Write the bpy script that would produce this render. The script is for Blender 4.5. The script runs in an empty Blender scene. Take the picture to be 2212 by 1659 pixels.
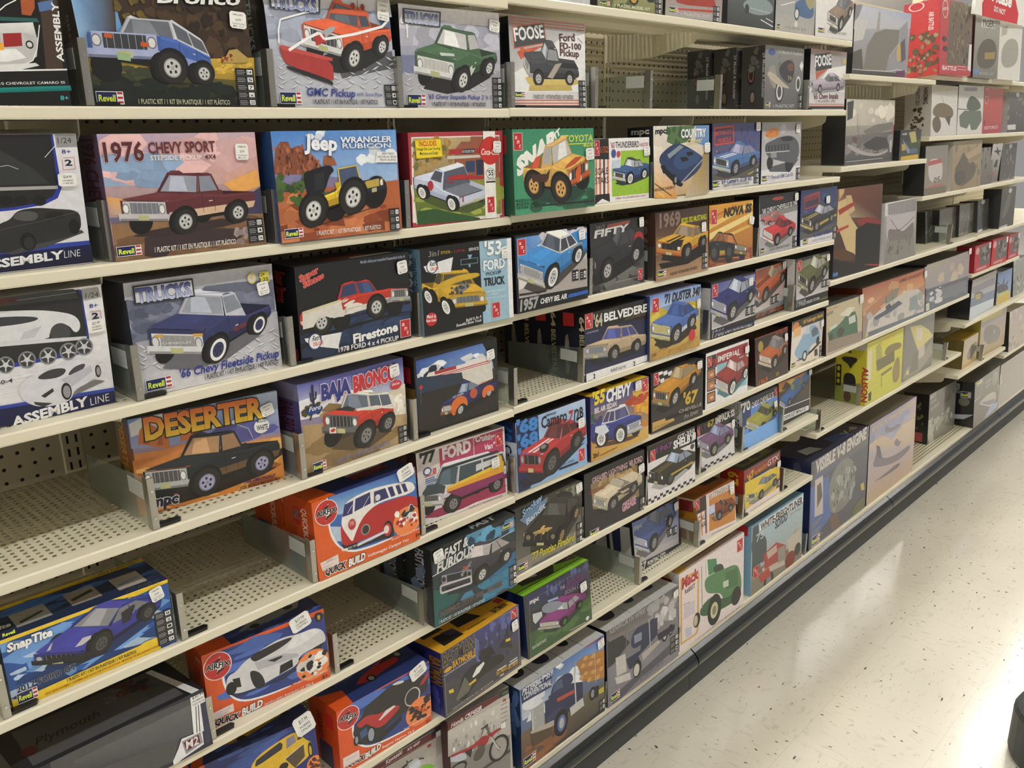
import bpy, math, random
from mathutils import Vector, Matrix

# ---------------------------------------------------------------- camera, light, exposure
S = bpy.context.scene
COL = S.collection
cam = bpy.data.cameras.new('camera'); co = bpy.data.objects.new('camera', cam); COL.objects.link(co)
YAW, PIT, ROLL, FPX = .80260095, -.28945171, -.01524681, 1863.01
cam.sensor_fit = 'HORIZONTAL'; cam.sensor_width = 36; cam.lens = FPX / 2212 * 36
cam.clip_start = .02; cam.clip_end = 100
_f = Vector((math.sin(YAW)*math.cos(PIT), math.cos(YAW)*math.cos(PIT), math.sin(PIT)))
_r = _f.cross(Vector((0, 0, 1))).normalized(); _u = _r.cross(_f)
_r, _u = math.cos(ROLL)*_r + math.sin(ROLL)*_u, -math.sin(ROLL)*_r + math.cos(ROLL)*_u
co.matrix_world = Matrix(((_r.x, _u.x, -_f.x, 0), (_r.y, _u.y, -_f.y, -1.2055), (_r.z, _u.z, -_f.z, 1.68), (0, 0, 0, 1)))
S.camera = co
S.view_settings.view_transform = 'Standard'; S.view_settings.look = 'None'
S.view_settings.gamma = 1; S.view_settings.use_curve_mapping = False
S.view_settings.exposure = 0.62
S.cycles.use_denoising = True
S.cycles.max_bounces = 8; S.cycles.diffuse_bounces = 4; S.cycles.glossy_bounces = 3
S.cycles.transparent_max_bounces = 12; S.cycles.caustics_reflective = False; S.cycles.caustics_refractive = False
w = bpy.data.worlds.new('world'); S.world = w; w.use_nodes = True
w.node_tree.nodes['Background'].inputs[0].default_value = (1, .98, .95, 1)
w.node_tree.nodes['Background'].inputs[1].default_value = .2
CEIL = 4.0

# ---------------------------------------------------------------- helpers
def lin(c):
    if isinstance(c, str):
        c = [int(x*2, 16)/255 for x in c] if len(c) == 3 else [int(c[i:i+2], 16)/255 for i in (0, 2, 4)]
    return tuple(x/12.92 if x <= .04045 else ((x+.055)/1.055)**2.4 for x in c)
def mat(name, col, rough=.5, metal=0, coat=0, **k):
    m = bpy.data.materials.new(name); m.use_nodes = True
    b = m.node_tree.nodes['Principled BSDF']
    b.inputs['Base Color'].default_value = (*lin(col), 1); b.inputs['Roughness'].default_value = rough
    b.inputs['Metallic'].default_value = metal; b.inputs['Coat Weight'].default_value = coat
    b.inputs['Coat Roughness'].default_value = .08
    for a, v in k.items(): b.inputs[a.replace('_', ' ')].default_value = v
    return m
class NT:
    """small node builder"""
    def __init__(s, m): s.t = m.node_tree; s.b = s.t.nodes['Principled BSDF']; s.out = s.t.nodes['Material Output']
    def n(s, t, **k):
        x = s.t.nodes.new(t)
        for a, v in k.items():
            if a[0] == 'i': x.inputs[int(a[1:])].default_value = v
            else: setattr(x, a, v)
        return x
    def l(s, a, b): s.t.links.new(a, b)
    def math(s, op, a, b=None, c=None):
        x = s.n('ShaderNodeMath', operation=op)
        for i, v in enumerate((a, b, c)):
            if v is None: continue
            if isinstance(v, (int, float)): x.inputs[i].default_value = v
            else: s.l(v, x.inputs[i])
        return x.outputs[0]
    def mix(s, f, a, b):
        x = s.n('ShaderNodeMix', data_type='RGBA')
        for i, v in ((0, f), (6, a), (7, b)):
            if isinstance(v, (int, float)): x.inputs[i].default_value = v
            elif isinstance(v, tuple): x.inputs[i].default_value = (*v[:3], 1)
            else: s.l(v, x.inputs[i])
        return x.outputs[2]
def print_mat(name, rough, coat, wrinkle):
    m = mat(name, 'fff', rough, coat=coat); t = NT(m)
    a = t.n('ShaderNodeAttribute', attribute_name='Col')
    nz = t.n('ShaderNodeTexNoise', i2=90., i3=5.)
    g = t.n('ShaderNodeTexCoord'); t.l(g.outputs['Object'], nz.inputs['Vector'])
    k = t.math('MULTIPLY_ADD', nz.outputs[0], .34, .83)
    v = t.n('ShaderNodeVectorMath', operation='SCALE'); t.l(a.outputs['Color'], v.inputs[0]); t.l(k, v.inputs['Scale'])
    t.l(v.outputs[0], t.b.inputs['Base Color'])
    if wrinkle:
        n2 = t.n('ShaderNodeTexNoise', i2=14., i3=3.); t.l(g.outputs['Object'], n2.inputs['Vector'])
        bp = t.n('ShaderNodeBump', i0=wrinkle, i1=.01); t.l(n2.outputs[0], bp.inputs['Height']); t.l(bp.outputs[0], t.b.inputs['Coat Normal'])
    return m
M = {}
M['print'] = print_mat('printed_card', .42, .25, .02)
M['wrap'] = print_mat('shrink_wrapped_card', .38, .8, .12)
M['sticker'] = print_mat('paper_sticker', .55, 0, 0)
M['cream'] = mat('cream_powder_coat', 'e6dfc8', .38)
M['peg'] = mat('pegboard', 'c9bea0', .55); M['steel'] = mat('brushed_steel', 'b4b2aa', .3, .9)
M['dark'] = mat('black_plastic', '1b1a19', .3); M['kick'] = mat('charcoal_kick_plate', '3b3f40', .5)
M['bump'] = mat('black_vinyl_bumper', '141a1d', .22, coat=.6)
M['tag'] = mat('grey_label_plate', 'b9bdb9', .55); M['white'] = mat('white_paint', 'e8e6e0', .6)
M['chrome'] = mat('chrome_plastic', 'd8d8d8', .12, 1.)
def glass(name, tint, alpha, rough=.05):
    m = mat(name, tint, rough); t = NT(m)
    tr = t.n('ShaderNodeBsdfTransparent'); tr.inputs[0].default_value = (*lin(tint), 1)
    mx = t.n('ShaderNodeMixShader'); fr = t.n('ShaderNodeFresnel', i0=1.45)
    t.l(t.math('MULTIPLY_ADD', fr.outputs[0], .3, alpha), mx.inputs[0]); t.l(tr.outputs[0], mx.inputs[1]); t.l(t.b.outputs[0], mx.inputs[2])
    t.l(mx.outputs[0], t.out.inputs[0]); return m
M['acrylic'] = glass('clear_acrylic', 'e9eeea', .03); M['pane'] = glass('clear_window_film', 'e4e6e6', .03)
def holes(m, px, py, rx, ry, axes, dark, off=.5):
    """punched hole pattern: rows staggered by half a pitch; the holes let the view through"""
    t = NT(m); g = t.n('ShaderNodeNewGeometry'); sp = t.n('ShaderNodeSeparateXYZ'); t.l(g.outputs['Position'], sp.inputs[0])
    x, y = sp.outputs[axes[0]], sp.outputs[axes[1]]
    yr = t.math('DIVIDE', y, py); row = t.math('FLOOR', yr)
    xs = t.math('ADD', t.math('DIVIDE', x, px), t.math('MULTIPLY', t.math('MODULO', row, 2.), off))
    fx = t.math('ABSOLUTE', t.math('SUBTRACT', t.math('FRACT', xs), .5)); fy = t.math('ABSOLUTE', t.math('SUBTRACT', t.math('FRACT', yr), .5))
    return t, t.math('DIVIDE', fx, rx), t.math('DIVIDE', fy, ry)
def cut(t, inside):
    tr = t.n('ShaderNodeBsdfTransparent'); mx = t.n('ShaderNodeMixShader')
    t.l(inside, mx.inputs[0]); t.l(t.b.outputs[0], mx.inputs[1]); t.l(tr.outputs[0], mx.inputs[2]); t.l(mx.outputs[0], t.out.inputs[0])
M['deck'] = mat('perforated_cream_deck', 'e0d9c0', .38)
t, a, b = holes(M['deck'], .0129, .0131, .23, .20, (0, 1), 1, 0)
cut(t, t.math('MULTIPLY', t.math('LESS_THAN', a, 1.), t.math('LESS_THAN', b, 1.)))
t, a, b = holes(M['peg'], .02445, .02445, .13, .13, (0, 2), 1, 0)
h = t.math('LESS_THAN', t.math('ADD', t.math('MULTIPLY', a, a), t.math('MULTIPLY', b, b)), 1.)
t.l(t.mix(h, lin('c9bea0'), lin('15130f')), t.b.inputs['Base Color'])

def tag(o, label=None, cat=None, group=None, kind=None):
    for k, v in (('label', label), ('category', cat), ('group', group), ('kind', kind)):
        if v: o[k] = v
    return o
def empty(name, loc, rot=(0, 0, 0)):
    o = bpy.data.objects.new(name, None); COL.objects.link(o); o.location = loc; o.rotation_euler = rot; o.empty_display_size = .05
    return o
class MB:
    """collects boxes, prisms and flat polygons, then links them as ONE mesh object"""
    def __init__(s): s.v = []; s.f = []; s.c = []
    def poly(s, pts, col=None):
        i = len(s.v); s.v += [tuple(p) for p in pts]; s.f.append(tuple(range(i, i+len(pts))))
        s.c.append(col if isinstance(col, list) else [col or (1, 1, 1)]*len(pts))
    def box(s, x0, y0, z0, x1, y1, z1, col=None):
        p = [(x, y, z) for z in (z0, z1) for y in (y0, y1) for x in (x0, x1)]
        i = len(s.v); s.v += p
        for q in ((0, 2, 3, 1), (4, 5, 7, 6), (0, 1, 5, 4), (2, 6, 7, 3), (0, 4, 6, 2), (1, 3, 7, 5)):
            s.f.append(tuple(i+k for k in q)); s.c.append([col or (1, 1, 1)]*4)
    def prism(s, prof, x0, x1, ax=0, col=None):
        """closed profile swept along an axis; ax=0 sweeps x with (y,z) points, ax=1 sweeps y with (x,z), ax=2 sweeps z with (x,y)"""
        def P(a, q): return {0: (a, q[0], q[1]), 1: (q[0], a, q[1]), 2: (q[0], q[1], a)}[ax]
        n = len(prof); i = len(s.v)
        s.v += [P(x0, q) for q in prof] + [P(x1, q) for q in prof]
        for k in range(n):
            s.f.append((i+k, i+(k+1) % n, i+n+(k+1) % n, i+n+k)); s.c.append([col or (1, 1, 1)]*4)
        s.f.append(tuple(i+k for k in range(n))[::-1]); s.f.append(tuple(i+n+k for k in range(n)))
        s.c += [[col or (1, 1, 1)]*n]*2
    def disc(s, c, r, n=20, ax=1, t=.002, col=None, r2=None):
        s.prism([(c[0 if ax else 1]+r*math.cos(6.2832*k/n), c[2 if ax < 2 else 1]+(r2 or r)*math.sin(6.2832*k/n)) for k in range(n)], c[ax], c[ax]+t, ax, col)
    def build(s, name, m, parent=None, bevel=0, loc=None, smooth=False):
        me = bpy.data.meshes.new(name); me.from_pydata(s.v, [], s.f)
        ca = me.color_attributes.new('Col', 'FLOAT_COLOR', 'CORNER'); flat = []
        for poly, c in zip(me.polygons, s.c):
            for k in c: flat += (*k[:3], 1)
        ca.data.foreach_set('color', flat)
        for x in (m if isinstance(m, list) else [m]): me.materials.append(x)
        if smooth: me.polygons.foreach_set('use_smooth', [True]*len(me.polygons))
        o = bpy.data.objects.new(name, me); COL.objects.link(o)
        if parent: o.parent = parent
        if loc: o.location = loc
        if bevel:
            b = o.modifiers.new('bevel', 'BEVEL'); b.width = bevel; b.segments = 2; b.limit_method = 'ANGLE'
        return o
def copy_tree(o, parent=None):
    c = o.copy(); COL.objects.link(c)
    if parent: c.parent = parent
    for ch in [x for x in KIDS.get(o.name, [])]:
        KIDS.setdefault(c.name, []).append(copy_tree(ch, c))
    return c
KIDS = {}
def kid(parent, o): KIDS.setdefault(parent.name, []).append(o); return o

# ---------------------------------------------------------------- printing: flat artwork on a card face
_FC = {}
def text_mesh(s, bold):
    k = (s, bold)
    if k not in _FC:
        cu = bpy.data.curves.new('t', 'FONT'); cu.body = s; cu.resolution_u = 2; cu.offset = bold; cu.fill_mode = 'FRONT'
        o = bpy.data.objects.new('t', cu); me = bpy.data.meshes.new_from_object(o)
        v = [(p.co.x, p.co.y) for p in me.vertices]; f = [tuple(p.vertices) for p in me.polygons]
        bpy.data.objects.remove(o); bpy.data.curves.remove(cu); bpy.data.meshes.remove(me)
        _FC[k] = (v, f)
    return _FC[k]
CAPH = max(p[1] for p in text_mesh('H', 0)[0])
def shade(c, k): return tuple(min(1, x*k) for x in c)
def smooth_poly(p, n=2):
    for _ in range(n):
        q = []
        for i in range(len(p)):
            a, b = p[i], p[(i+1) % len(p)]
            q += [(a[0]*.75+b[0]*.25, a[1]*.75+b[1]*.25), (a[0]*.25+b[0]*.75, a[1]*.25+b[1]*.75)]
        p = q
    return p
# side outlines: wheelbase runs 0..1 in x, ground to roof 0..1 in z
CARS = dict(
 pickup=dict(xf=-.27, xr=1.36, zb=.27, zhf=.60, zhc=.66, xc=.30, r1=.42, r2=.66, xb=.72, zd=.60, zdr=.59, rw=.21, bed=1, g=(.36, .55)),
 oldpick=dict(xf=-.24, xr=1.32, zb=.24, zhf=.60, zhc=.67, xc=.26, r1=.36, r2=.64, xb=.72, zd=.52, zdr=.50, rw=.2, bed=1, g=(.3, .5), fend=1),
 suv=dict(xf=-.26, xr=1.28, zb=.3, zhf=.62, zhc=.66, xc=.26, r1=.36, r2=1.24, xb=1.27, zd=.64, zdr=.62, rw=.22, g=(.42, .6)),
 muscle=dict(xf=-.34, xr=1.40, zb=.2, zhf=.58, zhc=.64, xc=.36, r1=.56, r2=.86, xb=1.22, zd=.64, zdr=.6, rw=.24, g=(.36, .54)),
 sedan=dict(xf=-.30, xr=1.42, zb=.2, zhf=.58, zhc=.64, xc=.3, r1=.42, r2=.88, xb=1.08, zd=.62, zdr=.58, rw=.22, g=(.34, .52)),
 finned=dict(xf=-.32, xr=1.5, zb=.18, zhf=.6, zhc=.66, xc=.3, r1=.42, r2=.8, xb=1.0, zd=.64, zdr=.68, rw=.24, g=(.3, .46)),
 conv=dict(xf=-.32, xr=1.42, zb=.24, zhf=.72, zhc=.76, xc=.36, r1=.5, r2=.5, xb=.52, zd=.74, zdr=.7, rw=.29, g=(.36, .62), open=1),
 super=dict(xf=-.36, xr=1.26, zb=.14, zhf=.42, zhc=.62, xc=.22, r1=.56, r2=.84, xb=1.16, zd=.74, zdr=.7, rw=.3, g=(.2, .36)),
 van=dict(xf=-.2, xr=1.3, zb=.26, zhf=.52, zhc=.58, xc=.1, r1=.24, r2=1.26, xb=1.3, zd=.58, zdr=.56, rw=.19, g=(.34, .48)),
 beetle=dict(xf=-.30, xr=1.34, zb=.2, zhf=.46, zhc=.62, xc=.28, r1=.42, r2=.78, xb=1.2, zd=.56, zdr=.36, rw=.22, g=(.2, .3), round=2),
 jeep=dict(xf=-.22, xr=1.26, zb=.3, zhf=.58, zhc=.62, xc=.32, r1=.38, r2=.40, xb=.44, zd=.56, zdr=.54, rw=.26, g=(.38, .56), open=1),
)
class Art:
    """draws into an MB on the plane v = up, u = along; units of 0.1 mm, each mark a hair above the one before"""
    def __init__(s, fn, w=0, h=0): s.mb = MB(); s.k = 0; s.fn = fn; s.wh = (w, h)
    def poly(s, pts, col):
        s.k += 1
        if s.wh[0] and not isinstance(col, list):
            for ax, lim, sg in ((0, 0, 1), (0, s.wh[0], -1), (1, 0, 1), (1, s.wh[1], -1)):      # keep the ink on the card
                if all((p[ax]-lim)*sg >= 0 for p in pts): continue
                q = []
                for a, b in zip(pts, pts[1:]+pts[:1]):
                    da, db = (a[ax]-lim)*sg, (b[ax]-lim)*sg
                    if da >= 0: q.append(a)
                    if (da < 0) != (db < 0): f = da/(da-db); q.append((a[0]+(b[0]-a[0])*f, a[1]+(b[1]-a[1])*f))
                pts = q
                if len(pts) < 3: return
        s.mb.poly([s.fn(x, y, s.k*9e-6) for x, y in pts], col)
    def ell(s, cx, cy, ax, ay, bx, by, col, n=20):
        s.poly([(cx+ax*math.cos(6.2832*i/n)+bx*math.sin(6.2832*i/n), cy+ay*math.cos(6.2832*i/n)+by*math.sin(6.2832*i/n)) for i in range(n)], col)
    def line(s, pts, w, col):
        for (x0, y0), (x1, y1) in zip(pts, pts[1:]):
            d = math.hypot(x1-x0, y1-y0) or 1; nx, ny = -(y1-y0)/d*w/2, (x1-x0)/d*w/2
            s.poly([(x0-nx, y0-ny), (x1-nx, y1-ny), (x1+nx, y1+ny), (x0+nx, y0+ny)], col); s.k -= 1
        s.k += 1
    def text(s, txt, x0, y0, ux, uy, h, col, shear=0, bold=0, oc=None, ow=0, vx=None, vy=None):
        """baseline from (x0,y0) along (ux,uy); h the cap height, (vx,vy) the letters' upright direction"""
        base = text_mesh(txt, bold*.02)[0]
        if not base: return
        xa, xb = min(p[0] for p in base), max(p[0] for p in base); d = math.hypot(ux, uy)
        if vx is None: vx, vy = -uy/d, ux/d
        for o, c in (((ow, oc), (0, col)) if oc else ((0, col),)):
            v, f = text_mesh(txt, bold*.02+o*.02); s.k += 1; i = len(s.mb.v)
            cc = lin(c) if isinstance(c, str) and '/' not in c else None
            c1, c2 = (lin(x) for x in c.split('/')) if cc is None else (cc, cc)
            for x, y in v:
                a = (x-xa)/(xb-xa); b = y/CAPH*h
                s.mb.v.append(s.fn(x0+ux*a+(vx+shear*ux/d)*b, y0+uy*a+(vy+shear*uy/d)*b, s.k*9e-6))
            for q in f:
                s.mb.f.append(tuple(i+j for j in q))
                s.mb.c.append([tuple(p+(r-p)*min(1, max(0, v[j][1]/CAPH)) for p, r in zip(c2, c1)) for j in q])
    def blobs(s, col, seed, n, x0, y0, x1, y1, ra, rb, asp=1.):
        R = random.Random(seed)
        for _ in range(n):
            cx, cy, r = R.uniform(x0, x1), R.uniform(y0, y1), R.uniform(ra, rb); k = R.uniform(.8, 1.25); m = 7
            s.poly([(cx+asp*r*R.uniform(.6, 1.2)*math.cos(6.2832*i/m), cy+r*R.uniform(.6, 1.2)*math.sin(6.2832*i/m)) for i in range(m)], shade(lin(col), k))
    def wheel(s, c, ax, ay, hz, W, rim, ww=0, spokes=5):
        """tyre with some width, whitewall and rim; (ax,ay) the wheel's half length along the car, hz its half height"""
        tw = (W[0]*.13, W[1]*.13)
        s.ell(c[0]+tw[0], c[1]+tw[1], ax, ay, 0, hz, lin('111')); s.ell(c[0]+tw[0]*.5, c[1]+tw[1]*.5, ax, ay, 0, hz, lin('1a1a1a'))
        s.ell(c[0], c[1], ax, ay, 0, hz, lin('2a2826'))
        if ww: s.ell(c[0], c[1], ax*.8, ay*.8, 0, hz*.8, lin('eee'))
        q = .56 if ww else .62
        s.ell(c[0], c[1], ax*q, ay*q, 0, hz*q, shade(lin(rim), .55)); s.ell(c[0], c[1], ax*q*.86, ay*q*.86, 0, hz*q*.86, lin(rim))
        if spokes:
            for i in range(spokes):
                a = 6.2832*(i+.3)/spokes
                s.ell(c[0]+q*.5*(ax*math.cos(a)), c[1]+q*.5*(ay*math.cos(a)+hz*math.sin(a)), ax*q*.16, ay*q*.16, 0, hz*q*.18, lin('2b2b2b'), 8)
        s.ell(c[0], c[1], ax*.14, ay*.14, 0, hz*.14, shade(lin(rim), .7), 10)
    def car(s, kind, F, R, W, H, k, body, top=None, glass='445', low=None, rim='ccc', ww=0, grille='333', bump='ddd', rear=0, stripe=None, bars=6, lamp='eee', shadow='222', rwk=1., spokes=5):
        """three-quarter picture of a vehicle: F and R the near wheels' ground points, W the vector across its nose, H its height, k how much it shrinks to the rear"""
        D = CARS[kind]; B = lin(body); T = lin(top or body); Gc = lin(glass); lo = lin(low) if low else shade(B, .72)
        Lx, Ly = R[0]-F[0], R[1]-F[1]
        def P(x, y, z):
            q = 1-k*x; return (F[0]+Lx*x+W[0]*y*q, F[1]+Ly*x+W[1]*y*q+H*z*q)
        def Q(pts, c, n=0): s.poly(smooth_poly([P(*p) for p in pts], n) if n else [P(*p) for p in pts], c)
        xf, xr, zb, zhf, zhc, xc, r1, r2, xb, zd, zdr = (D[a] for a in ('xf', 'xr', 'zb', 'zhf', 'zhc', 'xc', 'r1', 'r2', 'xb', 'zd', 'zdr')); rw = D['rw']*rwk; n = D.get('round', 0)
        e = xr if rear else xf; wl = math.hypot(Lx, Ly); sg = H*rw/wl*.97 if wl else 0
        if shadow:
            Q([(xf-.03, -.06, 0), (xf-.03, 1.1, .03), (xr, 1.1, .03), (xr+.05, -.06, 0)], lin(shadow), 1)
        for x in (0, 1):
            q = 1-k*x; c = P(x, 1, rw); s.ell(c[0], c[1], sg*Lx*q, sg*Ly*q, 0, H*rw*q, lin('151515'))
        Q([(xf+.1, .05, zb), (xf+.1, 1, zb), (xr-.1, 1, zb), (xr-.1, .05, zb*.75), (xf+.1, .05, zb*.75)], lin('181818'))
        if D.get('bed'):
            Q([(xb, 1, zd), (xr, 1, zdr), (xr, 0, zdr), (xb, 0, zd)], shade(B, .35)); Q([(xb, 1, zd+.02), (xr, 1, zdr+.02), (xr, .94, zdr-.08), (xb, .94, zd-.08)], shade(B, .9))
        # upper surfaces
        Q([(xf+.03, 0, zhf), (xf, .1, zhf-.01), (xf, .9, zhf-.01), (xf+.03, 1, zhf), (xc, 1, zhc), (xc, 0, zhc)], shade(B, 1.28), n and 1)
        if not D.get('bed'): Q([(xb, 0, zd), (xb, 1, zd), (xr, .96, zdr), (xr, .04, zdr)], shade(B, 1.2))
        Q([(xf+.12, .3, zhf+.03), (xf+.12, .7, zhf+.03), (xc, .68, zhc+.02), (xc, .32, zhc+.02)], shade(B, 1.45))
        if stripe:
            for a in ((.34, .46), (.54, .66)): Q([(xf, a[0], zhf+.01), (xf, a[1], zhf+.01), (xc, a[1], zhc+.01), (xc, a[0], zhc+.01)], lin(stripe))
        if D.get('open'):
            Q([(xc, 0, zhc), (xc, 1, zhc), (xb+.3, 1, zd), (xb+.3, 0, zd)], shade(Gc, .5))
            for a in (.12, .6): Q([(xb+.02, a, zd), (xb+.02, a+.28, zd), (xb+.06, a+.28, zd+.18), (xb+.06, a, zd+.18)], shade(T, .8))
            Q([(xc, .05, zhc), (xc, .95, zhc), (r1, .9, .98), (r1, .1, .98)], Gc); z9 = [P(xc, .05, zhc), P(r1, .1, .98), P(r1, .9, .98), P(xc, .95, zhc)]; s.line(z9, H*.025, lin('ccc') if kind == 'conv' else T)
        else:
            Q([(xc, 1, zhc), (r1, .87, 1), (r2, .87, 1), (xb, 1, zd)], shade(T, .5))
            if rear: Q([(xb, .03, zd), (xb, .97, zd), (r2, .86, .98), (r2, .14, .98)], Gc)
            Q([(r1, .13, .98), (r1, .87, .98), (r1+.05, .86, 1.03), (r2-.05, .86, 1.03), (r2, .87, .98), (r2, .13, .98), (r2-.05, .14, 1.01), (r1+.05, .14, 1.01)], shade(T, 1.3), n and 1)
            if not rear: Q([(xc, .03, zhc), (xc, .97, zhc), (r1, .86, .98), (r1, .14, .98)], shade(T, .85)); Q([(xc+.01, .07, zhc+.02), (xc+.01, .93, zhc+.02), (r1, .83, .955), (r1, .17, .955)], Gc); Q([(xc+.02, .3, zhc+.03), (xc+.02, .75, zhc+.03), (r1, .8, .94), (r1, .5, .94)], shade(Gc, 1.6))
            Q([(xc, 0, zhc), (r1, .13, .99), (r2, .13, .99), (xb, 0, zd)], T, n and 1)
            m1 = (xc*.5+r1*.5); wz = (zhc+.03, .955); pil = [xc+.03, (xc+xb)/2-.02, (xc+xb)/2+.02, xb-.05] if r2-r1 > .3 or kind in ('muscle', 'super') else [xc+.03, None, None, xb-.06]
            def X(x, z):
                f = (z-zhc)/(1-zhc); lo_, hi_ = xc+(r1-xc)*f, xb+(r2-xb)*f; u_ = (x-xc)/(xb-xc); return lo_+(hi_-lo_)*u_
            for a, b in ((pil[0], pil[1] or pil[3]), (pil[2], pil[3])) if pil[1] else ((pil[0], pil[3]),):
                Q([(X(a, wz[0]), .01, wz[0]), (X(a, wz[1]), .12, wz[1]), (X(b, wz[1]), .12, wz[1]), (X(b, wz[0]), .01, wz[0])], shade(Gc, .8))
        # flank
        side = [(xf, 0, zb+.05), (xf, 0, zhf-.03), (xf+.04, 0, zhf), (xc, 0, zhc), (xb, 0, zd), (xr-.03, 0, zdr), (xr, 0, zdr-.08), (xr, 0, zb+.06), (xr-.06, 0, zb), (xf+.08, 0, zb)]
        Q(side, B, n and 1)
        Q([(xf+.02, 0, zb+.02), (xf, 0, zb+.13), (xr, 0, zb+.13), (xr-.04, 0, zb+.02), (xr-.06, 0, zb), (xf+.08, 0, zb)], lo)
        Q([(xf+.03, 0, zhf-.01), (xc, 0, zhc-.005), (xb, 0, zd-.005), (xr-.03, 0, zdr-.01), (xr-.03, 0, zdr-.05), (xb, 0, zd-.045), (xc, 0, zhc-.045), (xf+.03, 0, zhf-.05)], shade(B, 1.35))
        s.line([P(xc+.05, 0, zb+.04), P(xc+.05, 0, zhc)], H*.008, shade(B, .4)); s.line([P((xc+xb)/2+.06, 0, zb+.04), P((xc+xb)/2+.06, 0, zd)], H*.008, shade(B, .4))
        s.line([P((xc+xb)/2-.04, 0, zd-.09), P((xc+xb)/2+.03, 0, zd-.09)], H*.014, lin('ddd'))
        # nose or tail
        Q([(e, 0, zb+.02), (e, 0, zhf-.02 if not rear else zdr-.02), (e, 1, zhf-.02 if not rear else zdr-.02), (e, 1, zb+.02)], shade(B, .86 if not rear else 1.05), n and 1)
        g0, g1 = D['g']
        if not rear:
            Q([(e-.005, .05, g0-.02), (e-.005, .95, g0-.02), (e-.005, .95, g1+.02), (e-.005, .05, g1+.02)], lin('99a' if bump == 'none' else bump) if kind != 'super' else shade(B, .7)); Q([(e-.01, .2, g0), (e-.01, .8, g0), (e-.01, .8, g1), (e-.01, .2, g1)], lin(grille))
            for i in range(bars): s.line([P(e-.01, .2+.6*(i+.5)/bars, g0), P(e-.01, .2+.6*(i+.5)/bars, g1)], H*.008, lin('aaa'))
            for y in (.12, .88):
                c = P(e-.02, y, (g0+g1)/2); r = H*(g1-g0)*.46; s.ell(c[0], c[1], W[0]*.075, W[1]*.075, 0, r, lin('777')); s.ell(c[0], c[1], W[0]*.055, W[1]*.055, 0, r*.78, lin(lamp))
        else:
            for y in (.06, .9): Q([(e+.01, y, g0), (e+.01, y+.05, g0), (e+.01, y+.05, g1), (e+.01, y, g1)], lin('a22'))
        d = .03 if rear else -.03
        if bump != 'none':
            Q([(e+d, -.03, zb+.0), (e+d, 1.03, zb+.0), (e+d, 1.03, zb+.11), (e+d, -.03, zb+.11)], lin(bump)); Q([(e+d, -.03, zb), (e-d*3, -.03, zb), (e-d*3, -.03, zb+.1), (e+d, -.03, zb+.11)], shade(lin(bump), .75)); Q([(e+d*1.2, 0, zb+.0), (e+d*1.2, 1, zb+.0), (e+d*1.2, 1, zb+.035), (e+d*1.2, 0, zb+.035)], shade(lin(bump), .45)); Q([(e+d*1.3, .4, zb+.01), (e+d*1.3, .62, zb+.01), (e+d*1.3, .62, zb+.09), (e+d*1.3, .4, zb+.09)], lin('bb8'))
        for x in (1, 0):
            q = 1-k*x; c = P(x, 0, rw)
            s.ell(c[0], c[1]+H*.03*q, sg*Lx*q*1.16, sg*Ly*q*1.16, 0, H*rw*q*1.14, lin('161514')); s.wheel(c, sg*Lx*q, sg*Ly*q, H*rw*q, W, rim, ww, spokes)
    # marks that come back on many boxes
    def q(s, x, y, w, h, col, sk=0): s.poly([(x, y), (x+w, y), (x+w+sk*h, y+h), (x+sk*h, y+h)], lin(col))
    def star_sign(s, x, y, w, h):       # blue plate with yellow lettering and three red bars
        s.q(x-w*.02, y-h*.06, w*1.04, h*1.12, 'eee'); s.q(x, y, w*.76, h, '14205c'); s.text('Revell', x+w*.06, y+h*.2, w*.64, 0, h*.55, 'ef5', .05, 1.2, '111', .8)
        for i in range(3): s.q(x+w*.79, y+h*(.02+.4*i), w*.2, h*.19, 'b23')
    def amt_sign(s, x, y, w, h, bg='c22c32'):
        s.q(x-w*.06, y-h*.03, w*1.12, h*1.06, 'e8c8c4'); s.q(x, y, w, h, bg)
        for i, c in enumerate('amt'): s.text(c, x+w*(.12+.24*i), y+h*(.66-.27*i), w*(.3 if c != 't' else .2), 0, h*.26, 'f6e6e0', .2, .6)
    def icons(s, x, y, w, h, n, vals):   # black column of skill boxes
        s.q(x, y, w, h, '1c1c1c')
        for i, v in enumerate(vals):
            yy = y+h-(i+1)*h/n; s.q(x+w*.62, yy+h/n*.2, w*.3, h/n*.62, 'eee'); s.text(v, x+w*.67, yy+h/n*.32, w*.2, 0, h/n*.36, '222', 0, 1)
            for j in range(3): s.q(x+w*.08, yy+h/n*(.22+.22*j), w*(.4+.06*(j % 2)), h/n*.1, '999')
            s.q(x, yy, w, h/n*.04, '777')
def price_sticker(a, x, y, w, h, ang, lines):
    ca, sa = math.cos(ang), math.sin(ang)
    def P(u, v): return (x+u*w*ca-v*h*sa, y+u*w*sa+v*h*ca)
    r = .12; a.poly([P(*p) for p in ((r, 0), (1-r, 0), (1, r), (1, 1-r), (1-r, 1), (r, 1), (0, 1-r), (0, r))], lin('f2f1ee'))
    for t, v, hh, w0, w1 in lines:
        p, q = P(w0, v), P(w1, v); a.text(t, p[0], p[1], q[0]-p[0], q[1]-p[1], h*hh, '333', 0, .4)

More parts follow.
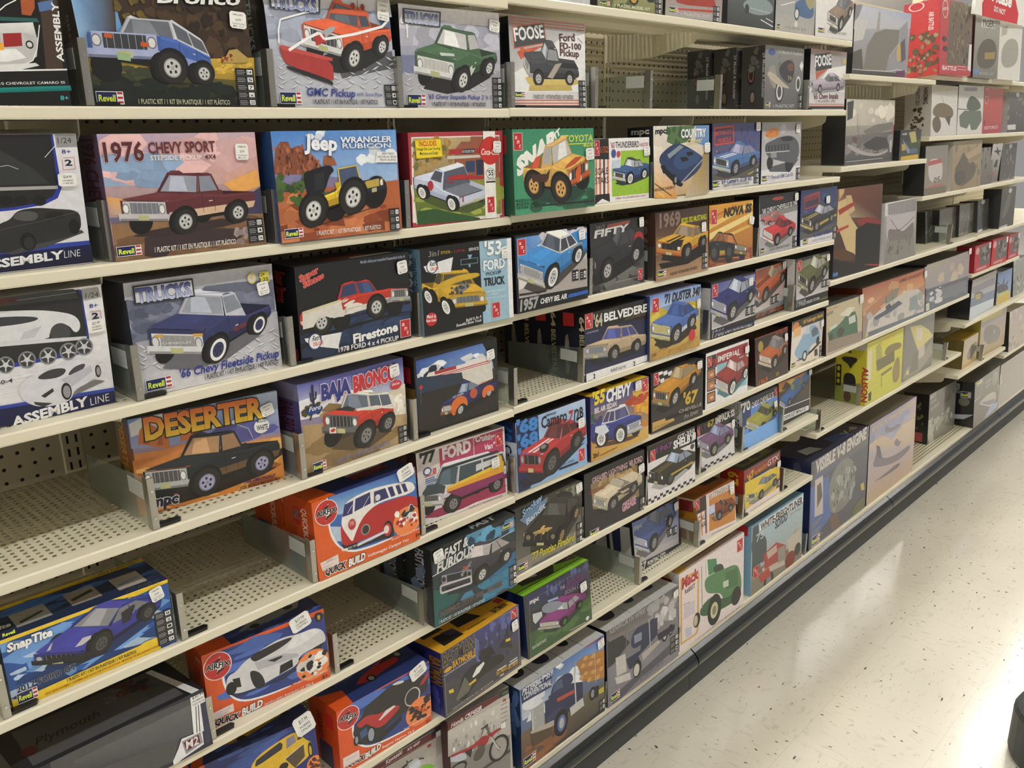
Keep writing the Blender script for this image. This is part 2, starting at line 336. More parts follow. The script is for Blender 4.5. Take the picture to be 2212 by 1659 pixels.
def run_ops(a, ops):
    for op in ops.split('|'):
        t = op.split(); k = t[0]
        if k in 'PGELTBCSAIW': pass
        if k == 'P': v = list(map(int, t[2:])); a.poly(list(zip(v[::2], v[1::2])), lin(t[1]))
        elif k == 'G': a.poly([(int(t[i+1]), int(t[i+2])) for i in range(1, len(t), 3)], [lin(t[i]) for i in range(1, len(t), 3)])
        elif k == 'Q': v = list(map(int, t[2:])); a.poly(smooth_poly(list(zip(v[::2], v[1::2]))), lin(t[1]))
        elif k == 'E': v = list(map(int, t[2:])); a.ell(*v, lin(t[1]), 28)
        elif k == 'L': v = list(map(int, t[2:])); a.line(list(zip(v[1::2], v[2::2])), v[0], lin(t[1]))
        elif k == 'T':
            v = list(map(int, t[2:7])); a.text(t[-1].replace('_', ' '), *v, t[1], float(t[7]), float(t[8]), t[9] if t[9] != '-' else None, float(t[10]))
        elif k == 'B': a.blobs(t[1], *map(int, t[2:10]), float(t[10]))
        elif k == 'C':
            v = list(map(int, t[2:9])); kw = {}
            for x in t[10:]:
                n, y = x.split('='); kw[n] = float(y) if n in ('ww', 'rear', 'rwk') else int(y) if n in ('bars', 'spokes') else (None if y == '-' else y)
            a.car(t[1], v[0:2], v[2:4], v[4:6], v[6], float(t[9]), **kw)
        elif k == 'R': a.star_sign(*map(int, t[1:5]))
        elif k == 'A': a.amt_sign(*map(int, t[1:5]), *t[5:])
        elif k == 'I': a.icons(*map(int, t[1:5]), int(t[5]), t[6].split(','))
        elif k == 'W': v = list(map(int, t[2:8])); a.wheel(v[0:2], v[2], v[3], v[4], (v[5], 0), t[1], int(t[8]), int(t[9]))
        else: raise ValueError(op)
BOXES = {}
def kit_box(key, loc, yaw, lean, size, cols, label, ops, side='', stick=None, topops='', wrap=0, group=None, name='model_kit_box'):
    """a lidded card box: carton, printed front, printed end and lid where they show, price sticker"""
    w, h, d = (x*1e-4 for x in size)
    root = empty(name, loc, (-lean, 0, yaw)); tag(root, label, 'box', group)
    e = .0012; sc, tc, ec = (lin(c) for c in cols); mb = MB()
    mb.box(0, 0, 0, w, d, h, sc)
    for i in range(4): mb.c[1] = [tc]*4
    mb.c[2] = [ec]*4
    kid(root, mb.build('carton', M['wrap' if wrap else 'print'], root, .0008))
    m = M['wrap' if wrap else 'print']
    a = Art(lambda x, y, k: (x*1e-4, -.0003-k, y*1e-4), size[0], size[1]); run_ops(a, ops); kid(root, a.mb.build('front_print', m, root))
    if side:
        a = Art(lambda x, y, k: (-.0003-k, d-x*1e-4, y*1e-4), size[2], size[1]); run_ops(a, side); kid(root, a.mb.build('side_print', m, root))
    if topops:
        a = Art(lambda x, y, k: (x*1e-4, y*1e-4, h+.0003+k), size[0], size[2]); run_ops(a, topops); kid(root, a.mb.build('lid_print', m, root))
    if stick:
        x, y, sw, sh, ang = stick[:5]; a = Art(lambda x, y, k: (x*1e-4, -.0040-k, y*1e-4)); price_sticker(a, x, y, sw, sh, ang, STICK[stick[5]](*stick[6:]))
        kid(root, a.mb.build('price_sticker', M['sticker'], root))
    BOXES[key] = root; return root
STICK = {'a': lambda p='29.99', c='1849210': [(c, .76, .11, .2, .8), (p, .45, .13, .34, .68), ('Toys & Hobbies', .25, .07, .12, .9), ('MO- 10- 2', .08, .1, .2, .8)],
         'b': lambda p='$17.99', c='1707981': [(p, .62, .2, .3, .75), ('HOBBIES', .38, .12, .25, .8), (c, .18, .12, .25, .8)]}

# ---------------------------------------------------------------- the room: floor, ceiling, far wall, lamps
m = mat('vinyl_floor_tiles', 'd9d3c3', .16, coat=.4); t = NT(m); M['floor'] = m
g = t.n('ShaderNodeNewGeometry'); sp = t.n('ShaderNodeSeparateXYZ'); t.l(g.outputs['Position'], sp.inputs[0])
tx, ty = (t.math('DIVIDE', sp.outputs[i], .305) for i in (0, 1))
tx = t.math('ADD', tx, .35); ty = t.math('ADD', ty, .12)
par = t.math('MODULO', t.math('ADD', t.math('ADD', t.math('FLOOR', tx), t.math('FLOOR', ty)), 100.), 2.)
def flecks(scale, sx, sy, lo, hi, seed):
    mp = t.n('ShaderNodeMapping'); mp.inputs['Scale'].default_value = (sx, sy, 1); mp.inputs['Location'].default_value = (seed, seed*.7, 0); mp.inputs['Rotation'].default_value = (0, 0, .5)
    nz = t.n('ShaderNodeTexNoise', i2=scale, i3=2.); t.l(g.outputs['Position'], mp.inputs[0]); t.l(mp.outputs[0], nz.inputs['Vector'])
    r = t.n('ShaderNodeMapRange'); t.l(nz.outputs[0], r.inputs[0]); r.inputs[1].default_value = lo; r.inputs[2].default_value = hi
    return r.outputs[0]
def pick(a, b):
    x = t.n('ShaderNodeMix'); t.l(par, x.inputs[0]); t.l(a, x.inputs[2]); t.l(b, x.inputs[3]); return x.outputs[0]
dark = pick(flecks(34, .9, 2.9, .672, .73, 3.), flecks(34, 2.4, 1.1, .672, .73, 11.))
pale = pick(flecks(24, .8, 2.6, .58, .75, 5.), flecks(24, 2.4, .9, .58, .75, 17.))
big = flecks(2.2, 1, 1, .35, .7, 7.)
c = t.mix(big, lin('dcd6c6'), lin('d3cdbe')); c = t.mix(t.math('MULTIPLY', pale, .5), c, lin('b4ada0')); c = t.mix(dark, c, lin('4c4740'))
ed = t.math('MINIMUM', t.math('ABSOLUTE', t.math('SUBTRACT', t.math('FRACT', tx), .5)), 1.)
jx, jy = (t.math('GREATER_THAN', t.math('ABSOLUTE', t.math('SUBTRACT', t.math('FRACT', v), .5)), .4965) for v in (tx, ty))
c = t.mix(t.math('MULTIPLY', t.math('MAXIMUM', jx, jy), .45), c, lin('c2bba8')); t.l(c, t.b.inputs['Base Color'])
nz = t.n('ShaderNodeTexNoise', i2=3., i3=2.); bp = t.n('ShaderNodeBump', i0=.06, i1=.05); t.l(nz.outputs[0], bp.inputs['Height']); t.l(bp.outputs[0], t.b.inputs['Normal']); t.l(bp.outputs[0], t.b.inputs['Coat Normal'])
b = MB(); b.box(-4, -7, -.05, 16, 7, 0); tag(b.build('floor', m), kind='structure')
b = MB(); b.box(-4, -7, CEIL, 16, 7, CEIL+.05); tag(b.build('ceiling', M['white']), kind='structure')
b = MB(); b.box(-4, 4.5, 0, 16, 4.6, CEIL); tag(b.build('wall_back', mat('white_wall', 'efece6', .7)), kind='structure')
b = MB(); b.box(7.2, 4.45, 2.42, 16, 4.5, 3.3); tag(b.build('trim_1', mat('purple_band', '6a57a8', .6)), kind='structure')
lampm = mat('lamp_diffuser', 'fff', .5, Emission_Color=(1, .985, .95, 1), Emission_Strength=26)
b = MB(); b.box(-.6, -.075, -.03, .6, .075, 0); lamp_body = b
n = 0
for y in (-1.7, .37, 2.0, 3.6):
    for x in (-2.6, -1.1, .4, 1.9, 3.4, 4.9, 6.4, 8.2, 9.7, 11.4):
        lt = empty('ceiling_light', (x, y, CEIL)); tag(lt, 'long fluorescent strip lamp fixed under the white ceiling', 'ceiling light', 'fluorescent strips of the shop ceiling')
        if n == 0:
            a1 = b.build('housing', M['white'], lt); d = MB(); d.box(-.58, -.06, -.045, .58, .06, -.03); a2 = d.build('diffuser', lampm, lt); n = 1
        else:
            for q in (a1, a2): z = q.copy(); COL.objects.link(z); z.parent = lt

# ---------------------------------------------------------------- shelving: posts, pegboards, shelves, base
m = mat('slotted_cream_post', 'cfc5a6', .45); t, a, b_ = holes(m, .02, .0245, .12, .3, (0, 2), 1, 0)
g = t.n('ShaderNodeTexCoord'); sp = t.n('ShaderNodeSeparateXYZ'); t.l(g.outputs['Object'], sp.inputs[0])
ax = t.math('ABSOLUTE', t.math('SUBTRACT', t.math('ABSOLUTE', sp.outputs[0]), .0075))
sl = t.math('MULTIPLY', t.math('LESS_THAN', ax, .002), t.math('LESS_THAN', b_, 1.)); t.l(t.mix(sl, lin('cfc5a6'), lin('0c0b0a')), t.b.inputs['Base Color']); M['post'] = m
XP = [-.2712, .4908, 1.2528, 2.0148, 2.7768, 3.5388, 4.3008, 5.0628, 5.8248]
WH = ['by the near end of the aisle', 'behind the maroon and jeep boxes', 'at the first shelf seam', 'behind the empty top shelf spaces', 'at the second shelf seam', 'beside the red war game box', 'at the third shelf seam', 'near the far sign', 'at the far end']
for i, x in enumerate(XP):
    b = MB(); b.box(-.016, 0, 0, .016, .045, 2.2); o = b.build('upright_post', M['post'], loc=(x, .352, 0)); tag(o, 'slotted cream steel upright post '+WH[i], 'shelf post', 'uprights of the shelving')
PB = ['at the near end, seen over the empty perforated shelf', 'behind the maroon pickup and yellow open off-roader', 'seen behind the empty top shelf dividers', 'behind the black coupe and roadster boxes', 'behind the tall grey liner box', 'beside the tall red war game box', 'behind the white tank boxes', 'at the far end behind the war boxes']
for i, (x0, x1) in enumerate(zip(XP, XP[1:])):
    b = MB(); b.box(x0+.018, .356, .17, x1-.018, .366, 2.134); o = b.build('pegboard_panel', M['peg']); tag(o, 'cream pegboard back panel '+PB[i], 'pegboard', 'back panels of the shelving')
DEPTH = .345
def shelf(x0, x1, zb, label, mid=True):
    zt = zb+.016; g0 = .0015; root = empty('gondola_shelf', ((x0+x1)/2, 0, zb)); tag(root, label, 'shelf', 'cream steel shelves'); w = (x1-x0)/2-g0
    b = MB(); b.prism([(.022, 0.0158), (.022, .0145), (DEPTH, .0145), (DEPTH, .0158)], -w, w); b.build('deck', M['deck'], root)
    b = MB(); b.prism([(.0, .0015), (.0, .0135), (.0025, .016), (.0225, .016), (.0225, .0145), (.003, .0140), (.002, .0015)], -w, w)
    for s in (-1, 1): b.box(s*w-.0012, .0005, -.001, s*w+.0012, DEPTH, .0155)
    b.box(-w, .0, 0, w, .02, .0012); b.build('lip', M['cream'], root)
    b = MB(); b.box(-w, .16, .001, w, .2, .0142); b.build('stiffener', M['cream'], root)
    for x in ([-w+.0025, -.016, w-.0025] if mid else [-w+.0025, w-.0025]):
        b = MB(); b.prism([(DEPTH+.006, .013), (DEPTH+.006, -.058), (.19, -.052), (.075, -.028), (.064, -.018), (.062, .0)], x-.0012, x+.0012); b.build('bracket', M['cream'], root)
    return root
shelf(-.2712, 1.2528, 1.892, 'topmost cream shelf above the orange snow plow box')
shelf(1.2528, 2.7768, 1.902, 'topmost cream shelf over the empty divider spaces')
shelf(-.2712, 1.2528, 1.698, 'cream shelf carrying the blue wagon box and the orange plow box')
shelf(1.2528, 2.7768, 1.700, 'cream shelf with empty spaces next to the dark custom pickup box')
shelf(-.2712, 1.2528, 1.494, 'cream shelf carrying the maroon pickup box and the yellow open off-roader')
shelf(1.2528, 2.7768, 1.497, 'cream shelf carrying the green snap-fit pickup box')
shelf(-.2712, 1.2528, 1.292, 'cream shelf carrying the navy and white pickup box and the flamed pickup')
shelf(1.2528, 2.7768, 1.2965, 'cream shelf carrying the light blue finned car box')
shelf(-.2712, 1.2528, 1.0905, 'cream shelf carrying the orange desert pickup box')
shelf(1.2528, 2.7768, 1.0945, 'cream shelf carrying the beige sedan box beside an empty space')
shelf(-.2712, 1.2528, .891, 'cream shelf carrying the red camper van box and the yellow trimmed blue sports car')
shelf(1.2528, 2.7768, .895, 'cream shelf carrying the red car with white stripes')
shelf(-.2712, 1.2528, .689, 'cream shelf carrying the silver supercar box and the black muscle car')
shelf(1.2528, 2.7768, .6915, 'cream shelf carrying the black eagle-hood coupe box')
shelf(-.2712, 1.2528, .4595, 'lowest cream shelf carrying the yellow beetle and the black and red supercar boxes')
shelf(1.2528, 2.7768, .465, 'lowest cream shelf carrying the purple car and orange roadster boxes')
shelf(2.7768, 3.5388, 1.808, 'cream short shelf carrying the tall grey ocean liner box', False)
shelf(2.7768, 3.5388, 1.526, 'cream short shelf carrying the stormy sea ship box', False)
shelf(3.5388, 5.0628, 1.828, 'far cream shelf carrying the tall red war game box')
shelf(3.5388, 5.0628, 1.606, 'far cream shelf carrying the white tank boxes')
shelf(3.5388, 5.0628, 1.384, 'far cream shelf carrying the sand coloured bulldozer style box')
shelf(2.7768, 4.3008, 1.157, 'cream shelf carrying the pirate ship box')
shelf(2.7768, 4.3008, .896, 'cream shelf carrying the burning battleship box')
shelf(2.7768, 4.3008, .617, 'cream shelf carrying the yellow engine kit box')
shelf(4.3008, 5.8248, 1.160, 'far cream shelf above the three small red plane boxes')
shelf(4.3008, 5.8248, .747, 'far cream shelf carrying the galleon box and the yellow statue box')
shelf(4.3008, 5.0628, .497, 'far cream shelf carrying the grey aircraft box over yellow ground', False)
shelf(5.0628, 5.8248, .446, 'farthest cream shelf carrying the pale landscape box', False)
shelf(4.3008, 5.0628, .984, 'far cream shelf carrying the three small red plane boxes', False)

def base(x0, x1, label):
    root = empty('plinth', ((x0+x1)/2, 0, 0)); tag(root, label, 'shelf plinth', 'black fronted base of the shelving'); w = (x1-x0)/2-.001
    b = MB(); b.prism([(.024, .1655), (.024, .163), (.352, .163), (.352, .1655)], -w, w); b.build('deck', M['ribbed'], root)
    b = MB(); b.prism([(0, .149), (0, .163), (.003, .166), (.0245, .166), (.0245, .163), (.004, .162), (.003, .149)], -w, w); b.build('lip', M['cream'], root)
    n = 9; arc = [(-.0+.0-.030*math.sin(math.pi*k/n)**.8, .147-.072*k/n) for k in range(n+1)]
    b = MB(); b.prism(arc+[(.012, .075), (.012, .147)], -w+.0015, w-.0015); b.build('bumper_rail', M['bump'], root, smooth=False)
    b = MB(); b.prism([(.0, 0), (.0, .0745), (.01, .0745), (.01, 0)], -w, w); b.box(-w, .02, 0, w, .34, .15); b.build('kick_plate', M['kick'], root)
m = mat('ribbed_base_deck', 'd9d1b6', .4); t, a, b_ = holes(m, .02, .0145, .2, .22, (0, 1), 1, 0); t.l(t.mix(t.math('LESS_THAN', b_, 1.), lin('ddd5ba'), lin('8f8870')), t.b.inputs['Base Color']); M['ribbed'] = m
for i, (x0, x1) in enumerate(((-1.0332, .4908), (.4908, 2.0148), (2.0148, 3.5388), (3.5388, 5.0628), (5.0628, 6.5868))):
    base(x0, x1, 'base deck with black rounded bumper and charcoal kick plate '+('under the dirt bikes', 'under the log truck box', 'under the clear engine box', 'under the moon rocket box', 'at the far end of the aisle')[i])

# ---------------------------------------------------------------- the boxes, row by row
kit_box('A_window',(0.2736,0.0080,1.7145),-0.0098,-0.0492,(1756,1464,1100),('111', '111', '111'),'black window box of a silver model car, beside the box with the blue off-road wagon',
'G 141414 0 1465 141414 1756 1465 141414 1756 0 141414 0 0|P 4a3a2f 1550 1375 1748 1393 1710 444 1507 437|P 5a7ab0 1517 1197 1697 1241 1697 1137 1525 1094|P b05a30 1331 1283 1492 1283 1478 1135 1421 1042 1319 1049|P 2c5f5c 527 992 1484 1017 1508 974 520 950|G ddd 116 840 eee 1432 969 bbb 1458 731 999 78 619|P c8c8c8 104 771 1340 845 1466 792 1421 579 1221 435 40 395|P a22a2c 1075 821 1281 841 1273 692 1066 667|P c0392b 754 738 1039 768 1009 576 725 549|E 222 1357 711 45 0 0 48|E ddd 1357 711 30 0 0 30|P f4f4f4 933 631 1195 658 1298 558 1085 505 912 498|P f0b030 1015 708 1060 718 1062 637 1017 628|P e8e8e8 38 388 1395 502 1436 473 1157 403 34 360|L fff 11 1005 1012 1152 1138 1277 1206|L eee 12 1503 944 1432 655 1369 531 1160 425|L f0f0f0 19 32 350 1772 438|T eee 882 233 829 35 30 0 0.5 - 1.0 2010_CHEVROLET_CAMARO_SS|G 1a8f8c -2 155 1a8f8c 1770 246 0e6a68 1778 186 0e6a68 -11 98|T 4bb 1629 69 100 1 51 0 0.8 - 1.0 8+|T f4f4f4 1730 529 23 686 75 0 1.4 - 1.0 ASSEMBLY')
kit_box('A_wagon',(0.4794,0.0221,1.7145),-0.0138,0.0328,(2426,1654,750),('1b1b1f', '222', '222'),'kit box showing a blue off-road wagon parked on autumn grass',
'G 6ea3dc 0 1655 6ea3dc 2427 1655 6ea3dc 2427 0 6ea3dc 0 0|G 7fb0e6 -55 1600 4a3a28 543 1660 4a3a28 441 571 a9c9ea -1 554|P 3a2a1e 543 1660 2487 1786 2448 667 1532 455 570 955 531 1148|B 4a3826 3 60 526 695 2459 1679 43 139 1|B 2c2018 5 40 1438 751 2456 1636 35 107 1|B 6a5a2c 6 20 513 1093 903 1454 16 66 1|G b8993a -1 554 c9a53c 2453 704 a98a34 2437 333 7c7432 -8 409|B d6b148 7 30 1846 472 2436 673 14 44 2|B 8e7a2a 8 30 -11 417 606 582 16 46 2|G 2e3426 -19 441 6b632e 2442 370 15181a 2418 -25 121516 -13 -33|B 39402a 9 30 3 291 1139 493 25 68 2.5|B 1b211c 10 30 41 94 2327 340 35 105 2|P b59a55 1935 611 2062 787 2190 811 2345 699 2335 626|B 8a3a28 11 8 1901 612 2087 721 14 32 1|C suv 1171 304 1630 305 -897 0 949 0.3 body=4666b0 top=c9ccd6 glass=6a6f78 low=8ea0d4 grille=3a3d44 bump=a9b2d8 lamp=ddd|P c65a28 300 923 408 910 396 856 291 866|P c65a28 772 835 887 824 875 770 763 776|P 9ab58a 441 686 613 669 599 577 427 595|T eee 1075 1352 1237 64 152 0.3 1.5 222 1.5 Bronco|R 78 33 347 147|T c9c7a8 626 34 1350 -1 62 0 0.8 - 1.0 1_PLASTIC_KIT_/_1_KIT_EN_PLASTIQUE_/_1_KIT_PLÁSTICO|I 2115 11 298 534 5 14,5,7,x,25',side='T 889 375 1158 0 -827 90 0 1 - 0 BRONCO',stick=(2114, 1098, 261, 231, -0.05, 'a', '26.99', '1461631'))
kit_box('A_plow',(0.7536,0.0152,1.7145),-0.0094,0.0750,(2359,1682,750),('15171c', '333', '333'),'shrink-wrapped kit box with an orange pickup pushing a red snow plow',
'G cfd2df 0 1683 cfd2df 2360 1683 a9adbd 2360 0 a9adbd 0 0|G e6e6f0 -20 1620 f0f0f6 2384 1761 c3c6d6 2407 1465 b4b8cc 13 1331|P 8f97ac 7 1294 908 1473 1460 1535 2398 1506 2387 1194 4 979|B a9b0c4 12 30 37 1042 2337 1516 59 178 1.5|P 5f7196 2124 1404 2418 1445 2406 1237 2158 1242|G b9bcc8 -8 754 b0b3c0 2397 944 c9cad2 2359 17 bfc1ca 3 -1|P 5a5c60 1169 707 2338 920 2359 647 1260 449|P e3e5ea 106 739 172 721 234 680 168 698|P 7d8088 106 739 168 696 234 680 166 686|P e3e5ea 333 684 410 731 484 755 407 708|P 7d8088 333 684 406 706 484 755 405 696|P e3e5ea 586 759 654 741 720 699 651 717|P 7d8088 586 759 651 715 720 699 649 706|P e3e5ea 827 703 907 751 984 776 904 728|P 7d8088 827 703 903 726 984 776 902 716|P e3e5ea 1091 781 1164 762 1233 719 1160 738|P 7d8088 1091 781 1160 736 1233 719 1159 726|P e3e5ea 1343 723 1427 773 1508 799 1424 749|P 7d8088 1343 723 1424 747 1508 799 1422 737|P e3e5ea 1624 804 1700 784 1774 740 1697 760|P 7d8088 1624 804 1696 758 1774 740 1695 747|P e3e5ea 1889 745 1977 796 2062 822 1974 771|P 7d8088 1889 745 1974 769 2062 822 1972 759|P e3e5ea 2181 827 2262 808 2340 763 2259 783|P 7d8088 2181 827 2259 780 2340 763 2257 770|P e3e5ea 146 610 221 654 293 678 218 631|P 7d8088 146 610 217 629 293 678 216 620|P e3e5ea 394 682 461 664 526 623 458 640|P 7d8088 394 682 457 638 526 623 456 629|P e3e5ea 628 627 707 673 783 697 703 649|P 7d8088 628 627 703 647 783 697 702 638|P e3e5ea 890 702 961 683 1030 642 958 659|P 7d8088 890 702 958 657 1030 642 956 647|P e3e5ea 1138 646 1220 693 1299 718 1216 668|P 7d8088 1138 646 1216 666 1299 718 1215 656|P e3e5ea 1410 722 1485 703 1557 661 1481 678|P 7d8088 1410 722 1481 676 1557 661 1480 666|P e3e5ea 1673 665 1759 713 1843 739 1756 688|P 7d8088 1673 665 1756 686 1843 739 1755 676|P e3e5ea 1960 744 2039 724 2115 681 2035 699|P 7d8088 1960 744 2035 697 2115 681 2034 686|P e3e5ea 2235 685 2325 735 2413 761 2322 709|P 7d8088 2235 685 2322 707 2413 761 2321 697|P e3e5ea 86 604 151 585 214 544 148 562|P 7d8088 86 604 148 560 214 544 146 551|P e3e5ea 313 547 390 594 464 617 387 570|P 7d8088 313 547 386 568 464 617 385 559|P e3e5ea 566 621 634 602 700 559 631 579|P 7d8088 566 621 631 577 700 559 629 567|P e3e5ea 807 563 887 611 964 635 884 587|P 7d8088 807 563 884 585 964 635 882 575|P e3e5ea 1072 639 1144 620 1214 576 1141 596|P 7d8088 1072 639 1140 594 1214 576 1139 584|P e3e5ea 1324 580 1408 629 1489 654 1404 605|P 7d8088 1324 580 1404 603 1489 654 1403 592|P e3e5ea 1604 658 1680 638 1754 594 1677 614|P 7d8088 1604 658 1677 612 1754 594 1676 601|P e3e5ea 1870 597 1958 648 2043 674 1955 623|P 7d8088 1870 597 1954 621 2043 674 1953 611|P e3e5ea 2162 678 2243 658 2321 612 2240 633|P 7d8088 2162 678 2239 631 2321 612 2238 620|P e3e5ea 126 472 201 518 273 542 197 495|P 7d8088 126 472 197 493 273 542 196 484|P e3e5ea 373 545 441 526 505 483 437 503|P 7d8088 373 545 437 501 505 483 436 491|P e3e5ea 608 486 687 534 763 558 683 510|P 7d8088 608 486 683 508 763 558 682 498|P e3e5ea 870 561 941 542 1010 498 938 518|P 7d8088 870 561 938 516 1010 498 936 506|P e3e5ea 1118 501 1200 550 1280 574 1197 525|P 7d8088 1118 501 1196 523 1280 574 1195 513|P e3e5ea 1390 578 1465 558 1537 513 1462 533|P 7d8088 1390 578 1462 531 1537 513 1460 521|P e3e5ea 1654 517 1740 566 1824 592 1737 542|P 7d8088 1654 517 1736 540 1824 592 1735 529|P e3e5ea 1940 596 2019 575 2096 529 2016 550|P 7d8088 1940 596 2016 548 2096 529 2014 537|P e3e5ea 2216 533 2306 584 2394 610 2303 559|P 7d8088 2216 533 2303 557 2394 610 2301 546|P e3e5ea 66 467 131 448 193 405 128 425|P 7d8088 66 467 127 423 193 405 126 413|P e3e5ea 293 408 370 454 443 478 366 431|P 7d8088 293 408 366 429 443 478 364 419|P e3e5ea 545 480 614 461 680 418 611 437|P 7d8088 545 480 610 435 680 418 609 426|P e3e5ea 787 420 867 468 944 492 864 444|P 7d8088 787 420 863 442 944 492 862 432|P e3e5ea 1052 495 1124 475 1194 431 1121 451|P 7d8088 1052 495 1120 449 1194 431 1119 439|P e3e5ea 1304 434 1388 482 1469 507 1384 458|P 7d8088 1304 434 1384 456 1469 507 1383 446|P e3e5ea 1584 510 1661 490 1734 445 1657 465|P 7d8088 1584 510 1657 463 1734 445 1656 453|P e3e5ea 1850 448 1938 498 2024 523 1935 473|P 7d8088 1850 448 1935 471 2024 523 1933 460|P e3e5ea 2143 527 2223 506 2302 459 2220 480|P 7d8088 2143 527 2220 478 2302 459 2219 468|P e3e5ea 105 336 181 382 253 403 177 359|P 7d8088 105 336 177 355 253 403 176 347|P e3e5ea 353 405 421 388 485 345 417 364|P 7d8088 353 405 417 360 485 345 416 353|P e3e5ea 588 347 667 394 742 415 663 370|P 7d8088 588 347 663 366 742 415 662 358|P e3e5ea 850 418 921 400 990 356 918 376|P 7d8088 850 418 918 372 990 356 916 364|P e3e5ea 1098 358 1180 406 1260 428 1177 382|P 7d8088 1098 358 1176 378 1260 428 1175 370|P e3e5ea 1370 431 1445 413 1518 367 1442 388|P 7d8088 1370 431 1442 384 1518 367 1440 376|P e3e5ea 1634 370 1720 419 1804 442 1717 395|P 7d8088 1634 370 1717 390 1804 442 1716 382|P e3e5ea 1921 445 2000 426 2077 380 1997 401|P 7d8088 1921 445 1996 397 2077 380 1995 388|P e3e5ea 2196 382 2287 433 2375 457 2284 408|P 7d8088 2196 382 2283 403 2375 457 2282 395|P e3e5ea 45 331 111 311 173 268 107 288|P 7d8088 45 331 107 286 173 268 106 277|P e3e5ea 273 270 349 316 423 339 346 293|P 7d8088 273 270 346 291 423 339 344 281|P e3e5ea 525 342 594 321 660 277 590 298|P 7d8088 525 342 590 296 660 277 589 286|P e3e5ea 767 279 847 327 924 350 844 303|P 7d8088 767 279 843 301 924 350 842 291|P e3e5ea 1032 353 1104 332 1174 287 1101 308|P 7d8088 1032 353 1100 306 1174 287 1099 296|P e3e5ea 1284 289 1368 338 1449 362 1365 313|P 7d8088 1284 289 1364 311 1449 362 1363 301|P e3e5ea 1565 364 1641 343 1715 297 1638 318|P 7d8088 1565 364 1638 316 1715 297 1636 306|P e3e5ea 1831 299 1919 349 2004 374 1916 324|P 7d8088 1831 299 1915 322 2004 374 1914 311|P e3e5ea 2123 376 2204 355 2282 308 2201 329|P 7d8088 2123 376 2201 327 2282 308 2199 317|C pickup 1534 568 2131 827 -710 129 964 0.28 body=d9603a glass=555b66 low=c9502c grille=444 bump=ddd rim=ddd|P d9603a 1120 1431 1255 1510 1871 1517 1926 1431|E a03028 1618 1577 41 0 0 48|E a03028 1805 1572 39 0 0 48|L 444 10 1702 1525 1714 1675|P aeb3bb 828 1083 1115 1217 1218 1243 1210 1184 991 1034|P bb3a36 801 1062 1002 1112 1035 997 830 928|Q b13a38 159 894 193 895 1099 743 1095 444 1064 403 266 614 190 725|P c65048 159 894 217 906 1113 754 1093 704 207 840|Q 26242a 226 628 1054 423 1072 333 996 362 257 556|L fff 26 164 932 181 1120 238 1273 489 1347 856 1450|L fff 42 321 835 651 1015 907 1126 991 1034 1245 1077 1612 1148 2165 1294 2318 1418|L fff 26 105 1503 403 1546 916 1531|P 3a3d46 89 1428 966 1410 1005 1653 77 1610|P d9dce4 119 1449 938 1433 967 1641 119 1596|T 3a4a9c/aab4dc 126 1427 785 -7 178 0 1.5 334 1.2 TRUCKS|R 72 57 366 160|T 2f3f92 542 179 924 -16 115 0.2 1 - 1.0 GMC_Pickup|T 5a66a6 1504 188 522 -5 54 0.2 0.6 - 1.0 with_Snow_Plow|T 333 644 51 1277 5 68 0 0.9 - 1.0 1_PLASTIC_KIT_/_1_KIT_EN_PLASTIQUE_/_1_KIT_PLÁSTICO|I 2084 30 256 343 3 12,4,1',side='P 223 60 1683 60 808 525 808 525 1683|T bcd 188 1598 0 -707 165 0 1 111 1.5 TRUCKS',stick=(2070, 1400, 241, 290, -0.1, 'a', '26.99', '373911'),wrap=1)  # pure white polylines over the picture are painted light streaks of the shrink wrap
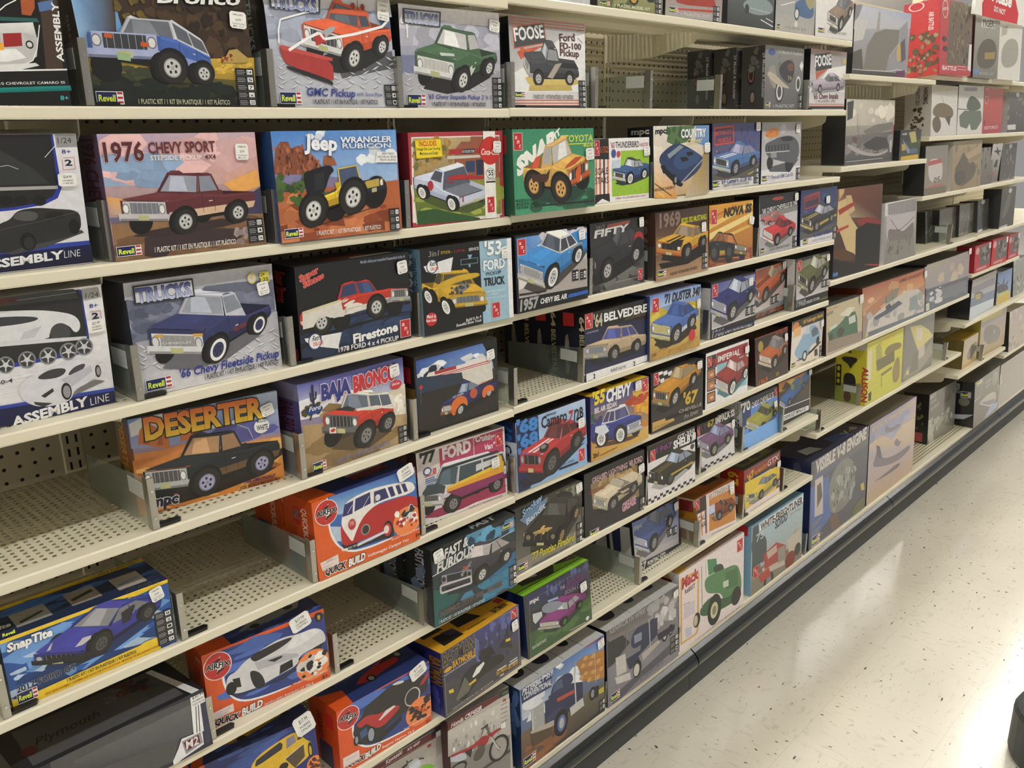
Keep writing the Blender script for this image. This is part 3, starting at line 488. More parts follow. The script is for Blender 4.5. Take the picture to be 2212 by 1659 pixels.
kit_box('A_stepside',(1.0124,0.0253,1.7145),-0.0020,0.0161,(2429,1695,750),('15171c', '999', '999'),'shrink-wrapped kit box with a dark green pickup on tread plate',
"G dcdae6 0 1696 dcdae6 2430 1696 b2b2be 2430 0 b2b2be 0 0|G eceaf2 9 1684 f4f2f8 2421 1720 d9d3dc 2434 1456 d3d2de 7 1302|P a9abbc 0 1207 939 1393 1484 1462 2418 1478 2440 1189 -22 572|B bcbccb 14 30 10 698 2418 1368 66 200 1.6|P 7f86a6 -27 869 355 886 363 583 8 573|G b4b4be 8 573 b0b0ba 2419 694 c4c3cb 2444 -2 c0bfc8 -15 -16|P dfe0e6 27 601 116 580 204 531 114 552|P 85868e 27 601 114 550 204 531 113 539|P dfe0e6 299 534 396 589 492 616 394 560|P 85868e 299 534 394 558 492 616 393 547|P dfe0e6 587 619 681 598 774 547 679 569|P 85868e 587 619 679 567 774 547 678 556|P dfe0e6 874 550 976 607 1076 634 974 577|P 85868e 874 550 974 575 1076 634 973 564|P dfe0e6 1179 638 1278 616 1377 564 1276 586|P 85868e 1179 638 1276 584 1377 564 1276 573|P dfe0e6 1482 567 1589 625 1694 654 1587 595|P 85868e 1482 567 1587 593 1694 654 1586 582|P dfe0e6 1800 657 1904 635 2009 582 1903 605|P 85868e 1800 657 1903 602 2009 582 1902 591|P dfe0e6 2120 585 2232 645 2343 674 2231 614|P 85868e 2120 585 2231 612 2343 674 2230 600|P dfe0e6 82 446 178 498 272 524 176 472|P 85868e 82 446 176 468 272 524 175 457|P dfe0e6 368 527 460 505 551 457 458 479|P 85868e 368 527 458 475 551 457 457 464|P dfe0e6 650 460 749 513 848 540 748 487|P 85868e 650 460 747 482 848 540 747 471|P dfe0e6 949 543 1047 521 1143 472 1045 494|P 85868e 949 543 1045 490 1143 472 1044 478|P dfe0e6 1244 474 1348 529 1452 557 1347 502|P 85868e 1244 474 1346 497 1452 557 1346 486|P dfe0e6 1558 560 1661 538 1764 487 1660 510|P 85868e 1558 560 1659 505 1764 487 1659 494|P dfe0e6 1873 490 1983 546 2092 575 1981 518|P 85868e 1873 490 1981 513 2092 575 1981 502|P dfe0e6 2204 578 2313 555 2422 503 2312 527|P 85868e 2204 578 2312 522 2422 503 2311 510|P dfe0e6 14 433 103 412 191 364 101 386|P 85868e 14 433 101 383 191 364 100 373|P dfe0e6 287 366 384 418 480 444 382 392|P 85868e 287 366 382 390 480 444 381 379|P dfe0e6 575 447 669 425 762 375 667 398|P 85868e 575 447 667 396 762 375 666 385|P dfe0e6 863 378 964 431 1065 459 963 404|P 85868e 863 378 962 402 1065 459 962 391|P dfe0e6 1168 461 1268 438 1366 388 1266 411|P 85868e 1168 461 1266 409 1366 388 1265 397|P dfe0e6 1472 390 1579 446 1685 473 1577 418|P 85868e 1472 390 1577 415 1685 473 1577 404|P dfe0e6 1790 476 1895 453 2000 401 1894 425|P 85868e 1790 476 1894 422 2000 401 1893 411|P dfe0e6 2112 403 2224 460 2335 489 2223 432|P 85868e 2112 403 2222 429 2335 489 2222 418|P dfe0e6 69 277 165 330 259 356 163 302|P 85868e 69 277 163 300 259 356 162 289|P dfe0e6 356 358 448 336 539 285 446 307|P 85868e 356 358 446 305 539 285 445 294|P dfe0e6 638 286 738 342 837 368 736 312|P 85868e 638 286 736 310 837 368 735 299|P dfe0e6 938 370 1036 347 1132 295 1034 318|P 85868e 938 370 1034 316 1132 295 1033 304|P dfe0e6 1233 296 1338 353 1442 380 1336 323|P 85868e 1233 296 1336 321 1442 380 1335 309|P dfe0e6 1549 383 1652 359 1754 305 1650 329|P 85868e 1549 383 1650 327 1754 305 1649 315|P dfe0e6 1864 307 1974 365 2083 393 1972 335|P 85868e 1864 307 1972 332 2083 393 1972 321|P dfe0e6 2196 396 2305 372 2414 316 2304 341|P 85868e 2196 396 2304 338 2414 316 2303 326|P 55585c 380 409 1485 319 2257 641 1714 832 423 585|C oldpick 1433 295 2120 578 -899 103 1005 0.25 body=4a6a4c glass=d4d3d6 low=35503a grille=c9c9c4 bump=ddd rim=ddd|P d4dcd4 879 953 1227 947 1240 903 906 899|P c9d6c8 1607 713 1677 773 1674 704 1760 741 1705 659 1633 576|L fff 29 53 1523 29 1397 158 1384 154 1153|L fff 20 115 1579 345 1544|P 3a3d46 90 1625 954 1628 924 1366 85 1380|P c4c6d0 123 1607 916 1608 895 1390 119 1403|T 5060a8/ccd2ea 124 1403 758 -9 172 0 1.6 445 1 TRUCKS|R 84 54 409 171|T 3f4a98 552 164 1584 3 75 0.2 0.8 - 1.0 '65_Chevy_Stepside_Pickup_2_'n_1|T 333 645 40 1347 -1 67 0 0.9 - 1.0 1_PLASTIC_KIT_/_1_KIT_EN_PLASTIQUE_/_1_KIT_PLÁSTICO|I 2185 1 256 565 5 12,4,5,x,x",side='P 223 60 1696 60 950 525 950 525 1696|T bcd 188 1611 0 -577 165 0 1 111 1.5 TRUCKS',stick=(2124, 1390, 271, 207, -0.1, 'a', '26.99', '755758'),wrap=1)  # white lines by the title plate are wrap glints painted into the print
kit_box('B_window',(0.2489,0.0270,1.5105),-0.0040,-0.0642,(2029,1700,1100),('d8d8da', 'ccc', 'ccc'),'white and navy window box with a black model car, on the second shelf from the top',
'G e9e9ee 0 1701 e9e9ee 2029 1701 dcdce4 2029 0 dcdce4 0 0|P 2a3aa0 51 1728 1747 1702 1769 1025 1703 894 1532 822 1182 781 -120 727|P 222426 51 1728 1723 1700 1723 1044 1641 915 1472 851 1157 815 -110 787|P aaa -57 1100 1724 1053 1718 1011 -64 1056|P 333638 298 1666 977 1606 1468 1272 1632 1083 207 1115|L eee 8 1613 1413 1759 1556|L ccc 7 1081 1321 1172 1333 1285 1280|E 151515 801 921 74 0 0 63|E 151515 1093 901 77 0 0 65|E 151515 1259 890 79 0 0 65|E 151515 1475 875 81 0 0 66|P 9a9a9c 1770 1699 2023 1695 2029 1533 1772 1531|T 333 1795 1584 169 0 68 0 0 - 1.0 1/24|T 2c3a94 1826 1455 113 -3 49 0 0.8 - 1.0 8+|L c44 6 1835 1398 1970 1405 1967 1254 1818 1247 1820 1382|T 113 1846 1302 92 -3 73 0 1.6 - 1.0 2|G 141a4a -207 224 12174a 2041 263 0c1032 2046 10 0c1032 -244 8|P 2c44a8 -191 316 2046 307 2039 254 -207 224|T f4f4f4 656 67 1021 39 102 0.1 2 - 1.0 ASSEMBLY|T f4f4f4 1680 105 206 4 94 0.1 -0.6 - 1.0 LINE|P 444 925 270 1570 390 1945 458 1974 420 1474 278 1071 220|Q 2b2b2d 656 447 979 630 1096 661 1197 777 1433 792 1652 759 1945 720 1956 545 1928 460 1835 390 1433 334 1159 295 1013 243 631 286|Q 555 1105 665 1204 768 1456 732 1392 611|Q 1a1a1c 1491 636 1552 733 1745 718 1766 631|E 0f0f10 1270 368 96 0 0 118|E 2a2a2c 1279 350 62 0 0 81|E 0f0f10 1858 509 70 0 0 104|L 666 4 656 447 1029 559 1488 620 1943 703',stick=(1723, 1044, 229, 168, -0.02, 'b', '$24.99', '1104182'))
kit_box('B_maroon',(0.4772,0.0095,1.5105),0.0086,0.0169,(2337,1681,800),('5d4c66', '777', 'aaa'),'kit box with a maroon stepside pickup on rocky ground at sunset',
'G b9a4bc 0 1681 b9a4bc 2337 1681 b08a6a 2337 0 b08a6a 0 0|G b7a6c4 0 1688 d3b6c0 2339 1674 e0a890 2337 920 8fb0d2 7 1013|B e2b7b8 21 22 -1 1117 2208 1620 72 198 1.8|B 93aed2 22 14 38 1022 948 1371 70 158 2|G e8a860 4 875 f0b060 262 823 c8b090 230 613 b8a0a0 19 630|P f0b060 1728 954 2318 1136 2344 881 1921 789|P 454060 2069 741 2355 880 2348 443 2035 468|G 6a6a94 -5 594 7a6a8a 299 587 8a6a50 2352 470 7a5a42 26 450|P 93704e 17 504 2356 470 2336 7 1 -11|B 7a5a40 23 30 40 -9 2236 403 37 132 2|P 3f3134 440 285 1230 341 2077 264 1833 89 791 64 679 -36 403 33|B 9a8a8a 24 10 1844 57 2063 273 29 79 1|C pickup 1069 279 1916 366 -645 53 837 0.12 body=632f34 glass=9aa0b0 low=d8b89c grille=777a84 bump=c8c4c8 rim=ccc shadow=3a2c2c|T 5a2a2c 48 1332 544 -2 239 0 1.4 d8b8bc 1 1976|T 6d2f34 661 1419 1000 -2 144 0 1.2 - 1.0 CHEVY_SPORT|T f0e8e4 670 1327 762 -14 63 0 1 - 1.0 STEPSIDE_PICKUP|T 5a2a2c 1483 1316 170 -2 63 0 1 - 1.0 4X4|R 30 66 334 125|T f2ece4 555 67 1263 -6 70 0.05 0.9 - 1.0 1_PLASTIC_KIT_/_1_KIT_EN_PLASTIQUE_/_1_KIT_PLÁSTICO|I 2045 46 263 359 3 12,4,24',side='T 4a2026 240 1631 0 -1614 400 0 1.2 - 0 1976_CHEVY_SPORT',stick=(1963, 1288, 211, 232, -0.03, 'a', '29.99', '1848216'))
kit_box('B_yellowjeep',(0.7295,-0.0035,1.5105),-0.0052,0.0197,(2407,1684,800),('2f4a7a', '6a88b8', '89b'),'kit box with a yellow open off-roader climbing red rocks',
'G 5b93d8 0 1685 5b93d8 2407 1685 b0643c 2407 0 b0643c 0 0|G 4a86d6 17 1690 6ea2e0 2391 1673 a8c6ea 2374 786 7fa8dc 10 1111|B e8eef6 31 6 1656 1195 2343 1387 64 128 1.6|B dfe8f4 32 4 676 1579 944 1679 49 79 1.5|P 8a5038 -19 1053 46 1420 151 1534 288 1531 324 1432 468 1468 578 1386 628 1404 845 1155 880 1011|B a8664a 33 40 29 1053 805 1468 23 59 0.6|B 5a3426 34 25 47 1033 801 1409 15 43 0.5|P a0603f 883 1154 910 1295 1011 1312 1105 1248 1146 1144|P b8663c -6 774 2394 848 2426 -9 -17 -9|B c87a4c 35 30 6 24 2321 783 42 147 2|B 8a4428 36 25 18 -19 2311 615 31 106 2.2|B 4c6a34 37 26 0 565 955 1028 30 101 1|B 375026 38 14 67 607 854 969 24 70 1|C jeep 1406 355 621 208 467 55 815 0.06 body=e2c030 glass=4a5a78 low=b89420 grille=c8a828 bump=26283a rim=ddd bars=7 rwk=1.25|Q 1c1e26 491 1029 543 1067 997 1170 1087 1063 980 1006 848 704 598 679 515 806|P 2a2c34 684 1020 884 1052 857 786 682 776|T f4f6fa 552 1416 615 -43 218 0.05 2 2a4a8a 1 Jeep|T eef2f8 1231 1490 1059 -2 90 0.1 1.6 3a5a9a 0.8 WRANGLER|T eef2f8 1269 1407 993 -17 74 0 0.8 3a5a9a 0.8 RUBICON|P f4f4f4 1963 1336 2381 1313 2381 1143 1914 1160|T 333 2062 1283 251 -12 34 0.1 0.5 - 1.0 NEW_PARTS|T 333 1970 1232 391 -13 34 0.1 0.5 - 1.0 NOUVELLES_PIÈCES|T 333 2012 1182 339 -12 34 0.1 0.5 - 1.0 PIEZAS_NUEVAS|R 63 74 327 132|T f2ece4 643 65 1289 -7 66 0.05 0.9 - 1.0 1_PLASTIC_KIT_/_1_KIT_EN_PLASTIQUE_/_1_KIT_PLÁSTICO|I 2136 6 215 370 3 12,4,25',side='T 8ab0e0 200 590 0 -556 264 0 1.4 - 0 Jeep|P 6a4030 0 1685 480 1685 400 1179 0 1011')
kit_box('B_cola',(1.0005,0.0018,1.5105),0.0013,0.0115,(2346,1630,750),('7c2830', 'a04048', 'c8606a'),'red bordered kit box with a white delivery pickup and a big red soda disc',
"G b03a44 0 1630 b03a44 2347 1630 b03a44 2347 0 b03a44 0 0|P efe6e2 71 1554 2264 1552 2222 -9 17 79 4 103|P efe6e2 -11 741 2252 764 2280 46 91 46|P 4a6a34 108 68 2262 73 2256 863 58 872|G c9b48a 105 1532 b0946a 2245 1528 8a6a4a 2227 595 a08a4a 77 717|B a8884a 41 50 77 737 1011 1511 27 91 1|B 6a6a3a 42 24 105 696 816 1490 22 68 1|P 9a5a44 1261 1452 1494 1447 1499 1541 2245 1528 2227 595 1052 661 1089 1317|P cfcac0 888 1207 1756 1203 1753 1155 885 1149|P b03038 943 1321 1254 1324 1249 1237 938 1233|P b03038 1607 1331 1761 1327 1757 1239 1602 1236|P 2a2a2a 1253 1317 1596 1322 1592 1236 1249 1237|T ddd 1266 1253 312 -2 46 0 0.8 - 1.0 BO'S_GROCERY_STORE|P 33466a 1342 1098 1579 1101 1576 897 1348 903|P 2a3550 1613 1112 1804 1117 1791 839 1617 835|G 7a8a3a 65 759 a09848 2234 765 7a8a3c 2262 73 55682e 108 68|B 98a048 43 20 119 126 2143 628 47 143 3|P 3a4a24 831 244 1854 267 2147 396 1178 531|P 33582f 122 275 513 292 1666 33 1665 3 106 44|C oldpick 243 477 944 215 662 107 582 -0.1 body=c4cce2 top=d4daec glass=5a5f70 low=aab4d0 rear=1 bump=c8c8cc rim=ddd ww=1 shadow=4c5a2c|P b23030 866 836 1163 869 1807 802 1770 755 896 788|E b8303a 451 706 68 0 0 87|T b8303a 789 741 225 -35 56 0.2 0.4 - 1.0 Coca-Cola|P f0eee8 1810 1630 2131 1626 2111 602 1814 569|P f0eee8 1817 639 2113 647 2117 8 1807 8|E c8322e 1989 1272 275 0 0 260|T f4f0ea 1738 1203 493 -15 110 0.2 0.8 - 1.0 Coca-Cola|E 222 1978 859 120 0 0 92|E f4f4f0 1978 859 110 0 0 85|T 222 1898 814 163 -2 97 0 1.2 - 1.0 '55|T 333 1856 726 252 -5 63 0.3 0.2 - 1.0 Chevrolet|P 222 1856 709 2108 706 2107 676 1854 680|A 1875 120 185 288|P d8b020 133 1503 754 1520 776 1199 147 1182|P f0d830 150 1484 734 1504 754 1211 165 1195|T c22 230 1396 403 5 80 0 1.2 - 1.0 INCLUDES|T 222 156 1324 566 2 44 0 0.8 - 1.0 Vintage_Die_Cast_Vending|T 222 235 1246 432 0 49 0 0.8 - 1.0 Machine_and_Dolly!",side='T d8a0a0 188 1435 0 -815 240 .2 .6 - 0 Coca-Cola',stick=(2048, 1237, 213, 213, -0.05, 'a', '32.99', '1779266'))
kit_box('C_window',(0.2183,0.0347,1.3085),-0.0145,-0.0640,(2383,1726,1100),('d8d8da', 'bbb', 'ccc'),'white and navy window box with a white sports car above a row of chrome wheels',
'G eeeef2 0 1727 eeeef2 2383 1727 e4e4ea 2383 0 e4e4ea 0 0|L d6d2da 4 -17 841 1204 860 2450 898|L d6d2da 4 -22 812 1200 829 2446 864|L d6d2da 4 -27 782 1195 797 2441 830|L d6d2da 4 -32 753 1191 765 2437 795|L d6d2da 4 -37 723 1186 733 2433 761|L d6d2da 5 -42 694 1181 701 2429 727|L d6d2da 5 -47 664 1177 669 2425 693|L d6d2da 5 -52 634 1172 637 2421 658|L d6d2da 5 -57 605 1168 605 2417 624|L d6d2da 5 -62 575 1163 573 2413 590|L d6d2da 5 -67 545 1158 541 2409 555|L d6d2da 5 -72 515 1154 509 2405 521|L d6d2da 5 -77 486 1149 477 2401 486|L d6d2da 5 -82 456 1144 445 2397 452|P 2b3c9e 60 1768 2090 1696 2122 1682 2139 993 2088 870 1975 798 -112 761|P 26282a 60 1768 2080 1688 2111 1593 2109 1037 2059 914 1965 857 -103 810|P 3c3e40 68 1814 2024 1714 2075 1580 39 1642|L 888 8 1304 1660 2052 1665|B 5a2420 45 6 1122 1639 1302 1690 17 42 2|Q e2e3e8 116 1629 809 1582 1487 1508 1755 1448 1979 1366 2050 1253 2036 1144 1962 1101 1895 1242 1748 1268 1655 1193 1619 1053 46 1214|Q 3a3d44 505 1481 1094 1484 1585 1403 1447 1337 776 1366|P c9cad0 1337 1231 1568 1280 1451 1138 1275 1135|E 444648 1780 1142 129 0 0 135|P d8d9de 57 1278 1640 1086 2109 1037 2104 991 41 1182|E 8a8c90 646 816 99 0 0 113|E 3a3b3e 646 816 82 0 0 93|E c9cbd0 646 816 32 0 0 34|L d4d6da 17 647 817 715 775|L d4d6da 17 647 817 635 731|L d4d6da 17 647 817 572 803|L d4d6da 17 647 817 615 895|L d4d6da 17 647 817 699 879|E 8a8c90 872 821 102 0 0 115|E 3a3b3e 872 821 84 0 0 94|E c9cbd0 872 821 33 0 0 34|L d4d6da 17 873 821 943 780|L d4d6da 17 873 821 861 735|L d4d6da 17 873 821 796 807|L d4d6da 17 873 821 839 901|L d4d6da 17 873 821 926 885|E 8a8c90 1062 835 105 0 0 116|E 3a3b3e 1062 835 86 0 0 95|E c9cbd0 1062 835 33 0 0 35|L d4d6da 17 1063 835 1135 793|L d4d6da 17 1063 835 1051 748|L d4d6da 17 1063 835 984 821|L d4d6da 17 1063 835 1028 916|L d4d6da 17 1063 835 1117 900|E 8a8c90 1322 854 108 0 0 118|E 3a3b3e 1322 854 89 0 0 96|E c9cbd0 1322 854 35 0 0 35|L d4d6da 17 1323 854 1398 812|L d4d6da 17 1323 854 1312 765|L d4d6da 17 1323 854 1243 840|L d4d6da 17 1323 854 1287 936|L d4d6da 17 1323 854 1379 920|E 8a8c90 1584 856 111 0 0 119|E 3a3b3e 1584 856 92 0 0 98|E c9cbd0 1584 856 36 0 0 36|L d4d6da 18 1584 857 1661 814|L d4d6da 18 1584 857 1573 766|L d4d6da 18 1584 857 1501 842|L d4d6da 18 1584 857 1546 940|L d4d6da 18 1584 857 1641 923|E 8a8c90 1846 870 115 0 0 121|E 3a3b3e 1846 870 94 0 0 99|E c9cbd0 1846 870 37 0 0 36|L d4d6da 18 1846 870 1926 826|L d4d6da 18 1846 870 1836 778|L d4d6da 18 1846 870 1761 855|L d4d6da 18 1846 870 1806 955|L d4d6da 18 1846 870 1905 938|E 8a8c90 2056 895 118 0 0 122|E 3a3b3e 2056 895 97 0 0 100|E c9cbd0 2056 895 38 0 0 37|L d4d6da 18 2057 895 2139 851|L d4d6da 18 2057 895 2047 803|L d4d6da 18 2057 895 1970 880|L d4d6da 18 2057 895 2015 981|L d4d6da 18 2057 895 2116 964|P a9a9ab 2120 1692 2340 1692 2359 1556 2121 1536|T 333 2158 1563 170 -3 72 0.1 0 - 1.0 1/24|T 2c3a94 2193 1424 113 0 51 0 0.8 - 1.0 8+|L c66 7 2190 1369 2330 1365 2333 1243 2188 1244|T 113 2208 1267 91 -3 77 0 1.6 - 1.0 2|G f0f0f4 -50 644 f0f0f4 2311 653 f0f0f4 2309 634 f0f0f4 -53 628|P 2c44a8 -99 354 2388 223 2399 161 -114 262|P 101648 -106 312 2386 174 2395 -80 -64 64|P 777 1218 398 1636 184 2274 348 2136 398 1649 278|Q dcdce4 1148 470 1243 578 1382 640 1530 645 1672 708 1899 747 2104 715 2220 643 2236 552 2185 505 2099 387 1842 309 1789 167 1579 141 1350 178 1189 311|Q 3b3a40 1355 562 1568 674 1816 641 1697 515|Q 46454c 1766 518 1886 645 2063 666 1978 549|P c2c2cc 1695 496 2110 617 2115 520 1813 355|P 2e2d33 1420 322 1580 398 1590 349 1464 283|P 3a393f 1321 261 1552 186 1430 158 1331 220|E 1c1b1e 1747 312 68 0 0 124|E 9a9a9e 1751 307 48 0 0 90|E 1c1b1e 2194 512 39 0 0 91|E 9a9a9e 2198 511 25 0 0 64|T 334 914 587 195 1 56 0.1 0.4 - 1.0 60-4|T f4f4f4 1015 -27 990 75 128 0.1 2 - 1.0 ASSEMBLY|T f4f4f4 2035 29 260 16 112 0.1 -0.6 - 1.0 LINE',stick=(2131, 1070, 226, 185, 0.05, 'b', '$27.99', '004241'))
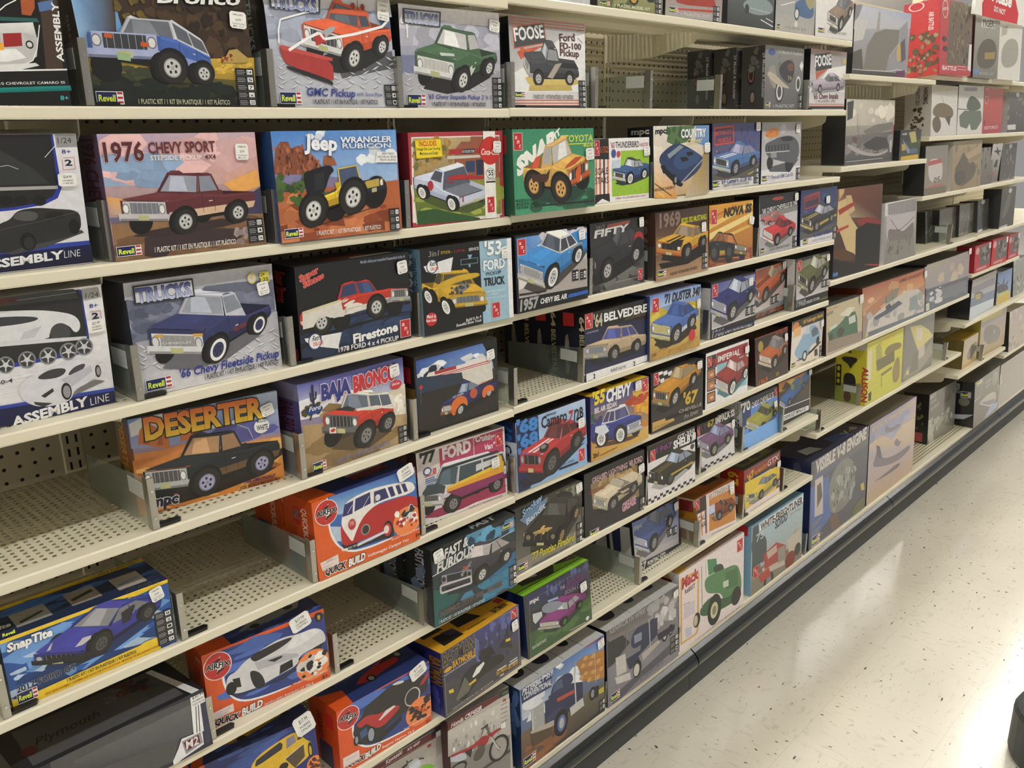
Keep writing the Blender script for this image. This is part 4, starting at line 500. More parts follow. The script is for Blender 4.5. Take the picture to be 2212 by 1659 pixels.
kit_box('C_bluepick',(0.4896,0.0216,1.3085),-0.0082,0.0318,(2346,1682,800),('3a3d48', '99a', 'bbb'),'kit box with a navy and white pickup on tread plate under grey hills',
"G bdbdc9 0 1683 bdbdc9 2347 1683 d4d2d8 2347 0 d4d2d8 0 0|G c9cad4 -7 1683 c4c4ce 2356 1683 a9abb8 2337 1344 b4b6c2 -17 1441|P 6a6f84 -15 1460 92 1425 1004 1328 1192 1480 1710 1471 2359 1426 2321 833 31 785|B 7d829a 51 40 5 827 2276 1263 49 159 1.8|B 5c6278 52 20 -4 860 796 1335 38 115 1.6|G a9a9b2 37 822 b4b4bc 2355 914 dcdae0 2340 -4 dedce2 8 3|P e6e6ec 61 796 123 762 181 698 119 735|P 8a8a92 61 796 118 731 181 698 117 722|P e6e6ec 239 687 313 726 384 736 309 699|P 8a8a92 239 687 309 695 384 736 307 685|P e6e6ec 443 725 508 689 569 624 504 662|P 8a8a92 443 725 503 658 569 624 502 648|P e6e6ec 630 612 707 652 780 662 703 624|P 8a8a92 630 612 702 620 780 662 701 610|P e6e6ec 843 650 911 613 975 546 907 585|P 8a8a92 843 650 906 581 975 546 905 571|P e6e6ec 1039 534 1119 574 1196 584 1115 546|P 8a8a92 1039 534 1115 542 1196 584 1113 532|P e6e6ec 1261 572 1332 534 1400 464 1329 505|P 8a8a92 1261 572 1328 501 1400 464 1327 491|P e6e6ec 1467 451 1551 493 1631 503 1547 464|P 8a8a92 1467 451 1546 460 1631 503 1545 449|P e6e6ec 1700 490 1775 450 1846 379 1771 421|P 8a8a92 1700 490 1770 417 1846 379 1769 407|P e6e6ec 1917 365 2004 407 2088 417 2000 378|P 8a8a92 1917 365 2000 373 2088 417 1998 363|P e6e6ec 2160 404 2239 363 2314 289 2235 333|P 8a8a92 2160 404 2235 329 2314 289 2233 318|P e6e6ec 90 655 163 694 232 704 159 667|P 8a8a92 90 655 158 663 232 704 157 654|P e6e6ec 291 693 354 657 414 592 350 630|P 8a8a92 291 693 350 626 414 592 348 616|P e6e6ec 472 580 550 619 620 630 546 592|P 8a8a92 472 580 545 588 620 630 544 578|P e6e6ec 682 618 748 581 811 514 744 554|P 8a8a92 682 618 744 550 811 514 742 540|P e6e6ec 874 502 953 542 1029 552 949 514|P 8a8a92 874 502 949 510 1029 552 947 500|P e6e6ec 1093 540 1163 502 1229 433 1159 473|P 8a8a92 1093 540 1158 469 1229 433 1157 459|P e6e6ec 1295 420 1377 460 1456 470 1374 432|P 8a8a92 1295 420 1373 428 1456 470 1372 417|P e6e6ec 1524 458 1597 418 1667 347 1593 389|P 8a8a92 1524 458 1593 385 1667 347 1591 375|P e6e6ec 1736 334 1822 375 1905 385 1819 346|P 8a8a92 1736 334 1818 341 1905 385 1817 331|P e6e6ec 1976 371 2053 331 2127 257 2049 301|P 8a8a92 1976 371 2049 297 2127 257 2048 286|P e6e6ec 2200 243 2290 285 2376 295 2286 255|P 8a8a92 2200 243 2285 251 2376 295 2284 240|P e6e6ec 44 681 105 644 163 580 101 617|P 8a8a92 44 681 101 616 163 580 99 604|P e6e6ec 221 568 296 607 366 619 291 580|P 8a8a92 221 568 291 578 366 619 289 566|P e6e6ec 426 607 490 569 551 503 486 542|P 8a8a92 426 607 486 540 551 503 484 528|P e6e6ec 612 490 689 530 763 542 685 502|P 8a8a92 612 490 685 500 763 542 683 488|P e6e6ec 826 530 893 490 957 422 889 462|P 8a8a92 826 530 889 460 957 422 887 448|P e6e6ec 1021 409 1102 449 1179 461 1098 421|P 8a8a92 1021 409 1098 419 1179 461 1096 407|P e6e6ec 1244 448 1315 407 1383 337 1311 379|P 8a8a92 1244 448 1311 377 1383 337 1309 365|P e6e6ec 1450 324 1534 365 1614 377 1530 336|P 8a8a92 1450 324 1530 334 1614 377 1528 321|P e6e6ec 1683 363 1758 321 1829 249 1754 292|P 8a8a92 1683 363 1754 289 1829 249 1752 277|P e6e6ec 1900 235 1987 276 2072 288 1983 246|P 8a8a92 1900 235 1983 244 2072 288 1982 231|P e6e6ec 2144 274 2222 230 2298 156 2219 200|P 8a8a92 2144 274 2218 198 2298 156 2217 185|P e6e6ec 72 537 145 575 214 587 141 549|P 8a8a92 72 537 140 547 214 587 139 535|P e6e6ec 273 576 336 537 396 472 332 510|P 8a8a92 273 576 332 508 396 472 330 497|P e6e6ec 454 460 532 498 603 510 528 471|P 8a8a92 454 460 528 469 603 510 526 457|P e6e6ec 664 498 731 459 793 391 727 431|P 8a8a92 664 498 726 429 793 391 725 417|P e6e6ec 856 378 936 418 1011 430 932 390|P 8a8a92 856 378 931 388 1011 430 930 376|P e6e6ec 1076 417 1145 376 1212 307 1141 348|P 8a8a92 1076 417 1141 346 1212 307 1140 334|P e6e6ec 1278 293 1360 333 1439 345 1356 305|P 8a8a92 1278 293 1356 303 1439 345 1354 290|P e6e6ec 1507 332 1580 290 1650 218 1576 261|P 8a8a92 1507 332 1576 258 1650 218 1574 246|P e6e6ec 1719 204 1806 245 1888 256 1802 215|P 8a8a92 1719 204 1801 213 1888 256 1800 201|P e6e6ec 1959 242 2036 199 2111 125 2033 169|P 8a8a92 1959 242 2032 167 2111 125 2031 154|P e6e6ec 2183 110 2273 152 2360 163 2269 121|P 8a8a92 2183 110 2269 119 2360 163 2268 106|P e6e6ec 26 564 87 526 145 463 83 499|P 8a8a92 26 564 83 498 145 463 81 486|P e6e6ec 204 451 278 488 348 499 274 461|P 8a8a92 204 451 273 459 348 499 272 447|P e6e6ec 408 487 472 448 534 383 468 421|P 8a8a92 408 487 468 419 534 383 466 407|P e6e6ec 595 371 672 408 746 419 668 380|P 8a8a92 595 371 667 378 746 419 666 366|P e6e6ec 808 407 876 366 940 300 872 338|P 8a8a92 808 407 871 336 940 300 870 324|P e6e6ec 1004 286 1084 324 1161 336 1080 296|P 8a8a92 1004 286 1080 294 1161 336 1078 282|P e6e6ec 1227 322 1298 281 1366 212 1294 252|P 8a8a92 1227 322 1294 250 1366 212 1292 238|P e6e6ec 1433 198 1517 236 1597 248 1513 207|P 8a8a92 1433 198 1513 205 1597 248 1511 193|P e6e6ec 1666 234 1741 191 1813 120 1737 162|P 8a8a92 1666 234 1737 159 1813 120 1735 147|P e6e6ec 1883 106 1970 144 2055 156 1967 115|P 8a8a92 1883 106 1966 112 2055 156 1965 100|P e6e6ec 2127 141 2206 97 2282 24 2202 67|P 8a8a92 2127 141 2202 64 2282 24 2200 51|P e6e6ec 54 421 127 457 197 468 123 430|P 8a8a92 54 421 122 428 197 468 121 417|P e6e6ec 255 456 318 417 378 353 314 390|P 8a8a92 255 456 314 388 378 353 312 377|P e6e6ec 437 341 514 377 585 389 510 350|P 8a8a92 437 341 510 348 585 389 508 336|P e6e6ec 647 376 713 336 776 270 709 308|P 8a8a92 647 376 709 306 776 270 707 294|P e6e6ec 839 257 918 294 994 305 914 266|P 8a8a92 839 257 914 264 994 305 912 252|P e6e6ec 1058 292 1128 250 1195 182 1124 222|P 8a8a92 1058 292 1124 220 1195 182 1122 208|P e6e6ec 1261 168 1343 206 1422 217 1339 177|P 8a8a92 1261 168 1339 175 1422 217 1337 163|P e6e6ec 1490 204 1563 161 1634 90 1559 132|P 8a8a92 1490 204 1559 129 1634 90 1557 117|P e6e6ec 1703 76 1789 114 1872 125 1785 85|P 8a8a92 1703 76 1785 83 1872 125 1783 70|P e6e6ec 1943 111 2020 67 2094 -6 2016 37|P 8a8a92 1943 111 2016 34 2094 -6 2014 22|P e6e6ec 2167 -21 2257 18 2344 29 2253 -13|P 8a8a92 2167 -21 2253 -15 2344 29 2251 -28|P e6e6ec 1890 736 1968 695 2039 627 1964 666|P 8a8a92 1890 736 1964 664 2039 627 1963 651|P e6e6ec 2145 608 2231 649 2319 662 2228 620|P 8a8a92 2145 608 2227 618 2319 662 2226 605|P e6e6ec 1935 564 2022 606 2106 617 2018 577|P 8a8a92 1935 564 2018 573 2106 617 2017 562|P e6e6ec 2211 599 2290 559 2365 486 2286 529|P 8a8a92 2211 599 2285 525 2365 486 2284 514|P e6e6ec 1870 580 1948 538 2019 469 1944 509|P 8a8a92 1870 580 1944 507 2019 469 1942 494|P e6e6ec 2125 449 2211 490 2300 503 2208 460|P 8a8a92 2125 449 2207 458 2300 503 2206 445|P e6e6ec 1915 407 2002 449 2086 459 1998 419|P 8a8a92 1915 407 1998 415 2086 459 1996 404|P e6e6ec 2191 440 2270 399 2346 325 2266 369|P 8a8a92 2191 440 2266 364 2346 325 2264 354|C oldpick 1264 291 2003 607 -802 161 981 0.25 body=343a66 top=c8cad6 glass=9aa0ae low=2a2e52 grille=999 bump=d8d8dc rim=3a4068 ww=1 shadow=6a6a72 lamp=d8d8d8|P d8a848 316 888 452 874 435 831 329 847|P d8a848 898 804 1052 781 1046 737 902 759|T ddd 405 724 451 -64 35 0 0.6 - 1.0 CHEVROLET|T a0483e 1554 718 243 52 61 0.2 0.6 - 1.0 DELIVERY|P 2a2c34 110 1629 1009 1628 1007 1352 101 1363|P cfd0d8 135 1607 985 1603 985 1374 128 1389|T 3a4a9c/c4cce8 141 1383 816 -8 197 0 1.8 334 1.2 TRUCKS|E d8c860 1966 1502 76 0 0 86|E c9c8d0 1966 1502 58 0 0 65|T d8b820 1935 1477 50 1 69 0 1.2 - 1.0 4|P d8cc50 2105 1580 2272 1580 2269 1406 2099 1408|T 222 2112 1510 80 -4 57 0 1 - 1.0 12+|T 222 2101 1428 151 -1 57 0 1 - 1.0 1:25|R 93 82 377 156|T 2a3a96 590 174 1692 0 124 0.2 1 - 1.0 '66_Chevy_Fleetside_Pickup|T 444 990 66 1272 0 73 0 0.9 - 1.0 1_PLASTIC_KIT_/_1_KIT_EN_PLASTIQUE_/_1_KIT_PLÁSTICO",stick=(2050, 1205, 202, 208, 0.12, 'a', '26.99', '1307801'))
kit_box('C_superblack',(0.7555,0.0103,1.3085),0.0049,-0.0157,(2370,1595,850),('17171a', '2a2a2c', '888'),'black kit box with a red and white flamed off-road pickup',
'G 1b1c20 0 1596 1b1c20 2370 1596 1b1c20 2370 0 1b1c20 0 0|B 22304c 61 40 114 119 2381 678 58 186 2.4|B 2c4066 62 22 580 244 2353 597 35 105 3|C pickup 1593 507 436 429 420 -39 766 0.02 body=c0382c top=b8342a glass=384870 low=d8d4cc grille=555 bump=aaa rim=ccc rwk=1.2 shadow=15161a|P dcd8d0 75 860 849 928 896 647 615 671 538 706 381 710 266 572 61 564|P d8cfa8 75 860 851 955 848 917 71 817|Q e8e2d8 655 845 821 910 989 976 931 939 874 902|Q e8e2d8 869 834 1038 900 1149 906 1119 864 976 795|Q e8e2d8 864 767 1119 864 1283 816 1310 788 1085 777|Q e8e2d8 913 690 1141 792 1307 742 1277 724 1077 663|Q e8e2d8 846 883 958 935 1014 949 969 899|T d8413a 75 1349 374 123 102 0.1 2 f0c8c0 1 Super|T d8413a 133 1244 410 118 103 0.1 2 f0c8c0 1 Stones|T a9b4cc 1296 1506 988 -10 53 0.1 0.4 - 1.0 Modèle_réduit_pour_assembler/Unassembled_hobby_kit|P e8e8ea 78 409 149 403 822 383 728 110 214 255 94 357|E 3a4a78 276 322 135 0 0 145|E eee 276 322 114 0 0 125|T 223 220 333 182 0 89 0.3 1 - 1.0 Retro|T c33 239 250 196 1 58 0 1.4 - 1.0 DELUXE|T f4f4f4 1053 140 1001 56 154 0.05 2 - 1.0 Firestone|T f0f0f0 733 45 1326 -28 83 0 1 - 1.0 1978_FORD_4_x_4_PICKUP|A 2117 50 218 314',side='T b83a34 255 1484 0 -527 281 0 1.4 - 0 Super_Stones|P a83030 128 670 510 638 595 527 425 447 128 479|P b8b8b8 128 574 595 527 595 463 128 479|P c22c32 476 223 765 223 765 32 476 32',topops='P 2a2a2c 0 0 2370 0 2370 850 0 850|P a03028 711 213 1659 213 1612 425 782 425|P d8d8d8 1185 102 2133 128 2086 255 1232 221',stick=(2089, 1213, 229, 231, 0.1, 'a', '29.99', '1588213'))
kit_box('C_yellow53',(1.0127,-0.0027,1.3085),-0.0252,0.0259,(2339,1612,850),('6a8ca0', '35322e', '9ab'),'black and pale blue kit box with a mustard pickup, hood open',
"G 1b1b1d 0 1612 1b1b1d 2339 1612 1b1b1d 2339 0 1b1b1d 0 0|P 9cc0d4 1470 1613 2340 1604 2340 -18 1492 1|P f0eef0 2212 1596 2340 1599 2348 -5 2220 -12|C oldpick 549 322 137 598 913 -67 747 0.12 body=c8a030 glass=55503c low=a8841c grille=666a72 bump=c4a030 rim=ddd ww=1 shadow=1b1b1d lamp=ddd|Q d0aa38 287 909 812 1038 1436 1035 1447 931 803 914 534 801|P 8a8a84 730 799 1068 879 1197 785 920 671|B 4a4a48 71 14 698 668 1195 893 20 55 1|T f0f4f6 1581 1336 471 -13 247 0.05 1.8 6a8ca0 1.2 '53|T f0f4f6 1550 1041 586 -1 183 0 1.8 6a8ca0 1.2 FORD|T 223 1615 935 407 -4 61 0 0.4 - 1.0 PICKUP|T 1b2028 1547 737 573 -19 149 0 1.6 - 1.0 TRUCK|T ddeef4 1574 599 532 -16 36 0 0.3 - 1.0 OPERATING_TAILGATE|T ddeef4 1724 536 204 -13 36 0 0.3 - 1.0 &_HOOD|T ddeef4 1567 474 551 -22 36 0 0.3 - 1.0 AUTHENTIC_1/25_SCALE|T 999 196 1457 241 4 95 0.2 0.6 - 1.0 3in1|T d8b830 493 1480 275 -5 48 0 0.6 - 1.0 STOCK_-|T a03a34 807 1470 313 -4 48 0 0.6 - 1.0 CUSTOM_-|T eee 1188 1461 255 2 54 0 0.6 - 1.0 SERVICE|P e8e8ea 67 1300 786 1392 713 1124 273 1142 121 1198|E 3a4a78 266 1276 137 0 0 132|E eee 266 1276 115 0 0 112|T 223 205 1283 188 6 86 0.3 1 - 1.0 Retro|T c33 230 1203 189 5 52 0 1.4 - 1.0 DELUXE|P 5a7a8a 963 1330 1418 1321 1411 1203 955 1214|P 1b1b1d 988 1310 1393 1306 1388 1224 983 1231|P 8ab 1151 1396 1268 1388 1230 1312 1179 1313|P 8ab 1156 1208 1223 1207 1206 1152 1173 1153|E c42a2c 178 302 133 0 0 128|T eee 70 337 220 -18 63 0 1 - 1.0 Match_&|T eee 55 265 239 -14 49 0 1 - 1.0 Paint_Guide|T eee 1036 116 406 16 56 0.2 0.6 - 1.0 Build_It_As_A|T eee 779 55 659 6 55 0.2 0.6 - 1.0 Beautiful_Show_Truck|A 1746 78 203 290",side='T d8e8f0 255 1532 0 -1000 340 0 1.6 3a5a70 1.2 53_FORD|T 223 578 1451 0 -1290 153 0 .3 - 0 OPERATING_TAILGATE_AND_HOOD',stick=(2037, 1216, 203, 232, 0.08, 'a', '29.99', '738819'))
kit_box('D_desert',(0.4841,0.0659,1.1070),-0.1207,0.0141,(2368,1569,850),('b8703a', '3a3a3c', 'aaa'),'kit box with a black pickup in an orange desert under a tall orange and yellow title',
'G 7a8cc0 0 1570 7a8cc0 2368 1570 d08a44 2368 0 d08a44 0 0|G 6a86c0 -14 1587 b8c8dc 2383 1549 8a90c4 2353 808 9aa0c8 -22 1123|B e0e0e0 81 12 -55 1184 588 1513 62 145 2|B 5a5a9c 82 10 984 891 2284 1090 66 178 2.4|P c8743c 83 1181 130 1382 197 1450 313 1445 401 1360 500 1359 539 1198 550 978|P c8743c 705 1071 770 1252 895 1266 1060 1249 1096 1020|P a8582c 158 1163 210 1405 270 1412 252 1139|P a8582c 364 1090 417 1335 467 1334 442 1071|P d88848 -15 1036 553 999 866 1031 1070 981 1147 738 -37 871|G c87838 -29 933 dc9c54 2371 756 e0903c 2362 -32 c87830 -58 16|B e8b060 83 30 0 -187 2287 724 33 111 3|B a8602c 84 30 -6 -255 2281 680 26 111 3|P 241c18 80 449 853 91 1297 171 1890 217 2361 426 2373 542 1777 436 677 368|C pickup 1042 58 1989 166 -673 99 987 0.12 body=23282e glass=b08a64 low=6a5034 grille=555 bump=b8b8b8 rim=aac shadow=241c18 rwk=1.1|E ddd 1255 1192 38 0 0 34|E ddd 1363 1190 38 0 0 35|E ddd 1493 1189 39 0 0 35|E ddd 1592 1188 39 0 0 35|L aaa 17 1631 1139 1820 1027 1879 840|T d8662c/f0c83c 195 1221 1915 -50 328 0 2.4 221a10 2 DESERTER|T 4a2a6a 1645 84 558 -12 55 0 0.8 - 1.0 1984_GMC_PICKUP|T 6a2a20 1569 11 717 -27 50 0 0.8 - 1.0 1/25_SCALE_MODEL_KIT|T 2a2438 133 112 419 -35 172 0.1 2.4 e8e8ec 2 mpc|E eee 2051 1014 134 0 0 124|T 222 1974 1082 172 -5 58 0 1 - 1.0 MOLDED|T 222 1959 947 195 -11 90 0 1.2 - 1.0 WHITE',side='G 5a6a90 0 1570 5a6a90 850 1570 b06a38 850 785 a0602c 0 785|P a8582c 255 863 298 1334 425 1381 553 1319 595 863|P 33302c 0 659 850 659 850 471 0 471|T e0b040 213 1460 0 -942 255 0 1.6 222 1 DESERTER',topops='P 4a4a4c 0 0 2368 0 2368 850 0 850',stick=(2081, 1155, 219, 199, 0.22, 'a', '29.99', '1587018'))
kit_box('D_baja',(0.7445,0.0113,1.1070),0.0405,0.0116,(2339,1647,850),('4a4a80', '7a7aa8', 'aab'),'kit box with a red and white off-road wagon in a dusty desert with cactus',
'G 5a60b0 0 1647 5a60b0 2339 1647 b8a080 2339 0 b8a080 0 0|G 585eae -8 1659 6a72bc 2336 1471 d8d8e4 2339 879 c8cce0 15 1147|P e8e8ee -27 1366 625 1394 1179 1188 1154 924 -11 1037|G d8c8a8 1646 999 e0d8c8 2359 1133 c8b088 2349 354 b8a070 1725 471|B f0e8dc 85 22 1626 384 2317 988 75 202 1|B b89a6a 86 16 484 938 1155 1104 35 94 2|P 8a7048 427 1087 604 1185 823 1117 987 1015 975 896|G b0946a 18 935 c0a880 2363 534 b8a078 2323 16 98805c 9 -19|B 8a7048 87 40 36 -206 2160 556 24 123 3|B 4a4428 88 26 87 1088 403 1248 27 69 1|L 3a3828 32 236 1089 184 985|P 4a3a28 421 487 1384 131 1967 301 1734 571 544 598|L 26284c 46 282 1218 289 1590|L 26284c 31 235 1464 239 1323 284 1288|L 26284c 32 356 1458 339 1345 293 1321|C suv 1356 165 1886 310 -714 222 1005 0.25 body=c03a2c top=e8e4d8 glass=667080 low=a8302a grille=333 bump=666 rim=888 shadow=5a4a34|P 2a2a30 702 1040 989 1039 1156 948 1094 914|P e8e0d8 1171 944 1636 888 2022 778 2018 727 1632 839 1181 892|P e8dcd4 560 751 704 719 701 608 554 644|E b83a30 631 680 51 0 0 33|T 2e3a86 446 1276 637 -4 254 0.05 3 e8d0d4 2 BAJA|T c8343c 1141 1257 986 30 263 0.05 3 e8d0d4 2 BRONCO|E 1d3f86 290 1145 169 0 0 69|T eee 173 1140 230 -5 78 0.3 0.8 - 1.0 Ford|E c8343c 2127 1166 136 0 0 85|T eee 2030 1163 193 0 39 0 0.6 - 1.0 SPECIAL|R 147 46 279 147|T 8a8ab0 617 47 1281 11 77 0 0.8 - 1.0 1_PLASTIC_KIT_/_1_KIT_EN_PLASTIQUE_/_1_KIT_PLÁSTICO|I 2115 -3 208 337 3 14,5,12',side='T 26284c 298 1301 0 -824 357 0 1.8 c04040 1 BAJA_BRONCO|G 8a8ab8 0 1647 8a8ab8 850 1647 7a7a94 850 1351 7a7a94 0 1351',stick=(1992, 1319, 230, 236, 0.1, 'a', '29.99', '1849202'))
kit_box('D_service',(1.0050,0.0214,1.1070),-0.0135,0.0130,(2197,1582,850),('2a2522', '5a5856', '444'),'black bordered kit box with a blue and orange tow pickup at a petrol station',
'G 1d1d1f 0 1582 1d1d1f 2198 1582 1d1d1f 2198 0 1d1d1f 0 0|G 3458a8 46 1510 5a80c8 1789 1530 9ab8e0 2175 911 2f5a8a 60 884|B e0e4ea 91 10 65 1178 1731 1336 39 105 2|B 1c2a3a 92 24 138 695 729 1322 52 130 1|P 1c1c1e 1791 1571 2202 1578 2192 851 2097 871 2038 1276|P e4e4e4 1305 1256 2037 1248 2034 715 1297 765|P e8e0dc 344 1214 1998 1200 1992 1062 184 1039|L c04040 20 238 1106 1995 1131|L c04040 15 220 1079 1993 1089|P a83a3a 493 1209 1056 1212 1059 1144 499 1142|P 2a3c58 696 953 1290 959 1304 543 704 522|L 8a3030 26 714 976 699 547|L ddd 21 870 995 861 536|G 28405a 22 1175 3a3634 2176 935 2c2a28 2178 17 1f2022 35 61|P 2a2826 90 846 1140 823 2209 786 2178 17 19 65|C oldpick 1121 150 1930 349 -293 22 630 0.18 body=2f3268 glass=8a9ab0 low=26285a grille=bbb bump=8a5a44 rim=ccc shadow=1c1c1e|Q e0702c 862 257 874 474 1092 587 1302 511 1326 282 1190 426 1007 332 963 176|Q e0702c 1719 413 1745 577 1935 633 2065 561 2072 446 1892 515 1810 364|P d8d4cc 1188 1058 2030 1077 2053 734 1639 685 1216 916|E c05a3c 1492 544 104 0 0 105|T ccc 931 556 284 29 48 0.1 0.5 - 1.0 NO._8-6886|L 777 12 131 968 107 631|E b04038 131 973 52 0 0 46|T b04038 1657 680 374 1 44 0 0.6 - 1.0 GAS_&_OIL',side='P 4a2420 0 1582 850 1582 850 1392 0 1392|P c22c32 476 1361 731 1361 731 1044 476 1044|P 8a6a34 425 949 850 949 850 475 425 475',stick=(1883, 1140, 219, 215, 0.1, 'a', '26.99', '1660876'))
kit_box('E_snap',(0.2514,0.0179,0.9075),-0.0302,0.0214,(2347,1097,1000),('16284c', '1c3a6a', '335'),'yellow banded blue kit box with a dark blue sports car',
'G 2a5aa8 0 1098 2a5aa8 2347 1098 2a5aa8 2347 0 2a5aa8 0 0|B 6a9ad8 101 40 -38 -419 2238 1142 41 165 3.4|B b8d0ec 102 20 -1 -267 2006 771 33 123 3|B 183c78 103 26 -38 -419 2238 1142 41 165 3|P e8c828 3 1086 1744 1096 2346 1088 2348 1042 1744 1008 1736 1041 6 1043 0 1046|P efcd2a 7 1111 1708 1117 1763 1132 2350 1116 2355 1054 1767 1072 1712 1051 0 1046|P efcd2a -2 159 287 136 1796 191 1880 213 2084 210 2092 -26 -8 -8|L 222 7 -9 185 301 149 1798 205 1876 224 2086 225|P 1a3468 493 476 929 379 1446 489 2016 593 2059 513 1389 277 800 325|C super 1261 308 1989 558 -571 232 556 0.28 body=3a3a96 glass=8a8a90 low=1a1a40 grille=222 bump=26262a rim=555 spokes=7 lamp=bbb shadow=16305c|P 26262c 532 571 871 471 1157 417 1144 334 882 387 540 481|P c8c4c8 901 581 1026 682 1147 670 1127 621 1009 574|P c8c4c8 532 684 599 766 637 790 586 687|P 2a2a30 1601 833 1793 899 1816 874 1707 669 1601 656|T f4f4f4 63 893 591 2 118 0.15 2.4 222 1.6 SnapTite|T 15171c 77 236 794 9 89 0 1.4 cdd8e8 1 2017_FORD_GT|T 222 1716 1122 523 -6 47 0 1 - 1.0 2017_FORD_GT|T 222 722 95 1001 7 49 0 0.8 - 1.0 1_PLASTIC_KIT_/_1_KIT_EN_PLASTIQUE_/_1_KIT_PLÁSTICO|T c04a20 419 29 1641 21 32 0 0.6 - 1.0 EASY_SNAP_ASSEMBLY_/_ASSEMBLAGE_FACILE_PAR_ENCLIQUETAGE_/_MONTAJE_DE_ENCASTRADO_FÁCIL|R 71 68 256 153|R 37 1123 242 86|I 2061 50 272 557 5 8,2,1,x,24',topops='G 16284c 0 0 16284c 2347 0 16284c 2347 1000 16284c 0 1000|P c8a820 0 880 2347 880 2347 1000 0 1000|B 2a5a9c 5 14 0 0 2347 880 40 120 3|P 9a9a98 282 180 751 180 751 640 282 640|P 9a9288 1033 220 1455 220 1455 680 1033 680|P a8a098 1690 180 2112 180 2112 640 1690 640|L 222 60 352 300 681 420|L 222 80 1080 400 1408 520|L 6a88a8 60 1737 350 2065 420|T ddd 0 300 235 0 120 .2 1.6 111 1 Tite|T 5a4a18 1643 915 563 0 60 0 .8 - 0 2017_FORD_GT',stick=(2068, 806, 200, 223, 0.2, 'a', '19.99', '1388788'))
kit_box('E_camper',(0.7472,0.0014,0.9075),-0.0200,0.0346,(2306,1506,1000),('c84c1c', '24356e', 'c84c1c'),'orange kit box with a red and white camper van',
'G e0601f 0 1507 e0601f 2306 1507 e0601f 2306 0 e0601f 0 0|P 3a6ab8 325 1541 2293 1493 2347 243 1653 276 1108 266 690 328 457 508 338 837 315 1182|B dfe8f2 111 8 428 1247 667 1437 40 95 1|G 5a88c8 366 1500 3a62b0 2293 1493 6a9ad0 2308 1174 a8c4e0 522 1112|P b8cce0 335 951 559 872 529 596 409 640|Q f0f0f0 310 1545 283 1166 302 793 427 519 687 300 1105 237 1650 247 1653 276 1110 280 692 339 473 516 344 835 312 1155 339 1536|P 26262a 523 541 1152 369 1706 469 1689 293 821 343 571 407|Q b82a2c 544 877 565 927 750 891 1010 917 1214 993 1318 1032 2303 994 2320 562 1745 515 1500 481 1160 454 833 456 547 474 526 712|Q eeeae6 574 1009 663 1262 797 1332 1254 1386 1923 1308 2234 1227 2292 992 1555 1056 1284 1028 1007 889 816 608 755 484 662 663 559 872|P 30346c 593 1045 663 1262 855 1285 814 1041|P 30346c 857 1061 904 1297 1232 1329 1226 1106|P 30346c 1296 1082 1319 1307 1579 1298 1644 1086|P 30346c 1629 1291 1741 1285 1798 1081 1694 1076|P 30346c 1809 1270 1902 1264 1954 1075 1867 1074|P 30346c 1946 1256 2040 1248 2095 1075 2006 1071|L e8e8e8 16 871 1280 837 1048|L ddd 11 706 1078 831 1207|L ddd 11 1024 1057 1208 1256|E d0a8a8 782 839 91 0 0 117|E b83034 782 839 78 0 0 100|T d8b0b0 728 812 108 -3 94 0 1.2 - 1.0 VW|E 999 1063 641 101 0 0 107|E 333 1063 636 74 0 0 85|E ddd 1391 1167 61 0 0 62|L 999 16 1349 1182 1321 1060|E 1c1c1e 1566 457 113 0 0 180|E b83034 1549 463 91 0 0 128|E e4dcd0 1527 477 63 0 0 81|P e4e0dc 512 444 700 417 1464 464 1477 415 694 361 524 402|P 222 639 446 856 433 855 360 647 373|T ddd 658 389 180 0 39 0 0.6 - 1.0 RW_1963|E f08a4c 2023 479 337 0 0 296|B e8e4e0 112 12 1793 448 2278 714 44 103 1|B b83034 113 14 1781 359 2266 537 23 59 1|B 2a2a30 114 8 1939 614 2216 732 29 73 1|E f0e8e4 276 1243 242 0 0 240|E c4302c 276 1243 228 0 0 226|P f0f0f0 165 1246 338 1398 292 1285 392 1274 236 1081 270 1187|P 222 80 1275 348 1383 293 1296 260 1295|P 222 488 1219 226 1092 279 1172 336 1176|T 1a1a1c 66 1216 419 -20 94 0 2 f2f2f2 1.6 AIRFIX|T 151517 114 77 451 -18 127 0.2 2.4 f4f4f4 3 QUICK|T f4f4f4 622 51 372 12 136 0.2 2.4 151517 3 BUILD|T f4e8e0 1039 77 976 -9 57 0.2 1 - 1.0 Volkswagen_Camper_Van|T f4e8e0 1619 212 688 -2 32 0.2 0.5 - 1.0 No_glue!_No_paint!_Just_BUILD!|T 222 2196 64 110 6 72 0.1 1.2 - 1.0 5+|P e8d8d4 45 349 427 381 429 200 80 175|T 554 172 314 140 12 24 0 0.6 - 1.0 WARNING|L 99908c 8 78 293 389 317|L 99908c 8 93 239 303 243|L 99908c 8 98 200 268 205',side='P c22c32 330 1296 560 1296 560 964 330 964|T 222 330 1085 220 0 136 0 1.4 eee 1 AIRFIX|T f0d0c0 640 1326 0 -784 160 0 1 - 0 QUICKBUILD|P 24356e 100 633 500 633 500 0 100 0|P a0402c 520 452 900 452 900 90 520 90',topops='P e0601f 0 0 507 0 438 500 346 1000 0 1000|P 8a2830 1153 300 1983 380 1960 620 1107 560|P b8b0ac 1107 560 1960 620 1845 800 1153 760|E 222 1292 320 69 0 0 60|E 222 1845 380 69 0 0 60',stick=(1895, 1302, 383, 265, 0.25, 'b', '$19.99', '1376263'))
